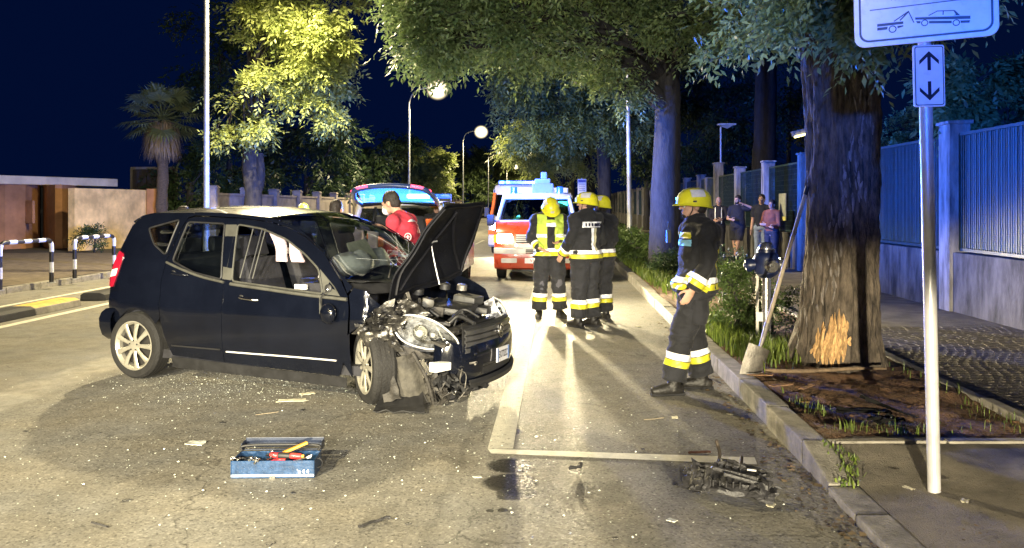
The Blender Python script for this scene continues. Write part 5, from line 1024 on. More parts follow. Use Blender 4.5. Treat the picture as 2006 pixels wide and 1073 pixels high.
# ================================================================ THE WRECKED CAR   (x forward, y left, z up; origin on the ground under the tail)
cd = Vector((.92268, -.38556, 0)); cl = Vector((.38556, .92268, 0)); cr = Vector((-3.5317, 7.7619, 0))
CO = cr - cd * .55 + cl * .78
car = thing('wrecked_car', 'black hatchback with crushed front corner and raised bonnet standing across the road', 'car', CO, math.atan2(cd.y, cd.x))
def C(px, py, y):
    """point of the photo on the car's own lengthwise plane at lateral position y"""
    o = CO + cl * y; rx, rz = (px - CX) / FP, -(py - CY) / FP; det = rx * -cd.y + cd.x * 1.0
    t = (o.x * -cd.y + cd.x * o.y) / det; P = Vector((rx * t, t, HC + rz * t)); return Vector(((P - o).dot(cd), y, P.z))
M_pt = pm('black_paint', (.003, .004, .008), .14, var=.15, scale=3, coat=.45, spec=.3); M_sheen = pm('roof_sheen_paint', (.055, .052, .04), .3, var=.25, scale=5, coat=.9, spec=.6)  # paler roof colour stands in for lamplight reflected on the black paint
M_blk = pm('black_trim', (.014, .014, .015), .55, var=.25, scale=10); M_grey = pm('pillar_grey', (.05, .05, .042), .6, var=.2, scale=8); M_int = pm('dark_interior', (.016, .016, .02), .8, var=.3, scale=9, bump=.2)
M_chr = pm('chrome', (.75, .74, .7), .12, 1., var=.05); M_alu = pm('alloy_rim', (.42, .40, .33), .3, .55, var=.1, scale=9); M_tyre = pm('tyre', (.010, .0095, .009), .8, var=.3, scale=14, bump=.4, bscale=60); M_gl = glassmat('car_glass', (.55, .62, .62), .06)
M_ws = glassmat('windscreen', (.62, .70, .72), .10, .06); M_dirty = pm('dirty_plastic', (.032, .029, .025), .7, var=.5, scale=11, bump=.5, bscale=30, detail=8); M_alloy = pm('cast_metal', (.16, .15, .135), .5, .6, var=.35, scale=14, bump=.4); M_bag = pm('airbag_cloth', (.66, .62, .58), .85, var=.12, scale=9, bump=.3)
M_redl = pm('red_lens', (.35, .01, .03), .15, var=.1, coat=.6); M_clr = pm('clear_lens', (.75, .75, .72), .15, var=.1, coat=.6); M_wht = pm('white_foam', (.72, .70, .66), .7, var=.12, scale=14)
def yw(x, z):
    w = interp(x, [-.05, .1, .3, .6, 1.1, 2.8, 3.2, 3.5, 3.75, 3.87], [.66, .74, .81, .86, .885, .885, .875, .83, .72, .6])
    if z < .55: w -= .07 * ((.55 - z) / .42) ** 2
    else: w -= .03 * ((min(z, .92) - .55) / .37) ** 2
    w += .008 * math.exp(-((z - .70) / .05) ** 2) - .006 * math.exp(-((z - .79) / .05) ** 2)
    if z > .92: w -= (z - .92) * .25 + .10 * (z - .92) ** 2
    return w
def inpoly(p, poly):
    c = False; j = len(poly) - 1
    for i in range(len(poly)):
        a, b = poly[i], poly[j]
        if (a[1] > p[1]) != (b[1] > p[1]) and p[0] < (b[0] - a[0]) * (p[1] - a[1]) / (b[1] - a[1]) + a[0]: c = not c
        j = i
    return c
def dens(poly, s=.045):
    out = []
    for i in range(len(poly)):
        a, b = Vector(poly[i]), Vector(poly[(i + 1) % len(poly)]); n = max(1, int((b - a).length / s)); out += [a.lerp(b, k / n) for k in range(n)]
    return out
def rnd(poly, r=.03):
    """soften the corners of an outline"""
    out = []; n = len(poly)
    for i in range(n):
        p = Vector(poly[i]); a = Vector(poly[i - 1]) - p; b = Vector(poly[(i + 1) % n]) - p; ra = min(r, a.length * .4); rb = min(r, b.length * .4); A, B_ = p + a.normalized() * ra, p + b.normalized() * rb
        for t in (0, .33, .66, 1): out.append((1 - t) ** 2 * A + 2 * t * (1 - t) * p + t * t * B_)
    return out
def panel2d(poly, holes=(), sp=.06):
    loops = [dens(poly)] + [dens(h) for h in holes]; vs, es = [], []
    for L in loops:
        o = len(vs); vs += [Vector(p) for p in L]; es += [(o + i, o + (i + 1) % len(L)) for i in range(len(L))]
    xs = [p[0] for p in poly]; zs_ = [p[1] for p in poly]; allp = list(vs)
    for x in np.arange(min(xs) + sp / 2, max(xs), sp):
        for z in np.arange(min(zs_) + sp / 2, max(zs_), sp):
            q = Vector((float(x), float(z)))
            if inpoly(q, poly) and not any(inpoly(q, h) for h in holes) and min((q - w).length for w in allp) > sp * .45: vs.append(q)
    V, E_, F, *_ = delaunay_2d_cdt(vs, es, [], 0, 1e-5)
    keep = []
    for f in F:
        c = sum((V[i] for i in f), Vector((0, 0))) / len(f)
        if inpoly(c, poly) and not any(inpoly(c, h) for h in holes): keep.append(f)
    return V, keep
def side_panel(name, poly, holes, mat, side=-1, off=0., warp=None, th=.004, sp=.06, parent=None):
    V, F = panel2d([tuple(p) for p in poly], [[tuple(p) for p in h] for h in holes], sp); vs = []
    for q in V:
        p = Vector((q.x, side * (yw(q.x, q.y) + off), q.y)); vs.append(warp(p) if warp else p)
    return MB().add(vs, F if side < 0 else [f[::-1] for f in F]).build(name, mat, parent or car, smooth=.9, solid=th, fix=False)
def arc(c, r, a0, a1, n=12): return [(c[0] + r * math.cos(R(a0 + (a1 - a0) * i / n)), c[1] + r * math.sin(R(a0 + (a1 - a0) * i / n))) for i in range(n + 1)]
H_F = rnd([(1.71, .957), (1.645, 1.458), (1.93, 1.42), (2.21, 1.335), (2.45, 1.205), (2.61, 1.09), (2.69, .885)], .035); H_R = rnd([(.97, 1.115), (1.05, 1.475), (1.49, 1.462), (1.585, .967), (1.25, 1.02)], .03); H_Q = rnd([(.86, 1.165), (.68, 1.26), (.55, 1.41), (.93, 1.495)], .03)
top = [(2.86, 1.0), (2.64, 1.232), (2.43, 1.355), (2.24, 1.432), (2.0, 1.487), (1.63, 1.52)]
P_FD = [(1.629, .23), (2.84, .20), (2.90, .34), (2.945, .55), (2.955, .72), (2.93, .88)] + [(x - .005, z - .008) for x, z in top]
P_RD = [(1.624, .23), (1.02, .25), (.955, .40), (.90, .56), (.879, .75), (.879, .95), (.894, 1.12), (.98, 1.40), (1.04, 1.505), (1.12, 1.522), (1.624, 1.512)]
P_Q = [(.10, .62), (.075, .80), (.09, 1.0), (.16, 1.22), (.27, 1.43), (.42, 1.535), (.62, 1.557), (1.08, 1.562), (1.105, 1.533), (1.03, 1.515), (.968, 1.405), (.888, 1.125), (.873, .95), (.873, .75), (.888, .585)] + arc((.57, .31), .345, 40, 150, 14)
RAIL = [(1.09, 1.538), (1.10, 1.565), (1.4, 1.562), (1.97, 1.524), (2.31, 1.435), (2.63, 1.247), (2.83, 1.06), (2.97, .955), (2.93, .90), (2.868, 1.0)] + top[1:]
SILL = [(.99, .235), (.97, .13), (2.88, .10), (2.90, .19)]
def crush(p):
    """push and crumple of the hit corner"""
    k = smoothstep(3.06, 3.35, p.x) * smoothstep(.45, .6, p.z); n = noise.noise_vector(p * 7) * .05 + noise.noise_vector(p * 17) * .028
    return p + Vector((-.10 * k, .07 * k * (1 if p.y < 0 else 0), -.07 * k)) + n * k
P_FE = [(2.965, .20)] + [(2.90 + .065, .34), (2.965, .55), (2.972, .72), (2.945, .885), (2.985, .945), (3.12, .925), (3.28, .87), (3.42, .80), (3.46, .70), (3.43, .58)] + arc((3.18, .31), .34, 50, 165, 12)
for sd in (-1, 1):
    side_panel('front_door', P_FD, [H_F], M_pt, sd); side_panel('rear_door', P_RD, [H_R], M_pt, sd); side_panel('quarter_panel', P_Q, [H_Q], M_pt, sd); side_panel('roof_rail', RAIL, [], M_pt, sd, .002); side_panel('sill', SILL, [], M_blk, sd, -.01)
    scr_ = pm('scraped_paint', (.05, .048, .042), .32, .5, var=.6, scale=22, bump=.5, bscale=25, coat=.4, col2=(.008, .008, .012), detail=8); side_panel('fender', P_FE, [], M_pt, sd, 0, crush if sd < 0 else None, sp=.035 if sd < 0 else .08)
    for nm, h, m in (('rear_window', H_R, M_gl), ('quarter_window', H_Q, M_gl)):
        V, F = panel2d([tuple(p) for p in h], [], .12); MB().add([Vector((q.x, sd * (yw(q.x, q.y) - .018), q.y)) for q in V], F).build(nm, m, car, smooth=1)
    for h in (H_F, H_R, H_Q):      # rubber and lit metal edging of the window openings
        MB().tube([Vector((q[0], sd * (yw(q[0], q[1]) + .001), q[1])) for q in dens([tuple(p) for p in h], .05)] + [Vector((h[0][0], sd * yw(h[0][0], h[0][1]), h[0][1]))], .009, 6).build('window_trim', M_blk if h is not H_F else M_grey, car, smooth=1)
    a = [(1.70, .945), (2.1, .915), (2.5, .885), (2.93, .862)]; MB().tube(curve([Vector((x, sd * (yw(x, z) + .006), z - .012)) for x, z in a], 6), .016, 8).build('belt_trim', M_grey, car, smooth=1)
    a = [(.90, 1.10), (1.1, 1.045), (1.35, .985), (1.62, .945)]; MB().tube(curve([Vector((x, sd * (yw(x, z) + .005), z)) for x, z in a], 6), .013, 8).build('belt_trim', M_grey, car, smooth=1)
    MB().tube([Vector((x, sd * (yw(x, .335) + .006), .335 + .003 * math.sin(x * 3))) for x in np.linspace(1.67, 2.83, 9)], .007, 8, ref=(0, 1, 0), ry=.008).build('rubbing_strip', pm('bright_trim', (.72, .71, .68), .3, .2, var=.08), car, smooth=1)
    MB().tube([Vector((x, sd * (yw(x, .34) + .005), .345)) for x in np.linspace(1.03, 1.6, 6)], .008, 8).build('rubbing_strip', M_blk, car, smooth=1)
    for hx, hz in ((1.92, .812), (1.10, 1.0)):
        b = MB(); f = lambda x, o, z: Vector((x, sd * (yw(x, z) + o), z)); b.tube(curve([f(hx - .1, .004, hz + .012), f(hx - .07, .035, hz + .01), f(hx + .05, .038, hz - .002), f(hx + .1, .006, hz - .008)], 6), .012, 8, ref=(0, 1, 0), ry=.011); b.build('door_handle', M_chr if hx > 1.5 else M_pt, car, smooth=1)
        MB().ell(f(hx - .09, .002, hz + .01), (.028, .006, .022), 12, 8).build('handle_cup', M_blk, car, smooth=2)
    MB().add([Vector((x, sd * (yw(x, z) + .004), z)) for x, z in [(1.505, 1.455), (1.635, 1.455), (1.70, .965), (1.60, .972)]], [(0, 1, 2, 3) if sd < 0 else (3, 2, 1, 0)]).build('pillar_cover', M_grey, car, solid=.006)
    MB().add([Vector((x, sd * (yw(x, z) + .004), z)) for x, z in [(2.625, 1.09), (2.80, .95), (2.86, .875), (2.70, .885)]], [(0, 1, 2, 3) if sd < 0 else (3, 2, 1, 0)]).build('mirror_sail', M_grey, car, solid=.006)
# torn off mirror: bare mount and the housing dangling down the door on its cable
MB().lathe([(.0, .0), (.032, .004), (.034, .012), (.02, .02), (0, .02)], Vector((2.745, -(yw(2.74, .93) + .004), .935)), (0, -1, .2), n=16).build('mirror_mount', M_blk, car, smooth=.6)
MB().ell((2.745, -(yw(2.74, .93) + .024), .925), (.012, .006, .01), 10, 6).build('mirror_bolt', M_chr, car)
b = MB(); b.ell((2.80, -.945, .735), (.075, .045, .085), 16, 10); b.build('mirror_housing', M_pt, car, smooth=2); MB().tube(curve([Vector((2.75, -.89, .92)), Vector((2.70, -.91, .85)), Vector((2.735, -.93, .77))], 5), .006, 6).build('mirror_cable', M_blk, car); MB().ell((2.835, -.975, .765), (.03, .012, .012), 10, 6).build('mirror_glint', M_chr, car, smooth=2)
MB().tube([Vector((2.675, -(yw(2.68, .8) + .008), z)) for z in (.86, .78, .64)], .012, 6).build('door_dent_edge', M_grey, car)
MB().ell((2.72, .98, .93), (.06, .10, .075), 14, 9).build('mirror_housing', M_pt, car, smooth=2)
# roof, screens, tailgate: strips between the two rails
def rail(x, z, s): return Vector((x, s * (yw(x, z) - .006), z))
def strip(name, A, Cn, mat, n=14, th=.0, off=0., u0=-1., u1=1., dent=None):
    """A: rail points (x, z), Cn: centre line points (x, z) at the same stations"""
    k = len(A); T = np.linspace(0, k - 1, (k - 1) * 5 + 1); ax = [interp(t, range(k), [a[0] for a in A]) for t in T]; az = [interp(t, range(k), [a[1] for a in A]) for t in T]; cx = [interp(t, range(k), [a[0] for a in Cn]) for t in T]; cz = [interp(t, range(k), [a[1] for a in Cn]) for t in T]
    def fn(i, u):
        e = abs(u) ** 2.2; x = cx[i] * (1 - e) + ax[i] * e; z = cz[i] * (1 - e) + az[i] * e - off; w = yw(ax[i], az[i]) - .004; p = Vector((x, u * w, z)); return dent(p) if dent else p
    return MB().grid(fn, list(range(len(T))), list(np.linspace(u0, u1, n)), flip=False).build(name, mat, car, smooth=.8, solid=th, fix=True)
ra = [(.36, 1.505), (.6, 1.557), (1.1, 1.566), (1.5, 1.558), (1.97, 1.524)]; rc_ = [(.28, 1.545), (.6, 1.60), (1.1, 1.622), (1.6, 1.615), (2.13, 1.565)]
strip('roof', ra, rc_, M_sheen, 16, .01)
for u in (-.62, -.3, .3, .62): strip('roof_rib', ra[1:-1], [(x, z + .006) for x, z in rc_[1:-1]], M_sheen, 4, 0, -.003, u - .035, u + .035)
strip('windscreen', [(1.975, 1.52), (2.31, 1.43), (2.63, 1.24), (2.86, 1.02)], [(2.145, 1.56), (2.50, 1.40), (2.83, 1.18), (3.10, .97)], M_ws, 16)
def wsp(t, u):
    A = [(1.975, 1.52), (2.31, 1.43), (2.63, 1.24), (2.86, 1.02)]; Cn = [(2.145, 1.56), (2.50, 1.40), (2.83, 1.18), (3.10, .97)]; e = abs(u) ** 2.2; f = lambda L, k: interp(t, range(4), [q[k] for q in L])
    return Vector((f(Cn, 0) * (1 - e) + f(A, 0) * e + .006, u * (yw(f(A, 0), f(A, 1)) - .004), f(Cn, 1) * (1 - e) + f(A, 1) * e + .006))
gcr = random.Random(21)
for k in range(13):
    a = gcr.uniform(0, 6.28); t, u = 2.35, .18; P = []
    for j in range(9):
        P.append(wsp(min(2.98, max(.05, t)), min(.97, max(-.97, u)))); a += gcr.uniform(-.35, .35); t += math.sin(a) * .16; u += math.cos(a) * .11
    MB().tube(P, .0008, 4).build('windscreen_crack', pm('crack_white', (.7, .75, .75), .3, var=0), car)
for r_ in (.12, .22, .36): MB().tube([wsp(min(2.98, 2.35 + 1.3 * r_ * math.sin(a) * (1 + .2 * math.sin(5 * a))), .18 + r_ * math.cos(a)) for a in np.linspace(0, 6.2832, 22)], .0006, 4).build('windscreen_crack', MATS['crack_white'], car)
strip('rear_screen', [(.34, 1.49), (.24, 1.34), (.14, 1.10)], [(.24, 1.53), (.10, 1.36), (.0, 1.08)], M_gl, 12)
strip('tailgate', [(.135, 1.09), (.085, .85), (.085, .58)], [(-.01, 1.07), (-.05, .85), (-.03, .56)], M_pt, 12, .01)
strip('spoiler', [(.40, 1.52), (.27, 1.46)], [(.30, 1.56), (.14, 1.52)], M_pt, 10, .02, -.012)
strip('scuttle', [(2.88, 1.0), (3.0, .92)], [(3.11, .965), (3.2, .90)], M_blk, 12, .01, .02)
for u in (.25, -.4): MB().tube([Vector((3.05, u, 1.0)), Vector((2.95, u + .2, 1.07)), Vector((2.86, u + .45, 1.10))], .008, 6).build('wiper', M_blk, car)
# tail lamps and rear bumper
for sd in (-1, 1):
    V, F = panel2d([tuple(p) for p in rnd([(.075, .84), (.07, 1.0), (.15, 1.19), (.25, 1.16), (.21, .98), (.14, .83)], .03)], [], .05); lamp_ = MB().add([Vector((q.x, sd * (yw(q.x, q.y) + .012), q.y)) for q in V], F).build('tail_lamp', M_redl, car, smooth=1, solid=.02)
    MB().add([Vector((x, sd * (yw(x, z) + .016), z)) for x, z in [(.085, .93), (.19, .95), (.20, 1.02), (.09, 1.0)]], [(0, 1, 2, 3) if sd < 0 else (3, 2, 1, 0)]).build('clear_segment', M_clr, lamp_, solid=.004)
def bump_strip(name, prof, plan, mat, us, jag=None, parent=None, th=.012):
    """prof: (outward, z) section; plan(u) -> point and outward normal"""
    def fn(u, i):
        p, n = plan(u); o, z = prof[i]; q = p + n * o; q.z = z; return jag(q, u, i) if jag else q
    return MB().grid(fn, us, list(range(len(prof)))).build(name, mat, parent or car, smooth=.8, solid=th, fix=False)
def plan_r(u):
    a = R(90 * abs(u)); sx = .17; y = .80 * (1 if u > 0 else -1) * min(1, abs(u) * 1.35); x = .10 + .20 * max(0, abs(u) - .74) / .26 * .9 - .10 * math.cos(min(1, abs(u) * 1.35) * 1.57); n = Vector((-1, 0, 0)).lerp(Vector((0, 1 if u > 0 else -1, 0)), smoothstep(.5, .85, abs(u))).normalized()
    return Vector((x, y * (1 - .0 * a), 0)), n
rb = [(-.02, .63), (.025, .60), (.05, .54), (.045, .46), (.02, .38), (-.04, .33)]; bump_strip('rear_bumper', rb, plan_r, M_pt, list(np.linspace(-.93, .93, 40)))
MB().box((-.07, 0, .75), (.012, .5, .11)).build('rear_plate', M_sw, car, bevel=.003)
# ---- wheels
def wheel(y, x, steer, sd, label=None):
    W_ = Matrix.Translation((x, y, .312)) @ Matrix.Rotation(R(steer), 4, 'Z'); ax = W_.to_3x3() @ Vector((0, sd, 0)); c = W_.translation
    prof = [(.205, -.085), (.25, -.098), (.29, -.096), (.311, -.07), (.314, -.03), (.314, .03), (.311, .07), (.29, .096), (.25, .098), (.222, .085), (.215, .07)]
    t = MB().lathe(prof, c, ax, 48).build('tyre', M_tyre, car, smooth=.5)
    for k in range(3): MB().lathe([(.3155, -.045 + k * .04), (.3155, -.037 + k * .04)], c, ax, 48).build('tread_groove', M_bk, t)
    r = MB(); r.lathe([(.228, .088), (.232, .094), (.222, .096), (.212, .085), (.2, .07), (.195, -.08)], c, ax, 40).build('rim', M_alu, t, smooth=.6)
    x_, y_ = frame(ax)
    for k in range(9):
        a = 2 * math.pi * k / 9; d = x_ * math.cos(a) + y_ * math.sin(a); s = ax.cross(d); p = [d * .045 + ax * .078, d * .09 + ax * .084, d * .15 + ax * .086, d * .213 + ax * .084]; MB().tube([c + q for q in p], [.022, .017, .021, .029], 8, ref=ax, ry=[.014, .014, .013, .01]).build('spoke', M_alu, t, smooth=.9)
    h = MB().lathe([(.062, .07), (.058, .088), (.045, .092), (.0, .093)], c, ax, 24).build('hub', M_alu, t, smooth=.6)
    for k in range(5): a = 2 * math.pi * k / 5 + .3; MB().lathe([(.009, .08), (.009, .094), (0, .094)], c + (x_ * math.cos(a) + y_ * math.sin(a)) * .047, ax, 8).build('wheel_bolt', M_blk, t)
    MB().lathe([(.19, -.06), (.19, .04), (.02, .04)], c, ax, 24).build('brake_disc', pm('brake_dark', (.03, .028, .026), .6, .3), t)
wheel(-.78, .56, 0, -1); wheel(.78, .56, 0, 1); wheel(-.79, 3.15, -40, -1); wheel(.78, 3.12, -20, 1)
for y in (-.80, .80):      # wheel housings
    for x in (.57, 3.15): MB().grid(lambda a, w: Vector((x + .345 * math.cos(a), y + (.03 + w) * (1 if y < 0 else -1), .31 + .345 * math.sin(a))), list(np.linspace(.1, 3.04, 18)), [0, .12, .3]).build('wheel_housing', M_int, car, smooth=1) if not (x > 3 and y < 0) else None
# ---- inside
b = MB(); b.box((1.75, 0, .25), (2.6, 1.62, .08)); b.box((.5, 0, .62), (.7, 1.5, .1)); b.build('floor_pan', M_int, car)
def seat(x, y, w=.5):
    s = MB(); s.box((x + .22, y, .52), (.52, w, .17)).build('seat_cushion', M_int, car, bevel=.05, seg=3, smooth=.6)
    M = Matrix.Rotation(-.32, 3, 'Y'); s = MB(); s.box((x - .08, y, .84), (.15, w, .62), rot=M).build('seat_back', M_int, car, bevel=.05, seg=3, smooth=.6); s = MB(); s.box((x - .2, y, 1.24), (.09, .27, .18), rot=M).tube([(x - .17, y - .07, 1.1), (x - .19, y - .07, 1.2)], .007, 6).tube([(x - .17, y + .07, 1.1), (x - .19, y + .07, 1.2)], .007, 6).build('headrest', M_int, car, bevel=.035, seg=3, smooth=.6)
for y in (-.37, .37): seat(1.75, y)
MB().box((1.13, 0, .6), (.45, 1.3, .2)).box((.86, 0, .92), (.16, 1.3, .5), rot=Matrix.Rotation(-.3, 3, 'Y')).build('rear_bench', M_int, car, bevel=.05, seg=3, smooth=.6)
for y in (-.4, 0, .4): MB().box((.79, y, 1.24), (.09, .24, .15)).build('headrest', M_int, car, bevel=.03, seg=3, smooth=.6)
b = MB(); b.grid(lambda x, y: Vector((x, y * .78, .98 - .05 * (x - 2.45) ** 2 + .02 * math.sin(y * 5) + (.05 if 2.6 < x < 2.75 and .15 < y < .8 else 0))), list(np.linspace(2.4, 3.02, 10)), list(np.linspace(-1, 1, 20))); b.box((2.55, 0, .76), (.3, 1.5, .4)); b.build('dashboard', M_int, car, smooth=.8)
b = MB(); W_ = Matrix.Translation((2.28, .37, .97)) @ Matrix.Rotation(-1.1, 4, 'Y'); b.tube([W_ @ Vector((.185 * math.cos(a), .185 * math.sin(a), 0)) for a in np.linspace(0, 6.2832, 26)], .016, 8); b.build('steering_wheel', M_blk, car, smooth=1); MB().ell((2.31, .37, .97), (.08, .09, .07), 12, 8).build('wheel_boss', M_bag, car, smooth=2)
def cloth_bag(name, c, r, seed, mat=M_bag):
    b = MB(); b.ell(c, r, 22, 16); me = b.build(name, mat, car, smooth=2)
    for v in me.data.vertices: q = v.co + Vector((seed, 0, 0)); v.co += noise.noise_vector(q * 9) * .04 + noise.noise_vector(Vector((q.x * 22, q.y * 22, q.z * 5))) * .022
cloth_bag('airbag', (2.60, -.28, 1.10), (.16, .24, .12), 1); cloth_bag('airbag', (2.48, -.42, 1.0), (.10, .14, .10), 2); cloth_bag('airbag', (2.42, .37, 1.06), (.12, .2, .14), 5)
M_pink = pm('curtain_airbag', (.55, .42, .44), .85, var=.12, scale=10, bump=.2)
for y in (-.66, .66):
    for x0, x1 in ((1.98, 2.10), (2.15, 2.27)):
        MB().grid(lambda x, t: Vector((x + .05 * t, y + .02 * math.sin(t * 5 + x * 9) - (.03 * t if y > 0 else -.03 * t), 1.40 - .13 * (x - 1.9) - t * (.26 - .12 * (x - 1.98)))), list(np.linspace(x0, x1, 6)), list(np.linspace(0, 1, 10))).build('curtain_airbag', M_pink, car, smooth=1.5, solid=.02)
for k, (x0, m) in enumerate(((1.76, M_grey), (1.86, M_blk), (1.90, M_grey))): MB().bar((x0 + .06, -.70, 1.42), (x0 - .02, -.78, .98), .02, .008).build('seat_belt', m, car)
MB().box((2.36, -.02, 1.40), (.03, .24, .07), rot=Matrix.Rotation(.3, 3, 'Y')).build('rear_view_mirror', M_blk, car, bevel=.02, seg=3, smooth=.6)
MB().add([Vector(p) for p in ((2.42, -.12, 1.27), (2.55, -.22, 1.12), (2.62, .12, 1.10), (2.44, .16, 1.30))], [(0, 1, 2, 3)]).build('sun_visor', pm('cream_card', (.6, .56, .42), .8), car, solid=.012)
MB().box((2.2, -.5, 1.22), (.3, .02, .05)).build('white_card', M_wht, car); MB().box((2.42, -.80, .93), (.12, .02, .04)).build('paper_scrap', M_wht, car)
for y in (-.5, .5): MB().box((1.3, y, 1.5), (.9, .12, .05)).build('headliner', M_int, car, bevel=.02)
# ---- bonnet, thrown open
hb = [C(762, 588, -.66), C(905, 540, .55)]; ht = [C(874, 402, -.42), C(950, 396, .50)]
def hood(u, v):
    a = hb[0].lerp(ht[0], v); c = hb[1].lerp(ht[1], v); p = a.lerp(c, u); w = math.sin(math.pi * u); n = Vector((.75, -.1, .5)).normalized()
    p -= n * (.10 * math.sin(math.pi * v) * .6 + .09 * w * (.4 + .6 * v)); p += Vector((0, (u - .5) * .22 * math.sin(math.pi * v), .05 * w * v)); p += noise.noise_vector(p * 3.5) * .03 * (1 - .5 * v); return p
hd = MB().grid(hood, list(np.linspace(0, 1, 26)), list(np.linspace(0, 1, 22))).build('bonnet', pm('bonnet_underside', (.003, .0035, .006), .65, var=.4, scale=5, bump=.3, spec=.2), car, smooth=1, solid=.014)
def rib(us, vs, r=.012): MB().tube([hood(u, v) + Vector((.02, -.01, .012)) for u, v in zip(us, vs)], r, 6, ry=r * .6).build('bonnet_rib', pm('bonnet_rib_black', (.007, .007, .009), .6, var=.3, spec=.25), hd, smooth=1)
rib(np.linspace(.05, .95, 14), [.06] * 14); rib(np.linspace(.06, .94, 14), [.95] * 14); rib([.05] * 12, np.linspace(.06, .95, 12)); rib([.95] * 12, np.linspace(.06, .95, 12)); rib(np.linspace(.1, .5, 10), np.linspace(.1, .9, 10), .014); rib(np.linspace(.9, .5, 10), np.linspace(.1, .9, 10), .014)
rd0, rd1 = C(846, 478, -.2), C(857, 552, -.2); MB().tube(curve([hood(.33, .62) + Vector((.05, 0, 0)), rd0, rd0.lerp(rd1, .5), rd1 + Vector((.02, 0, -.02))], 5), .007, 8).build('prop_rod', pm('rod_steel', (.5, .5, .48), .35, .7), car, smooth=1)
# ---- engine bay
eb = thing  # (parts below hang on the car)
MB().grid(lambda x, y: Vector((x, y, .60 - .16 * (x - 3.0) + .05 * noise.noise(Vector((x * 7, y * 7, 2))))), list(np.linspace(2.98, 3.72, 24)), list(np.linspace(-.62, .74, 34))).build('engine_bay', M_dirty, car, smooth=1.5, solid=.02)
def lump(name, px, py, y, d, mat, rot=0., bev=.02, dz=0.):
    p = C(px, py, y); d = (d[0], d[1], d[2] * .7); return MB().box((p.x, y, p.z + dz - .03), d, rot=Matrix.Rotation(rot, 3, 'Z') @ Matrix.Rotation(.12, 3, 'Y')).build(name, mat, car, bevel=bev, seg=2, smooth=.7, jit=.012)
lump('engine_cover', 880, 594, .10, (.42, .56, .10), pm('engine_plastic', (.014, .014, .014), .5, var=.3, bump=.3), .2, .03)
lump('battery_box', 918, 580, .42, (.22, .26, .13), pm('battery_grey', (.03, .03, .028), .6, var=.3), .1); lump('air_box', 850, 600, -.12, (.2, .26, .12), M_dirty, .4); lump('fuse_box', 945, 600, .45, (.14, .2, .1), M_blk, .2); lump('reservoir', 838, 585, -.25, (.12, .14, .12), pm('cloudy_plastic', (.06, .057, .05), .5, var=.2), .5, .03); lump('radiator_top', 918, 632, .0, (.07, .9, .06), M_dirty, .1, .01); lump('lock_carrier', 930, 626, .15, (.1, 1.0, .04), M_blk, .06, .01); lump('strut_tower', 800, 590, -.48, (.2, .2, .1), M_dirty, .3, .03); lump('broken_bracket', 860, 625, -.2, (.2, .06, .05), M_alloy, .7, .01); lump('broken_bracket', 830, 635, -.4, (.16, .05, .06), M_alloy, -.4, .01)
for px, py, y in ((872, 560, .3), (905, 562, .5), (780, 600, -.5), (820, 570, -.1)): p = C(px, py, y); MB().lathe([(.05, -.03), (.05, .02), (.035, .03), (0, .03)], p, (.1, 0, 1), n=18).build('filler_cap', M_blk if py != 562 else M_alloy, car, smooth=.6)
gh = random.Random(12)
for k in range(10):
    a = C(gh.uniform(770, 930), gh.uniform(580, 640), gh.uniform(-.5, .45)); c = a + Vector((gh.uniform(-.25, .25), gh.uniform(-.25, .25), gh.uniform(-.06, .06))); m = (a + c) / 2 + Vector((gh.uniform(-.08, .08), gh.uniform(-.08, .08), gh.uniform(.03, .12))); MB().tube(curve([a, m, c], 6), gh.choice((.008, .012, .018)), 7).build('hose', gh.choice((M_blk, M_blk, M_dirty)), car, smooth=1)
def shred(name, cpx, cpy, y, size, mat, seed, amp=.09, th=.006, n=11):
    g = random.Random(seed); p = C(cpx, cpy, y); e1 = Vector((g.uniform(-1, 1), g.uniform(-1, 1), g.uniform(-.6, .6))).normalized(); e2 = e1.cross(Vector((g.uniform(-1, 1), g.uniform(-1, 1), g.uniform(-1, 1)))).normalized(); sx, sy = size; o = Vector((seed * 1.7, seed, 0))
    b = MB(); b.grid(lambda u, v: p + e1 * (u * sx * (1 + .25 * noise.noise(Vector((v * 3, seed, 0))))) + e2 * (v * sy * (1 + .3 * noise.noise(Vector((u * 3, seed, 5))))) + noise.noise_vector(Vector((u * 2.2, v * 2.2, 0)) + o) * amp + noise.noise_vector(Vector((u * 5, v * 5, 0)) + o) * amp * .4, list(np.linspace(-1, 1, n)), list(np.linspace(-1, 1, n))); return b.build(name, mat, car, smooth=.5, solid=th)
M_scr = MATS['scraped_paint']
for k, (px, py, y, s, m) in enumerate(((735, 632, -.86, (.14, .07), M_scr), (760, 620, -.82, (.15, .09), M_scr), (790, 622, -.60, (.10, .06), M_alloy), (745, 655, -.84, (.10, .07), M_alloy), (765, 672, -.84, (.10, .07), M_scr), (760, 690, -.80, (.09, .06), M_dirty), (800, 612, -.55, (.12, .06), M_scr), (825, 622, -.45, (.10, .05), M_scr), (725, 655, -.88, (.08, .05), M_scr), (790, 612, -.62, (.15, .08), M_alloy), (770, 700, -.80, (.08, .08), M_dirty), (850, 705, -.50, (.11, .05), M_blk), (868, 745, -.58, (.10, .09), M_blk), (885, 770, -.50, (.10, .07), M_blk), (905, 740, -.42, (.12, .08), M_blk), (865, 780, -.62, (.07, .06), M_dirty), (925, 752, -.3, (.12, .07), M_blk), (845, 760, -.66, (.06, .08), M_dirty))): shred('crumpled_metal' if m in (M_scr, M_alloy) else 'torn_plastic', px, py, y, s, m, k + 3)
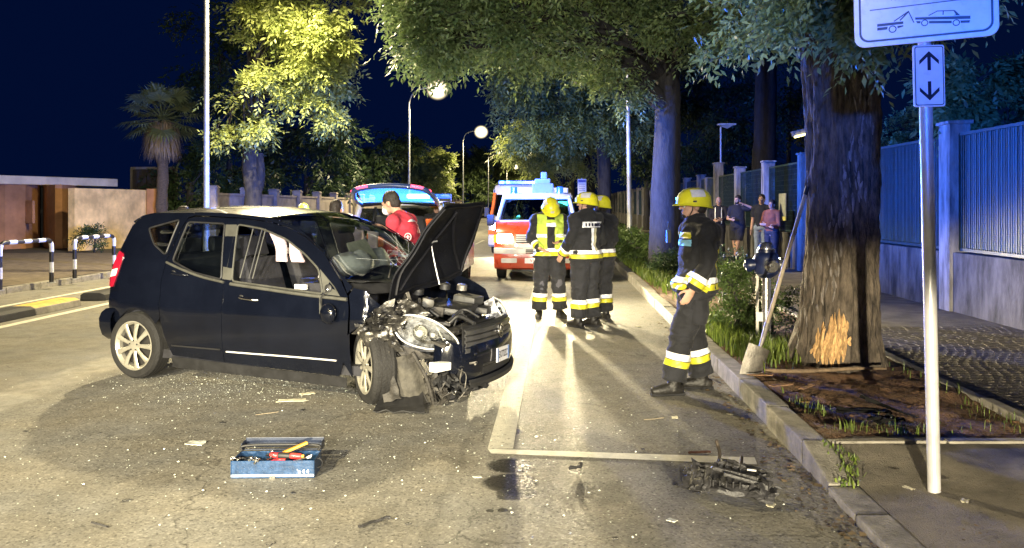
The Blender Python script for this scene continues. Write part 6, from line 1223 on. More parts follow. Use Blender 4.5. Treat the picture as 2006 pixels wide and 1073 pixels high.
for k in range(14):
    a = C(gh.uniform(845, 935), gh.uniform(690, 785), gh.uniform(-.6, -.35)); c = a + Vector((gh.uniform(-.12, .12), gh.uniform(-.12, .12), gh.uniform(-.16, .08))); c.z = max(c.z, .02); m = (a + c) / 2 + Vector((gh.uniform(-.05, .05), gh.uniform(-.05, .05), gh.uniform(-.05, .05))); MB().tube(curve([a, m, c], 5), gh.choice((.004, .006, .009)), 6).build('torn_cable', gh.choice((M_blk, M_alloy, M_wht)), car, smooth=1)
M_wing = pm('crumpled_wing', (.085, .08, .07), .34, .6, var=.6, scale=16, bump=.5, bscale=22, coat=.3, col2=(.012, .012, .014), detail=9)
def crumple(name, P4, amp, seed, mat, n=26, th=.005):
    q = [C(*p) for p in P4]; o = Vector((seed, seed * .6, 0))
    def fn(u, v):
        p = q[0].lerp(q[1], u).lerp(q[3].lerp(q[2], u), v); e = min(1, 6 * min(u, 1 - u, v, 1 - v) + .35)
        r_ = 1 - 2 * abs(noise.noise(p * 9 + o)); return p + (noise.noise_vector(p * 6 + o) * amp + Vector((.5, -1, .3)) * amp * .8 * r_ + noise.noise_vector(p * 21 + o) * amp * .35) * e
    return MB().grid(fn, list(np.linspace(0, 1, n)), list(np.linspace(0, 1, n))).build(name, mat, car, smooth=.45, solid=th)
crumple('crumpled_wing', [(689, 655, -.90), (738, 612, -.88), (806, 622, -.80), (768, 655, -.88)], .045, 3, M_wing); crumple('crumpled_wing', [(700, 650, -.93), (768, 640, -.88), (792, 690, -.86), (728, 692, -.95)], .045, 8, M_wing); crumple('crumpled_wing', [(765, 672, -.88), (800, 682, -.82), (852, 698, -.62), (800, 712, -.84)], .02, 12, M_dirty, 16); crumple('crumpled_wing', [(738, 605, -.80), (800, 585, -.70), (850, 618, -.55), (770, 632, -.74)], .04, 15, M_wing)
# torn inner wing liner hanging in front of the wheel, and the undertray on the ground
q = [C(752, 700, -.86), C(808, 690, -.80), C(846, 790, -.66), C(768, 782, -.86)]
MB().grid(lambda u, v: (q[0].lerp(q[1], u)).lerp(q[3].lerp(q[2], u), v) + Vector((.05 * math.sin(math.pi * u), -.07 * math.sin(math.pi * u), 0)) * (1 - .4 * v) + noise.noise_vector(Vector((u * 3, v * 3, 0))) * .02, list(np.linspace(0, 1, 16)), list(np.linspace(0, 1, 14))).build('wheel_arch_liner', pm('liner_plastic', (.05, .046, .037), .75, var=.45, scale=9, bump=.4, bscale=25), car, smooth=1, solid=.006)
q2 = [C(733, 686, -.97), C(762, 690, -.95), C(785, 782, -.92), C(752, 788, -.95)]
MB().grid(lambda u, v: (q2[0].lerp(q2[1], u)).lerp(q2[3].lerp(q2[2], u), v) + noise.noise_vector(Vector((u * 2, v * 5, 3))) * .03, list(np.linspace(0, 1, 8)), list(np.linspace(0, 1, 14))).build('liner_flap', M_dirty, car, smooth=1, solid=.006)
MB().tube(curve([C(808, 690, -.82), C(835, 740, -.74), C(850, 792, -.66)], 5), .015, 7).build('liner_edge', M_dirty, car, smooth=1); MB().lathe([(.022, 0), (.022, .01), (.012, .012)], C(777, 682, -.88), (.2, -1, .2), n=14).build('loose_ring', M_alloy, car)
w4 = [car.matrix_world if False else None]
p0 = [gr(752, 788), gr(828, 792), gr(832, 813), gr(730, 811)]; toL = lambda P: Vector(((P - CO).dot(cd), (P - CO).dot(cl), P.z))
MB().grid(lambda u, v: toL(p0[0].lerp(p0[1], u).lerp(p0[3].lerp(p0[2], u), v)) + Vector((0, 0, .10 * (1 - v) ** 1.5 + .02 + .02 * noise.noise(Vector((u * 6, v * 4, 1))))), list(np.linspace(0, 1, 16)), list(np.linspace(0, 1, 8))).build('undertray', M_blk, car, smooth=1, solid=.008)
# ---- headlamps, grille, bumper, plate
def headlamp(pts, y0, bul, tilt):
    P = [C(px, py, y) for px, py, y in pts]; c = sum(P, Vector()) / len(P); nrm = Vector((.8, tilt, .45)).normalized(); k = len(P)
    hb_ = MB(); back = [p - nrm * .10 for p in P]; hb_.add(P + back, [tuple(range(k, 2 * k))] + [(i, (i + 1) % k, k + (i + 1) % k, k + i) for i in range(k)]); h = hb_.build('headlamp', pm('lamp_bowl', (.86, .87, .92), .28, .55, var=.3, scale=11, bump=.5, bscale=14, col2=(.16, .16, .17)), car, smooth=.6)
    for b_, r in bul: q_ = c + b_; MB().lathe([(r, .0), (r * .9, -.03), (r * .5, -.06), (0, -.065)], q_, nrm, n=20).build('reflector', M_chr, h, smooth=1.2); MB().ell(q_ - nrm * .02, (r * .5,) * 3, 14, 9).build('projector', M_clr, h, smooth=2); MB().lathe([(r, 0), (r * 1.08, .006), (r * 1.12, 0)], q_, nrm, n=20).build('bezel', M_chr, h, smooth=1)
    Pc = curve([Vector(p) for p in P] + [P[0]], 4)[:-1]; m = len(Pc); rings = []
    for t in (1., .8, .5, .2): rings.append([c.lerp(p, t) + nrm * (.035 * (1 - t * t)) for p in Pc])
    vs = [q for r_ in rings for q in r_] + [c + nrm * .036]; fs = [(a * m + i, a * m + (i + 1) % m, (a + 1) * m + (i + 1) % m, (a + 1) * m + i) for a in range(3) for i in range(m)] + [(3 * m + i, 3 * m + (i + 1) % m, 4 * m) for i in range(m)]
    MB().add(vs, fs).build('lens', glassmat('lamp_glass', (.85, .86, .84), .12, .03), h, smooth=1); MB().tube(Pc + [Pc[0]], .008, 6).build('lens_rim', pm('bright_trim', (.72, .71, .68), .3, .2, var=.08), h, smooth=1)
headlamp([(768, 640, -.80), (792, 618, -.78), (832, 622, -.70), (868, 640, -.62), (898, 672, -.48), (870, 683, -.52), (830, 682, -.64), (790, 668, -.76)], 0, [(Vector((-.02, -.03, .01)), .062), (Vector((.05, .07, -.015)), .042)], -.55)
headlamp([(966, 582, .62), (978, 590, .68), (996, 622, .70), (994, 632, .64), (984, 620, .58), (970, 598, .56)], 0, [(Vector((0, 0, 0)), .035)], .4)
def planf(u):        # u: -1 right corner .. 1 left corner
    y = .82 * math.sin(u * 1.45) / math.sin(1.45); x = 3.86 - .30 * (1 - math.cos(u * 1.45)) / (1 - math.cos(1.45)) - .0; x -= .05 * smoothstep(-.2, -1, u); n = Vector((math.cos(u * 1.2), math.sin(u * 1.2), 0)); return Vector((x, y, 0)), n
fb = [(-.05, .50), (.0, .49), (.03, .44), (.035, .34), (.03, .25), (.02, .17), (-.03, .12), (-.10, .09)]
def jagf(q, u, i):
    k = smoothstep(-.28, -.62, u); return q + noise.noise_vector(q * 8) * .10 * k + Vector((-.10 * k, .02 * k, .02 * k)) + Vector((0, 0, .05 * smoothstep(.3, 1, u)))
bump_strip('front_bumper', fb, planf, M_pt, list(np.linspace(-.60, 1.0, 44)), jagf)
bump_strip('bumper_lip', [(.03, .16), (.05, .14), (.045, .11), (-.02, .095)], planf, M_blk, list(np.linspace(-.35, .95, 30)), jagf)
bump_strip('lower_vent', [(.038, .28), (.03, .26), (.03, .2), (.036, .19)], planf, M_blk, list(np.linspace(-.2, .3, 14)))
gc = C(945, 652, .02)
def planG(u): p, n = planf(u); return p + Vector((gc.x - 3.78, 0, 0)), n
gz = gc.z
bump_strip('grille_surround', [(.0, gz + .11), (.02, gz + .10), (.02, gz - .10), (.0, gz - .12)], planG, M_blk, list(np.linspace(-.40, .42, 24)))
for k in range(4): bump_strip('grille_slat', [(.02, gz + .085 - k * .05), (.045, gz + .078 - k * .05), (.045, gz + .058 - k * .05), (.02, gz + .052 - k * .05)], planG, pm('grille_slat', (.05, .05, .052), .35, .3, var=.2, coat=.4), list(np.linspace(-.38, .40, 20)))
pe, ne = planG(.08); pe = pe + ne * .06; pe.z = gz + .02; M_em = facing(pe, ne); k = 24; r_ = .062
em = ring('emblem', [(r_ * math.cos(6.2832 * i / k), r_ * math.sin(6.2832 * i / k)) for i in range(k)], [(r_ * .84 * math.cos(6.2832 * i / k), r_ * .84 * math.sin(6.2832 * i / k)) for i in range(k)], M_em, M_chr, car, .012)
for a in (90, 210, 330): MB().prism([(0, 0)] + [(.012 * math.cos(R(a - 60)), .012 * math.sin(R(a - 60))), (r_ * .86 * math.cos(R(a)), r_ * .86 * math.sin(R(a))), (.012 * math.cos(R(a + 60)), .012 * math.sin(R(a + 60)))], .01, M_em).build('emblem_arm', M_chr, em)
pp, pn = planf(.10); pp = pp + pn * .05; pz = C(971, 692, .09).z; pp.z = pz; PMx = facing(pp, pn, (0, .06, 1))
pl = MB().prism(rrect(.185, .062, .008), .008, PMx).build('number_plate', M_sw, car)
for x in (-.165, .165): MB().prism([(x - .018, -.058), (x + .018, -.058), (x + .018, .058), (x - .018, .058)], .0095, PMx).build('blue_band', pm('plate_blue', (.10, .22, .55), .4), pl)
text('EX772ZC', .085, M_sb, pl, PMx @ Matrix.Translation((0, -.002, .0085)) @ Matrix.Diagonal((.78, 1, 1, 1)), bold=True)
MB().box(C(862, 718, -.62), (.10, .17, .075), rot=Matrix.Rotation(-.3, 3, 'Z')).build('impact_foam', M_wht, car, bevel=.012, smooth=.6, jit=.012)
MB().tube(curve([C(855, 640, -.6), C(880, 690, -.5), C(885, 712, -.5)], 5), .005, 6).build('torn_edge', M_wht, car)
fl_ = C(912, 762, -.38); MB().lathe([(.06, -.04), (.062, .0), (.05, .004), (.0, .012)], fl_, (.8, -.4, .1), n=18).build('fog_lamp', M_dirty, car, smooth=.7)
# ================================================================ EMERGENCY VEHICLES
M_vred = pm('vehicle_red', (.45, .055, .022), .3, var=.1, scale=4, coat=.6); M_vwh = pm('vehicle_white', (.50, .50, .50), .3, var=.06, scale=4, coat=.5); M_vor = pm('vehicle_orange', (.80, .16, .03), .35, var=.1, coat=.4)
M_hl = emat('lit_headlamp', (1, .90, .66), 40.); M_bea = emat('lit_blue_beacon', (.10, .5, 1.0), 16.); M_bdim = pm('blue_beacon', (.02, .07, .35), .15, var=.1, emis=(.03, .14, .9), estr=.7, coat=.5); M_vgl = glassmat('vehicle_glass', (.42, .48, .5), .10); M_dk = pm('dark_gap', (.008, .008, .009), .8, var=0)
def vwheel(par, x, y, r=.32, w=.2):
    t = MB().lathe([(r * .62, -w / 2), (r * .94, -w / 2), (r, -w / 2 + .03), (r, w / 2 - .03), (r * .94, w / 2), (r * .62, w / 2)], (x, y, r), (1, 0, 0), 28).build('wheel', M_tyre, par, smooth=.6)
    MB().lathe([(r * .62, -w * .4), (r * .5, -w * .3), (0, -w * .3)], (x, y, r), (1, 0, 0), 20).lathe([(r * .62, w * .4), (r * .5, w * .3), (0, w * .3)], (x, y, r), (1, 0, 0), 20).build('rim', M_alu, t, smooth=.6)
def shell(par, name, prof, w, mat, off=0., n=17, cr=.16, th=.012, wt=None):
    """skin over a front-to-back profile [(y, z)], rounded in plan at the corners; w(z) half width"""
    def fn(i, u):
        y, z = prof[i]; return Vector((u * (w(z) + off), y - off + cr * abs(u) ** 5, z))
    return MB().grid(fn, list(range(len(prof))), list(np.linspace(-1, 1, n))).build(name, mat, par, smooth=.7, solid=th, fix=False)
def sidepoly(par, name, poly, w, s, mat, off=0., th=.012):
    return MB().add([Vector((s * (w(z) + off), y, z)) for y, z in poly], [tuple(range(len(poly))) if s > 0 else tuple(range(len(poly) - 1, -1, -1))]).build(name, mat, par, solid=th)
def beacon(par, x, y, z, m, r=.075, h=.15):
    b = MB().lathe([(r * 1.1, 0), (r * 1.1, .03), (r, .03), (r, h), (r * .8, h + .02), (0, h + .025)], (x, y, z), n=20).build('beacon', m, par, smooth=.6); return b
# ---- red fire service minibus, headlamps on
vx = (1049 - CX) / FP * 17.6; van = thing('fire_van', 'red fire service van with a pale roof and a blazing headlamp behind the firefighters', 'van', (vx, 17.6, 0), RZ)
wv = lambda z: .90 - .16 * max(0, z - 1.2) ** 1.3 - .05 * max(0, .5 - z)
shell(van, 'bonnet', [(.07, .70), (.08, .86), (.10, 1.0), (.18, 1.10), (.32, 1.18), (.58, 1.285)], wv, M_vred)
shell(van, 'bumper', [(.05, .71), (.0, .69), (-.03, .60), (-.03, .45), (.0, .28), (.07, .24)], wv, M_vred, .01); shell(van, 'bumper_stripe', [(-.012, .705), (-.035, .69), (-.047, .62), (-.043, .585)], wv, pm('bumper_grey', (.5, .48, .46), .5, var=.1), .008)
shell(van, 'windscreen', [(.60, 1.30), (1.02, 1.795)], lambda z: wv(z) - .09, M_vgl, 0, 9, .10, .004)
shell(van, 'roof', [(1.03, 1.80), (1.12, 1.87), (1.4, 1.91), (4.5, 1.92), (4.75, 1.86)], lambda z: wv(z) - .02, M_vwh)
MB().bar((-.81, .56, 1.28), (.81, .56, 1.28), .06, .05).bar((-.72, 1.02, 1.80), (.72, 1.02, 1.80), .06, .06).build('screen_surround', M_vwh, van, bevel=.01)
for s in (-1, 1):
    MB().tube([(s * .86, .64, 1.28), (s * .80, .86, 1.56), (s * .735, 1.08, 1.82)], [.05, .045, .05], 8).build('pillar', M_vwh, van, smooth=1)
    sidepoly(van, 'side_panel', [(.20, .30), (4.75, .30), (4.75, 1.22), (.6, 1.27), (.28, 1.12), (.2, .8)], wv, s, M_vred); sidepoly(van, 'side_window', [(.75, 1.30), (4.7, 1.26), (4.7, 1.74), (1.1, 1.78)], wv, s, M_vgl, -.01, .004)
    for y in (2.0, 3.2, 4.7): sidepoly(van, 'pillar', [(y - .06, 1.24), (y + .06, 1.24), (y + .06, 1.86), (y - .06, 1.86)], wv, s, M_vwh, .004)
    h = MB().prism(rrect(.16, .095, .04), .05, facing((s * .66, .055, .91), (0, -1, .05))).build('headlamp', M_chr, van, bevel=.008); MB().prism(rrect(.165, .10, .04), .012, facing((s * .66, .005, .91), (0, -1, .05))).build('lens', M_hl, h)
    MB().prism(rrect(.17, .05, .02), .02, facing((s * .57, -.035, .44), (0, -1, 0))).build('fog_lamp', pm('fog_lens', (.6, .58, .55), .2, var=.1), van, bevel=.005)
    MB().prism(rrect(.05, .09, .02), .03, facing((s * .855, .10, .91), (s * .5, -1, 0))).build('indicator', pm('amber_lens', (.7, .25, .03), .2), van)
    MB().box((s * 1.03, .78, 1.30), (.17, .09, .26)).build('mirror', M_blk, van, bevel=.03, seg=3); MB().bar((s * .86, .74, 1.27), (s * .98, .77, 1.28), .04, .05).build('mirror_arm', M_blk, van)
    for y in (.78, 3.7): vwheel(van, s * .78, y)
for k in range(4): MB().prism(rrect(.42, .014, .006), .02, facing((0, .055, .85 + k * .045), (0, -1, .05))).build('grille_slat', M_wht if k == 3 else pm('grille_grey', (.3, .28, .27), .4), van)
MB().prism(rrect(.43, .10, .02), .008, facing((0, .075, .91), (0, -1, .05))).build('grille', M_dk, van)
for k in range(3): MB().prism(rrect(.26, .012, .006), .012, facing((.05, -.045, .60 + k * .035), (0, -1, 0))).build('bumper_slot', M_dk, van)
np_ = MB().prism(rrect(.25, .058, .01), .012, facing((.02, -.04, .44), (0, -1, 0))).build('number_plate', M_sw, van); text('VF 4FK', .09, M_vred, np_, facing((.02, -.0525, .44), (0, -1, 0)), bold=True)
for s in (-1, 1): beacon(van, s * .53, 1.35, 1.90, M_bdim, .08, .14)
rb_ = MB(); rb_.box((.13, 1.6, 2.02), (.50, .4, .24)).box((.13, 1.6, 2.19), (.36, .3, .12)).box((.16, 1.6, 2.33), (.14, .14, .16)); rb_.build('roof_unit', pm('roof_unit_plastic', (.22, .22, .28), .5, var=.1), van, bevel=.02)
MB().box((.5, 3.5, 2.0), (.5, .5, .16)).build('roof_box', M_vwh, van, bevel=.03); MB().box((-.28, 1.9, 1.98), (.42, .08, .14)).build('roof_sign', pm('sign_lit', (.5, .7, .8), .4, emis=(.3, .65, 1), estr=.7), van, bevel=.01)
MB().box((0, 1.7, .95), (1.5, .5, .6)).box((-.42, 1.75, 1.42), (.46, .14, .5)).box((.42, 1.75, 1.42), (.46, .14, .5)).build('seats', M_int, van, bevel=.05)
MB().box((0, .78, 1.2), (1.6, .4, .14)).build('dashboard', M_int, van, bevel=.03); MB().box((-.45, .68, 1.34), (.2, .02, .06), rot=Matrix.Rotation(-.5, 3, 'Y')).build('dash_display', emat('green_display', (.05, .8, .4), .8), van)
MB().box((.56, .96, 1.66), (.28, .03, .12)).build('green_patch', emat('green_glow', (.05, .85, .35), .7), van, bevel=.01); MB().box((0, 2.4, .62), (1.7, 4.2, .5)).build('floor', M_int, van)  # the green box glows in place of a lit vest in the cab
MB().bar((-.5, .04, .22), (.5, .04, .22), .05, .05).build('tow_bar', M_blk, van)
beam(lamp('headlamp_light', 'SPOT', rd(vx - SL * 17.6 - .66, 17.5, .91), 3000, (1, .84, .5), .07, rd(vx - SL * 17.6 - .2, 6, -.25), 95, .6), .12, .0, -.10, -.28)
beam(lamp('headlamp_light', 'SPOT', rd(vx - SL * 17.6 + .66, 17.5, .91), 2300, (1, .84, .5), .07, rd(vx - SL * 17.6 + 1.2, 6, -.25), 95, .6), .12, .0, -.10, -.28)
beam(lamp('beacon_light', 'POINT', rd(vx - SL * 17.6 - .53, 18.95, 2.3), 240, BLUE, .1), -.30, -.10, .12, .32)
# ---- ambulance behind it
ax_ = (1016 - CX) / FP * 27; amb = thing('ambulance', 'white and orange ambulance half hidden behind the fire van with one headlamp lit', 'ambulance', (ax_, 27, 0), RZ); wa_ = lambda z: 1.0 - .1 * max(0, z - 1.3)
shell(amb, 'bonnet', [(.05, .60), (.06, .85), (.10, 1.05), (.3, 1.18), (.6, 1.26)], wa_, M_vwh); shell(amb, 'bumper', [(.03, .62), (-.03, .58), (-.03, .32), (.05, .26)], wa_, M_vwh, .01); shell(amb, 'windscreen', [(.62, 1.28), (1.05, 1.98)], lambda z: wa_(z) - .09, M_vgl, 0, 9, .1, .004); shell(amb, 'roof', [(1.04, 2.0), (1.1, 2.2), (1.3, 2.33), (5.3, 2.36)], lambda z: wa_(z) - .03, M_vwh)
for s in (-1, 1):
    MB().tube([(s * .96, .64, 1.26), (s * .90, .88, 1.65), (s * .87, 1.1, 2.04)], .06, 8).build('pillar', M_vor, amb, smooth=1); sidepoly(amb, 'side_panel', [(.2, .3), (5.4, .3), (5.4, 2.3), (1.15, 2.2), (1.0, 1.3), (.3, 1.1)], wa_, s, M_vwh); sidepoly(amb, 'side_stripe', [(.3, .8), (5.4, .8), (5.4, 1.3), (.6, 1.25)], wa_, s, M_vor, .008)
    h = MB().prism(rrect(.17, .11, .05), .05, facing((s * .74, .04, .92), (0, -1, 0))).build('headlamp', M_chr, amb); MB().prism(rrect(.15, .095, .04), .01, facing((s * .74, -.012, .92), (0, -1, 0))).build('lens', M_hl if s < 0 else M_clr, h); MB().box((s * 1.12, .75, 1.4), (.18, .1, .34)).build('mirror', M_blk, amb, bevel=.03)
    for y in (.85, 4.2): vwheel(amb, s * .85, y, .34)
shell(amb, 'orange_band', [(.048, .66), (.052, .80)], wa_, M_vor, .012); MB().prism(rrect(.45, .1, .02), .02, facing((0, .06, .85), (0, -1, 0))).build('grille', M_dk, amb)
MB().box((0, 1.35, 2.42), (1.5, .3, .13)).build('light_bar', M_bdim, amb, bevel=.02)
for x in (-.62, -.42): MB().box((x, 1.19, 2.43), (.12, .02, .07)).build('beacon_led', emat('cyan_led', (.15, .75, 1.), 5), amb)
MB().box((0, 1.6, .95), (1.7, .5, .7)).build('seats', M_int, amb, bevel=.05); MB().box((-.5, 1.0, 1.42), (.3, .05, .16)).build('dash_items', M_vred, amb)
lamp('headlamp_light', 'SPOT', rd(ax_ - SL * 27 - .74, 26.85, .92), 300, (1, .84, .5), .07, rd(ax_ - SL * 27 - .9, 8, -.3), 80, .6)
# ---- patrol car seen from behind, tailgate up
sx_ = (781 - CX) / FP * 14.3; suv = thing('patrol_car', 'white patrol car beyond the black car, tailgate raised, blue light bar flashing', 'car', (sx_, 14.3, 0), RZ); ws = lambda z: .88 - .22 * max(0, z - 1.0)
shell(suv, 'rear_bumper', [(.0, .62), (-.05, .58), (-.05, .38), (.02, .28)], ws, M_vwh, .0); shell(suv, 'roof', [(.12, 1.63), (.3, 1.675), (1.2, 1.70), (2.4, 1.67), (2.7, 1.58)], lambda z: .70, M_vwh, 0, 15, .0)
shell(suv, 'bonnet', [(4.5, .5), (4.5, .8), (4.3, .95), (3.4, 1.02)], ws, M_vwh, 0, 11, -.15); shell(suv, 'windscreen', [(2.72, 1.6), (3.45, 1.02)], lambda z: ws(z) - .06, M_vgl, 0, 9, 0, .004)
for s in (-1, 1):
    sidepoly(suv, 'side_panel', [(.0, .3), (4.4, .3), (4.4, .9), (3.4, 1.0), (.05, 1.02)], ws, s, M_vwh); sidepoly(suv, 'side_window', [(.25, 1.05), (3.3, 1.03), (2.7, 1.56), (.35, 1.58)], ws, s, M_vgl, -.01, .004); sidepoly(suv, 'side_stripe', [(.05, .72), (4.3, .72), (4.3, .86), (.05, .9)], ws, s, pm('police_blue', (.03, .1, .4), .35), .006)
    MB().tube([(s * .85, .03, 1.0), (s * .79, .08, 1.3), (s * .72, .16, 1.62)], .05, 8).build('rear_pillar', M_vwh, suv, smooth=1); MB().tube([(s * .74, 1.5, 1.6), (s * .85, 1.5, 1.03)], .03, 6).build('middle_pillar', M_blk, suv)
    MB().box((s * .80, .0, .90), (.13, .06, .30)).build('tail_lamp', M_redl, suv, bevel=.02); MB().tube([(s * .68, .2, 1.60), (s * .66, -.3, 1.72)], .012, 6).build('gas_strut', M_chr, suv)
    for y in (.8, 3.5): vwheel(suv, s * .77, y)
MB().box((0, 1.2, .7), (1.5, 2.2, .7)).box((0, 1.25, 1.18), (1.35, .16, .5)).build('load_space', M_int, suv, bevel=.03); MB().box((-.35, .3, 1.0), (.5, .4, .3)).build('kit_bag', pm('kit_orange', (.6, .15, .03), .7), suv, bevel=.05)
def leafglass():  # pane tinted blue to carry the beacon's glow
    m = bpy.data.materials.new('glow_pane'); m.use_nodes = True; nt = m.node_tree; L = nt.links.new; nt.nodes.remove(nt.nodes['Principled BSDF']); t = nt.nodes.new('ShaderNodeBsdfTransparent'); d = nt.nodes.new('ShaderNodeBsdfTranslucent'); d.inputs[0].default_value = (.10, .34, .62, 1)
    x = nt.nodes.new('ShaderNodeMixShader'); x.inputs[0].default_value = .4; L(t.outputs[0], x.inputs[1]); L(d.outputs[0], x.inputs[2]); L(x.outputs[0], nt.nodes['Material Output'].inputs[0]); return m
tgp = [(-.62, -.70, 1.86), (-.5, -.76, 1.91), (-.25, -.80, 1.945), (0, -.82, 1.955), (.25, -.80, 1.945), (.5, -.76, 1.91), (.62, -.70, 1.86)]
tgt = MB().tube(curve([(-.68, .10, 1.65), (-.70, -.3, 1.74)] + tgp + [(.70, -.3, 1.74), (.68, .10, 1.65)], 5), .045, 8).build('tailgate', pm('tailgate_blue', (.03, .06, .2), .35, coat=.4), suv, smooth=1)
MB().tube(curve([(-.68, .08, 1.64), (0, .1, 1.69), (.68, .08, 1.64)], 6), .04, 8).build('tailgate_hinge_rail', M_pt, tgt, smooth=1)
MB().grid(lambda u, v: Vector((u * (.64 - .06 * v), .06 - .8 * v, 1.67 + .25 * v + .045 * v * (1 - u * u) - .0)), list(np.linspace(-1, 1, 9)), list(np.linspace(0, 1, 4))).build('tailgate_glass', leafglass(), tgt, smooth=1)
for s in (-1, 1): MB().tube(curve([(s * .66, -.66, 1.86), (s * .54, -.775, 1.915), (s * .36, -.82, 1.95)], 5), .028, 8).build('tail_lamp', pm('lit_red_lens', (.5, .03, .06), .2, emis=(1, .07, .15), estr=1.6), tgt, smooth=1)
lbx = MB().box((0, 1.5, 1.735), (1.46, .26, .05)).build('light_bar', M_blk, suv, bevel=.01)
for k in range(7): MB().box((-.63 + k * .21, 1.5, 1.805), (.19, .24, .085)).build('beacon_led' if k in (3, 4) else 'beacon', M_bea if k in (3, 4) else M_bdim, lbx, bevel=.012)
beam(lamp('beacon_light', 'POINT', (sx_ + .12 + SL * 1.5, 14.3 + 1.5, 1.98), 3800, BLUE, .12), -.30, -.10, .18, .45)
# ================================================================ TOOLBOX
tb = thing('toolbox', 'open dark blue steel toolbox full of tools on the road in front of the car', 'toolbox', gr(534, 937) + Vector((0, .0, 0)), .03)
M_tb = pm('toolbox_blue', (.012, .042, .11), .35, var=.3, scale=22, coat=.3, bump=.1); M_tbs = pm('toolbox_stripe', (.45, .52, .62), .4)
b = MB(); L_, D_, Hh = .49, .20, .105
for c, d in (((0, .004, Hh / 2), (L_, .006, Hh)), ((0, D_, Hh / 2), (L_, .006, Hh)), ((-L_ / 2, D_ / 2, Hh / 2), (.006, D_ + .006, Hh)), ((L_ / 2, D_ / 2, Hh / 2), (.006, D_ + .006, Hh)), ((0, D_ / 2, .004), (L_, D_, .006))): b.box(c, d)
b.build('body', M_tb, tb, bevel=.002, seg=1)
lid = MB(); lid.box((0, D_ + .055, .10), (L_, .10, .006), rot=Matrix.Rotation(-.25, 3, 'X')).box((0, D_ + .105, .13), (L_, .006, .06)).box((-L_ / 2, D_ + .055, .125), (.006, .1, .05)).box((L_ / 2, D_ + .055, .125), (.006, .1, .05)); lid.build('lid', pm('toolbox_dark', (.012, .02, .045), .4), tb, bevel=.003)
MB().tube(curve([(-L_ / 2 + .01, D_ - .02, .11), (-L_ / 2 + .02, D_, .138), (0, D_ + .005, .142), (L_ / 2 - .02, D_, .138), (L_ / 2 - .01, D_ - .02, .11)], 6), .008, 8).build('rim_rail', M_blk, tb, smooth=1)
MB().box((0, -.001, .018), (L_, .006, .012)).build('stripe', M_tbs, tb); MB().box((0, -.006, .008), (.034, .01, .026)).build('latch', M_chr, tb, bevel=.003)
MB().tube([(L_ / 2 + .004 + .028 * math.sin(a), D_ * .45 + .0, .062 + .028 * math.cos(a)) for a in np.linspace(0, 6.2832, 16)], .004, 6).build('ring_handle', M_blk, tb, smooth=1)
text("'n 4 4", .032, M_sw, tb, facing((.18, -.0005, .04), (0, -1, 0)), bold=True)
TB = tb.location; Rt = Matrix.Rotation(.03, 3, 'Z')
def tool(name, label, cat, a, b_, mk, group=None):
    A, B_ = TB + Rt @ Vector(a), TB + Rt @ Vector(b_); t = thing(name, label, cat, A, 0, group); d = (B_ - A); mk(t, d, d.length, d.normalized()); return t
M_tr = pm('handle_red', (.60, .04, .04), .35, coat=.4); M_ty = pm('handle_yellow', (.75, .36, .04), .5, var=.15); M_ts = pm('tool_steel', (.55, .54, .5), .28, 1., var=.25, scale=30)
def mk_driver(t, d, L, n): MB().tube([n * L * q for q in (.0, .02, .22, .25)], [.010, .016, .017, .012], 10).build('grip_end', M_tr, t, smooth=1); MB().tube([n * L * q for q in (.25, .3, .58, .6)], [.016, .019, .019, .017], 10).build('grip', M_blk, t, smooth=1); MB().tube([n * L * q for q in (.6, .64, .9, .93)], [.015, .018, .016, .012], 10).build('handle', M_tr, t, smooth=1); MB().tube([n * L * .93, n * L], .010, 10).build('collar', M_ty, t)
tool('insulated_tool', 'thick red and black tool handle lying across the open toolbox', 'hand tool', (-.04, .09, .112), (.17, .075, .108), mk_driver)
def mk_rule(t, d, L, n): MB().bar(Vector(), d, .03, .014).build('shaft', M_ty, t, bevel=.004)
tool('wooden_handle', 'orange yellow wooden handle sticking up out of the toolbox', 'hand tool', (.03, .12, .115), (.17, .17, .165), mk_rule)
def mk_wr(t, d, L, n):
    MB().tube([d * 0, d * .5, d], [.008, .007, .009], 8, ref=(0, 0, 1), ry=.005).build('shank', M_ts, t, smooth=1); c = d * 1.05
    for s in (-1, 1): MB().bar(d * .92 + Vector((0, .012 * s, 0)), d * 1.18 + Vector((.0, .016 * s, 0)), .012, .014).build('jaw', M_ts, t, bevel=.003)
tool('spanner', 'pale steel adjustable spanner at the right end of the toolbox', 'hand tool', (.09, .035, .085), (.2, .06, .108), mk_wr)
def mk_pl(t, d, L, n):
    for s in (-1, 1): MB().tube(curve([d * .0 + Vector((0, .02 * s, 0)), d * .5 + Vector((0, .03 * s, 0)), d * .85], 5), .009, 8).build('handle', M_tr, t, smooth=1)
    MB().tube([d * .85, d * 1.1, d * 1.4], [.014, .012, .005], 8).build('jaws', M_ts, t, smooth=1)
tool('pliers', 'red handled pliers half under the other tools in the toolbox', 'pliers', (.06, .05, .09), (-.04, .04, .085), mk_pl); tool('pliers', 'second red handled pliers near the rear rim of the toolbox', 'pliers', (-.01, .135, .1), (.1, .14, .1), mk_pl)
gt = random.Random(4)
for k in range(13):
    a = (gt.uniform(-.21, -.05), gt.uniform(.03, .16), gt.uniform(.085, .11)); an = gt.uniform(0, 6.28); l = gt.uniform(.04, .09); tool('small_spanner', 'small steel spanner in the jumble at the left end of the toolbox', 'hand tool', a, (a[0] + l * math.cos(an), a[1] + l * math.sin(an) * .6, a[2] + gt.uniform(-.01, .02)), mk_wr, 'small steel tools in the toolbox')
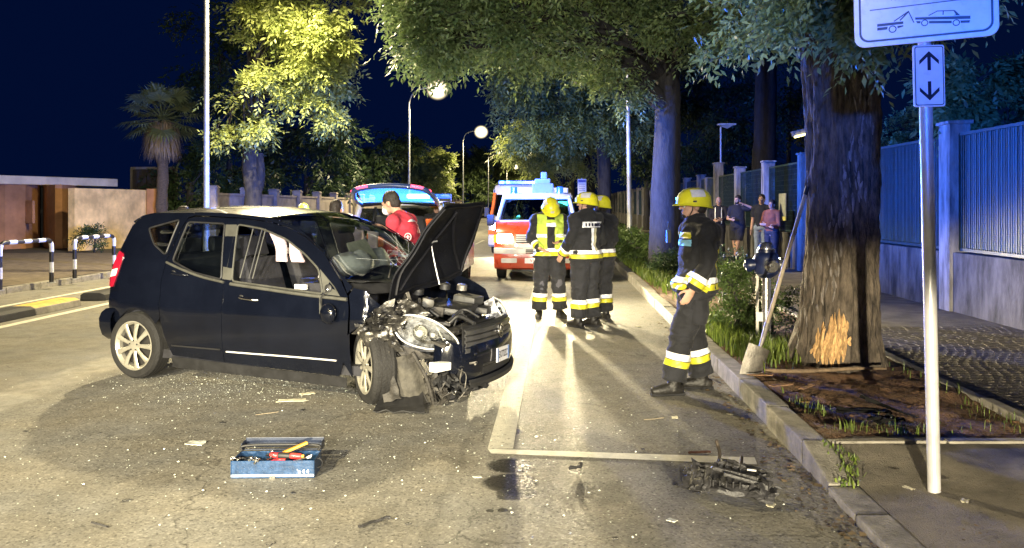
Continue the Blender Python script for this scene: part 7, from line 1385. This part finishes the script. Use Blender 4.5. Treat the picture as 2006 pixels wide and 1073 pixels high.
# ================================================================ DEBRIS
def rag(name, label, cat, loc, size, mat, seed, amp=.5, th=.004, rz=0., n=12, lift=0., group=None, curl=0., ragged=.35):
    """a torn sheet lying on the ground: ragged outline, folds, thickness"""
    sx, sy = size; s = min(sx, sy); o = Vector((seed * 2.3, seed * .7, 0)); b = MB()
    def fn(u, v):
        e = max(abs(u), abs(v)); q = Vector((u * sx * (1 + ragged * noise.noise(Vector((v * 2.5, seed, 0)))), v * sy * (1 + ragged * noise.noise(Vector((u * 2.5, seed, 4)))), 0)); z = lift + s * amp * (.5 + .5 * noise.noise(Vector((u * 1.6, v * 1.6, 0)) + o)) + s * amp * .35 * abs(noise.noise(Vector((u * 4, v * 4, 2)) + o)) + curl * s * e ** 3
        return Vector((q.x, q.y, max(.004, z)))
    b.grid(fn, list(np.linspace(-1, 1, n)), list(np.linspace(-1, 1, n))); o_ = b.build(name, mat, None, smooth=.5, solid=th); o_.location = loc; o_.rotation_euler = (0, 0, rz); return tag(o_, label, cat, group)
M_dbp = pm('debris_plastic', (.028, .027, .028), .5, var=.4, scale=14, bump=.4); M_pap = pm('scrap_paper', (.62, .58, .42), .85, var=.15, scale=14); M_clf = pm('clear_shard', (.55, .56, .5), .25, var=.25, scale=20)
# the big piece of torn front end by the kerb
bw = thing('bumper_wreck', 'mangled black plastic front end piece lying on the road near the kerb', 'car part', gr(1425, 965), -.36)
def wrk(name, c, d, rot, mat=M_dbp, bev=.008, jit=.02): MB().box(c, d, rot=Matrix.Rotation(rot[2], 3, 'Z') @ Matrix.Rotation(rot[1], 3, 'Y') @ Matrix.Rotation(rot[0], 3, 'X')).build(name, mat, bw, bevel=bev, jit=jit)
def wsheet(name, p, e1, e2, seed, amp=.03, th=.006, n=10, mat=M_dbp):
    p, e1, e2 = Vector(p), Vector(e1), Vector(e2); o = Vector((seed, seed * 2, 0)); MB().grid(lambda u, v: p + e1 * u + e2 * v + noise.noise_vector(Vector((u * 1.7, v * 1.7, 0)) + o) * amp + Vector((0, 0, .012)), list(np.linspace(-1, 1, n)), list(np.linspace(-1, 1, n))).build(name, mat, bw, smooth=.45, solid=th)
wsheet('main_shell', (0, .02, .07), (.22, 0, .0), (0, .08, .05), 3, .05); wsheet('lower_shell', (.03, -.05, .04), (.2, -.01, .0), (.01, .05, .03), 7, .04); wsheet('end_flap', (-.19, -.01, .06), (.035, .0, .02), (-.02, .08, .04), 11, .03); wsheet('corner_fin', (-.12, -.03, .06), (.03, -.02, .03), (.01, .05, .06), 13, .03); wsheet('tail_shell', (.21, -.06, .05), (.06, -.02, -.02), (.02, .05, .03), 17, .05); wsheet('edge_strip', (.1, .10, .10), (.14, -.03, -.01), (0, .012, .02), 19, .03)
for k in range(6): wrk('vent_fin', (-.06 + k * .04, .10 - k * .004, .13 - k * .008), (.008, .05, .05), (.3, .15, .1), jit=.004)
for k in range(5): wrk('lower_fin', (-.07 + k * .036, -.05, .06), (.01, .03, .06), (.2, .1, 0), jit=.004)
wrk('broken_rib', (.02, .0, .12), (.30, .018, .02), (0, .12, -.1)); wrk('broken_rib', (.1, -.04, .10), (.22, .015, .02), (0, .2, .12)); wrk('white_clip', (.13, .03, .135), (.05, .014, .008), (0, 0, .0), M_wht, .002, .002)
hk_ = MB(); p = [gr(1403, 862, .16), gr(1410, 890, .07), gr(1405, 905, .05), gr(1420, 920, .10), gr(1436, 922, .08), gr(1450, 912, .06), gr(1453, 896, .08)]; o = sum(p, Vector()) / 7; o.z = 0; pb = [q - o for q in p]
pb[2].z = .012; hb_ = MB().tube(curve(pb, 5), .011, 8).build('wishbone_bracket', pm('rusty_bracket', (.07, .055, .04), .7, .3, var=.4), None, smooth=1); hb_.location = o; tag(hb_, 'bent dark metal bracket lying over the white line above the mangled plastic', 'car part')
def stick(name, label, cat, px0, px1, r, mat, z=.0, bend=.02, group=None, seed=1):
    a, c = gr(*px0), gr(*px1); g = random.Random(seed); n = 6; L = (c - a).length; P = [a.lerp(c, i / n) - a + Vector((g.uniform(-1, 1) * bend * L, g.uniform(-1, 1) * bend * L, r + z + abs(g.uniform(0, 1)) * bend * L)) for i in range(n + 1)]
    o = MB().tube(P, [r * g.uniform(.7, 1.1) for _ in P], 7, ref=(0, 0, 1), ry=r * .7).build(name, mat, None, smooth=1); o.location = a; return tag(o, label, cat, group)
stick('bark_strip', 'brown strip of bark lying along the edge of the white line', 'debris', (1348, 890), (1392, 888), .011, pm('brown_bark', (.11, .05, .035), .9, var=.3), seed=2)
stick('plastic_strip', 'thin black strip lying at the bottom left of the road', 'debris', (180, 1026), (210, 1035), .008, M_dbp, seed=3); stick('plastic_strip', 'bent black strip lying at the bottom centre of the road', 'debris', (706, 1036), (762, 1018), .012, M_dbp, bend=.06, seed=4)
stick('plastic_strip', 'curved black scrap standing alone just below the white cross line', 'debris', (1114, 928), (1140, 918), .014, M_dbp, .004, .12, seed=5); stick('twig', 'pale twig lying on the road between the car and the toolbox', 'debris', (500, 814), (545, 808), .004, pm('pale_twig', (.3, .25, .17), .8), seed=6); stick('twig', 'thin twig on the road beside the boots of the standing firefighter', 'debris', (1262, 823), (1300, 820), .004, MATS['pale_twig'], seed=7)
rag('paper_sheet', 'larger torn pale paper lying below the black door', 'paper', gr(572, 785), (.11, .042), M_pap, 3, .25, rz=.2); rag('paper_sheet', 'smaller torn pale paper just behind the larger one', 'paper', gr(602, 773), (.06, .035), M_pap, 5, .4, rz=.5)
rag('clear_film', 'crumpled translucent scrap on the road left of the toolbox', 'debris', gr(384, 869), (.06, .05), M_clf, 7, .35)
for k, (px, py, s, m, lab) in enumerate(((436, 828, .022, M_dbp, 'black chip above the toolbox'), (248, 981, .02, M_dbp, 'black chip at the left of the road'), (593, 803, .02, M_dbp, 'black chip under the torn papers'), (574, 966, .016, M_dbp, 'dark chip just below the toolbox'), (50, 845, .016, M_dbp, 'dark chip at the far left of the road'), (935, 935, .022, M_clf, 'pale shard left of the oil stain'), (1510, 990, .03, M_pap, 'pale scrap beside the mangled plastic'), (1322, 950, .018, M_dbp, 'dark chip near the mangled plastic'), (1316, 1020, .025, M_clf, 'pale shard below the mangled plastic'), (1205, 1056, .014, M_dbp, 'dark chip at the bottom of the parking bay'), (800, 1026, .015, M_dbp, 'dark chip at the bottom of the road'), (1322, 818, .03, M_pap, 'pale scrap left of the kerb'), (1430, 812, .025, M_pap, 'pale scrap in the gutter'), (1155, 652, .03, M_pap, 'tiny pale scrap at the feet of the firefighters'), (1040, 590, .05, M_pap, 'flat pale strip on the road near the van'), (530, 1065, .02, M_dbp, 'black chip at the bottom edge'), (1260, 880, .015, M_dbp, 'dark chip above the white line'), (1250, 640, .04, M_pap, 'pale scrap on the road before the kerb'))):
    rag('fragment', lab + ', broken off the car' if m is not M_pap else lab + ' on the asphalt', 'fragment', gr(px, py), (s, s * .7), m, 20 + k, .5, .003, k * .7, 6, group='fragments strewn over the road')
# black trim and plastic thrown on to the soil bed
def bed(px, py, z=.13): return gr(px, py, z)
a, c, e = bed(1690, 795), bed(1795, 822), bed(1720, 812)
tr_ = MB(); tr_.grid(lambda u, v: a.lerp(c, u) - a + Vector((0, -.05 + .10 * v, .045 + .035 * math.sin(3 * v) * (1 - u))) * (1.1 - .6 * u), list(np.linspace(0, 1, 14)), list(np.linspace(0, 1, 6))); o = tr_.build('black_trim', pm('matte_black_trim', (.010, .010, .010), .85, var=.3, spec=.15), None, smooth=.6, solid=.008); o.location = a; tag(o, 'long matte black wedge of car trim lying on the soil bed by the sign post', 'car part')
rag('black_trim', 'crumpled black plastic sheet on the soil bed near its front edging', 'car part', bed(1690, 818), (.17, .05), MATS['matte_black_trim'], 41, .9, .008, -.25, lift=.03); rag('black_trim', 'darkest black plastic scrap at the edge of the soil bed', 'car part', bed(1735, 836), (.11, .06), MATS['matte_black_trim'], 43, .9, .008, .3, lift=.03)
a, c = bed(1500, 728, .16), bed(1725, 722, .2); P = curve([a - a + Vector((0, 0, .01)), (c - a) * .3 + Vector((0, -.16, .03)), (c - a) * .7 + Vector((0, -.20, .05)), c - a + Vector((.0, -.1, .02))], 6)
o = MB().tube(P, list(np.linspace(.02, .011, len(P))), 8).build('branch', pm('stick_bark', (.17, .12, .075), .8, var=.3, scale=20), None, smooth=1); o.location = a; tag(o, 'long bare branch lying across the foot of the damaged tree', 'branch')
for k, (px, py) in enumerate(((1490, 735), (1530, 755), (1580, 760))): rag('bark_piece', ('split pale piece of bark beside the shovel blade', 'brown piece of bark on the soil left of the tree', 'curled piece of bark at the root of the tree')[k], 'bark', bed(px, py, .17), (.10, .022), pm('torn_bark', (.26, .15, .08), .85, var=.35, scale=18), 60 + k, .6, .006, k * .4)
for k, (px, py) in enumerate(((1577, 790), (1890, 985), (1780, 960))):
    o = rag('fallen_leaf', ('yellow fallen leaf on the soil bed', 'pale dry leaf on the pavement right of the sign post', 'small pale leaf on the pavement left of the sign post')[k], 'leaf', gr(px, py, .13 if k == 0 else .1), (.03, .016), pm('yellow_leaf', (.5, .32, .08), .7, var=.2) if k == 0 else M_pap, 80 + k, .7, .001, k); o.location.z += .006
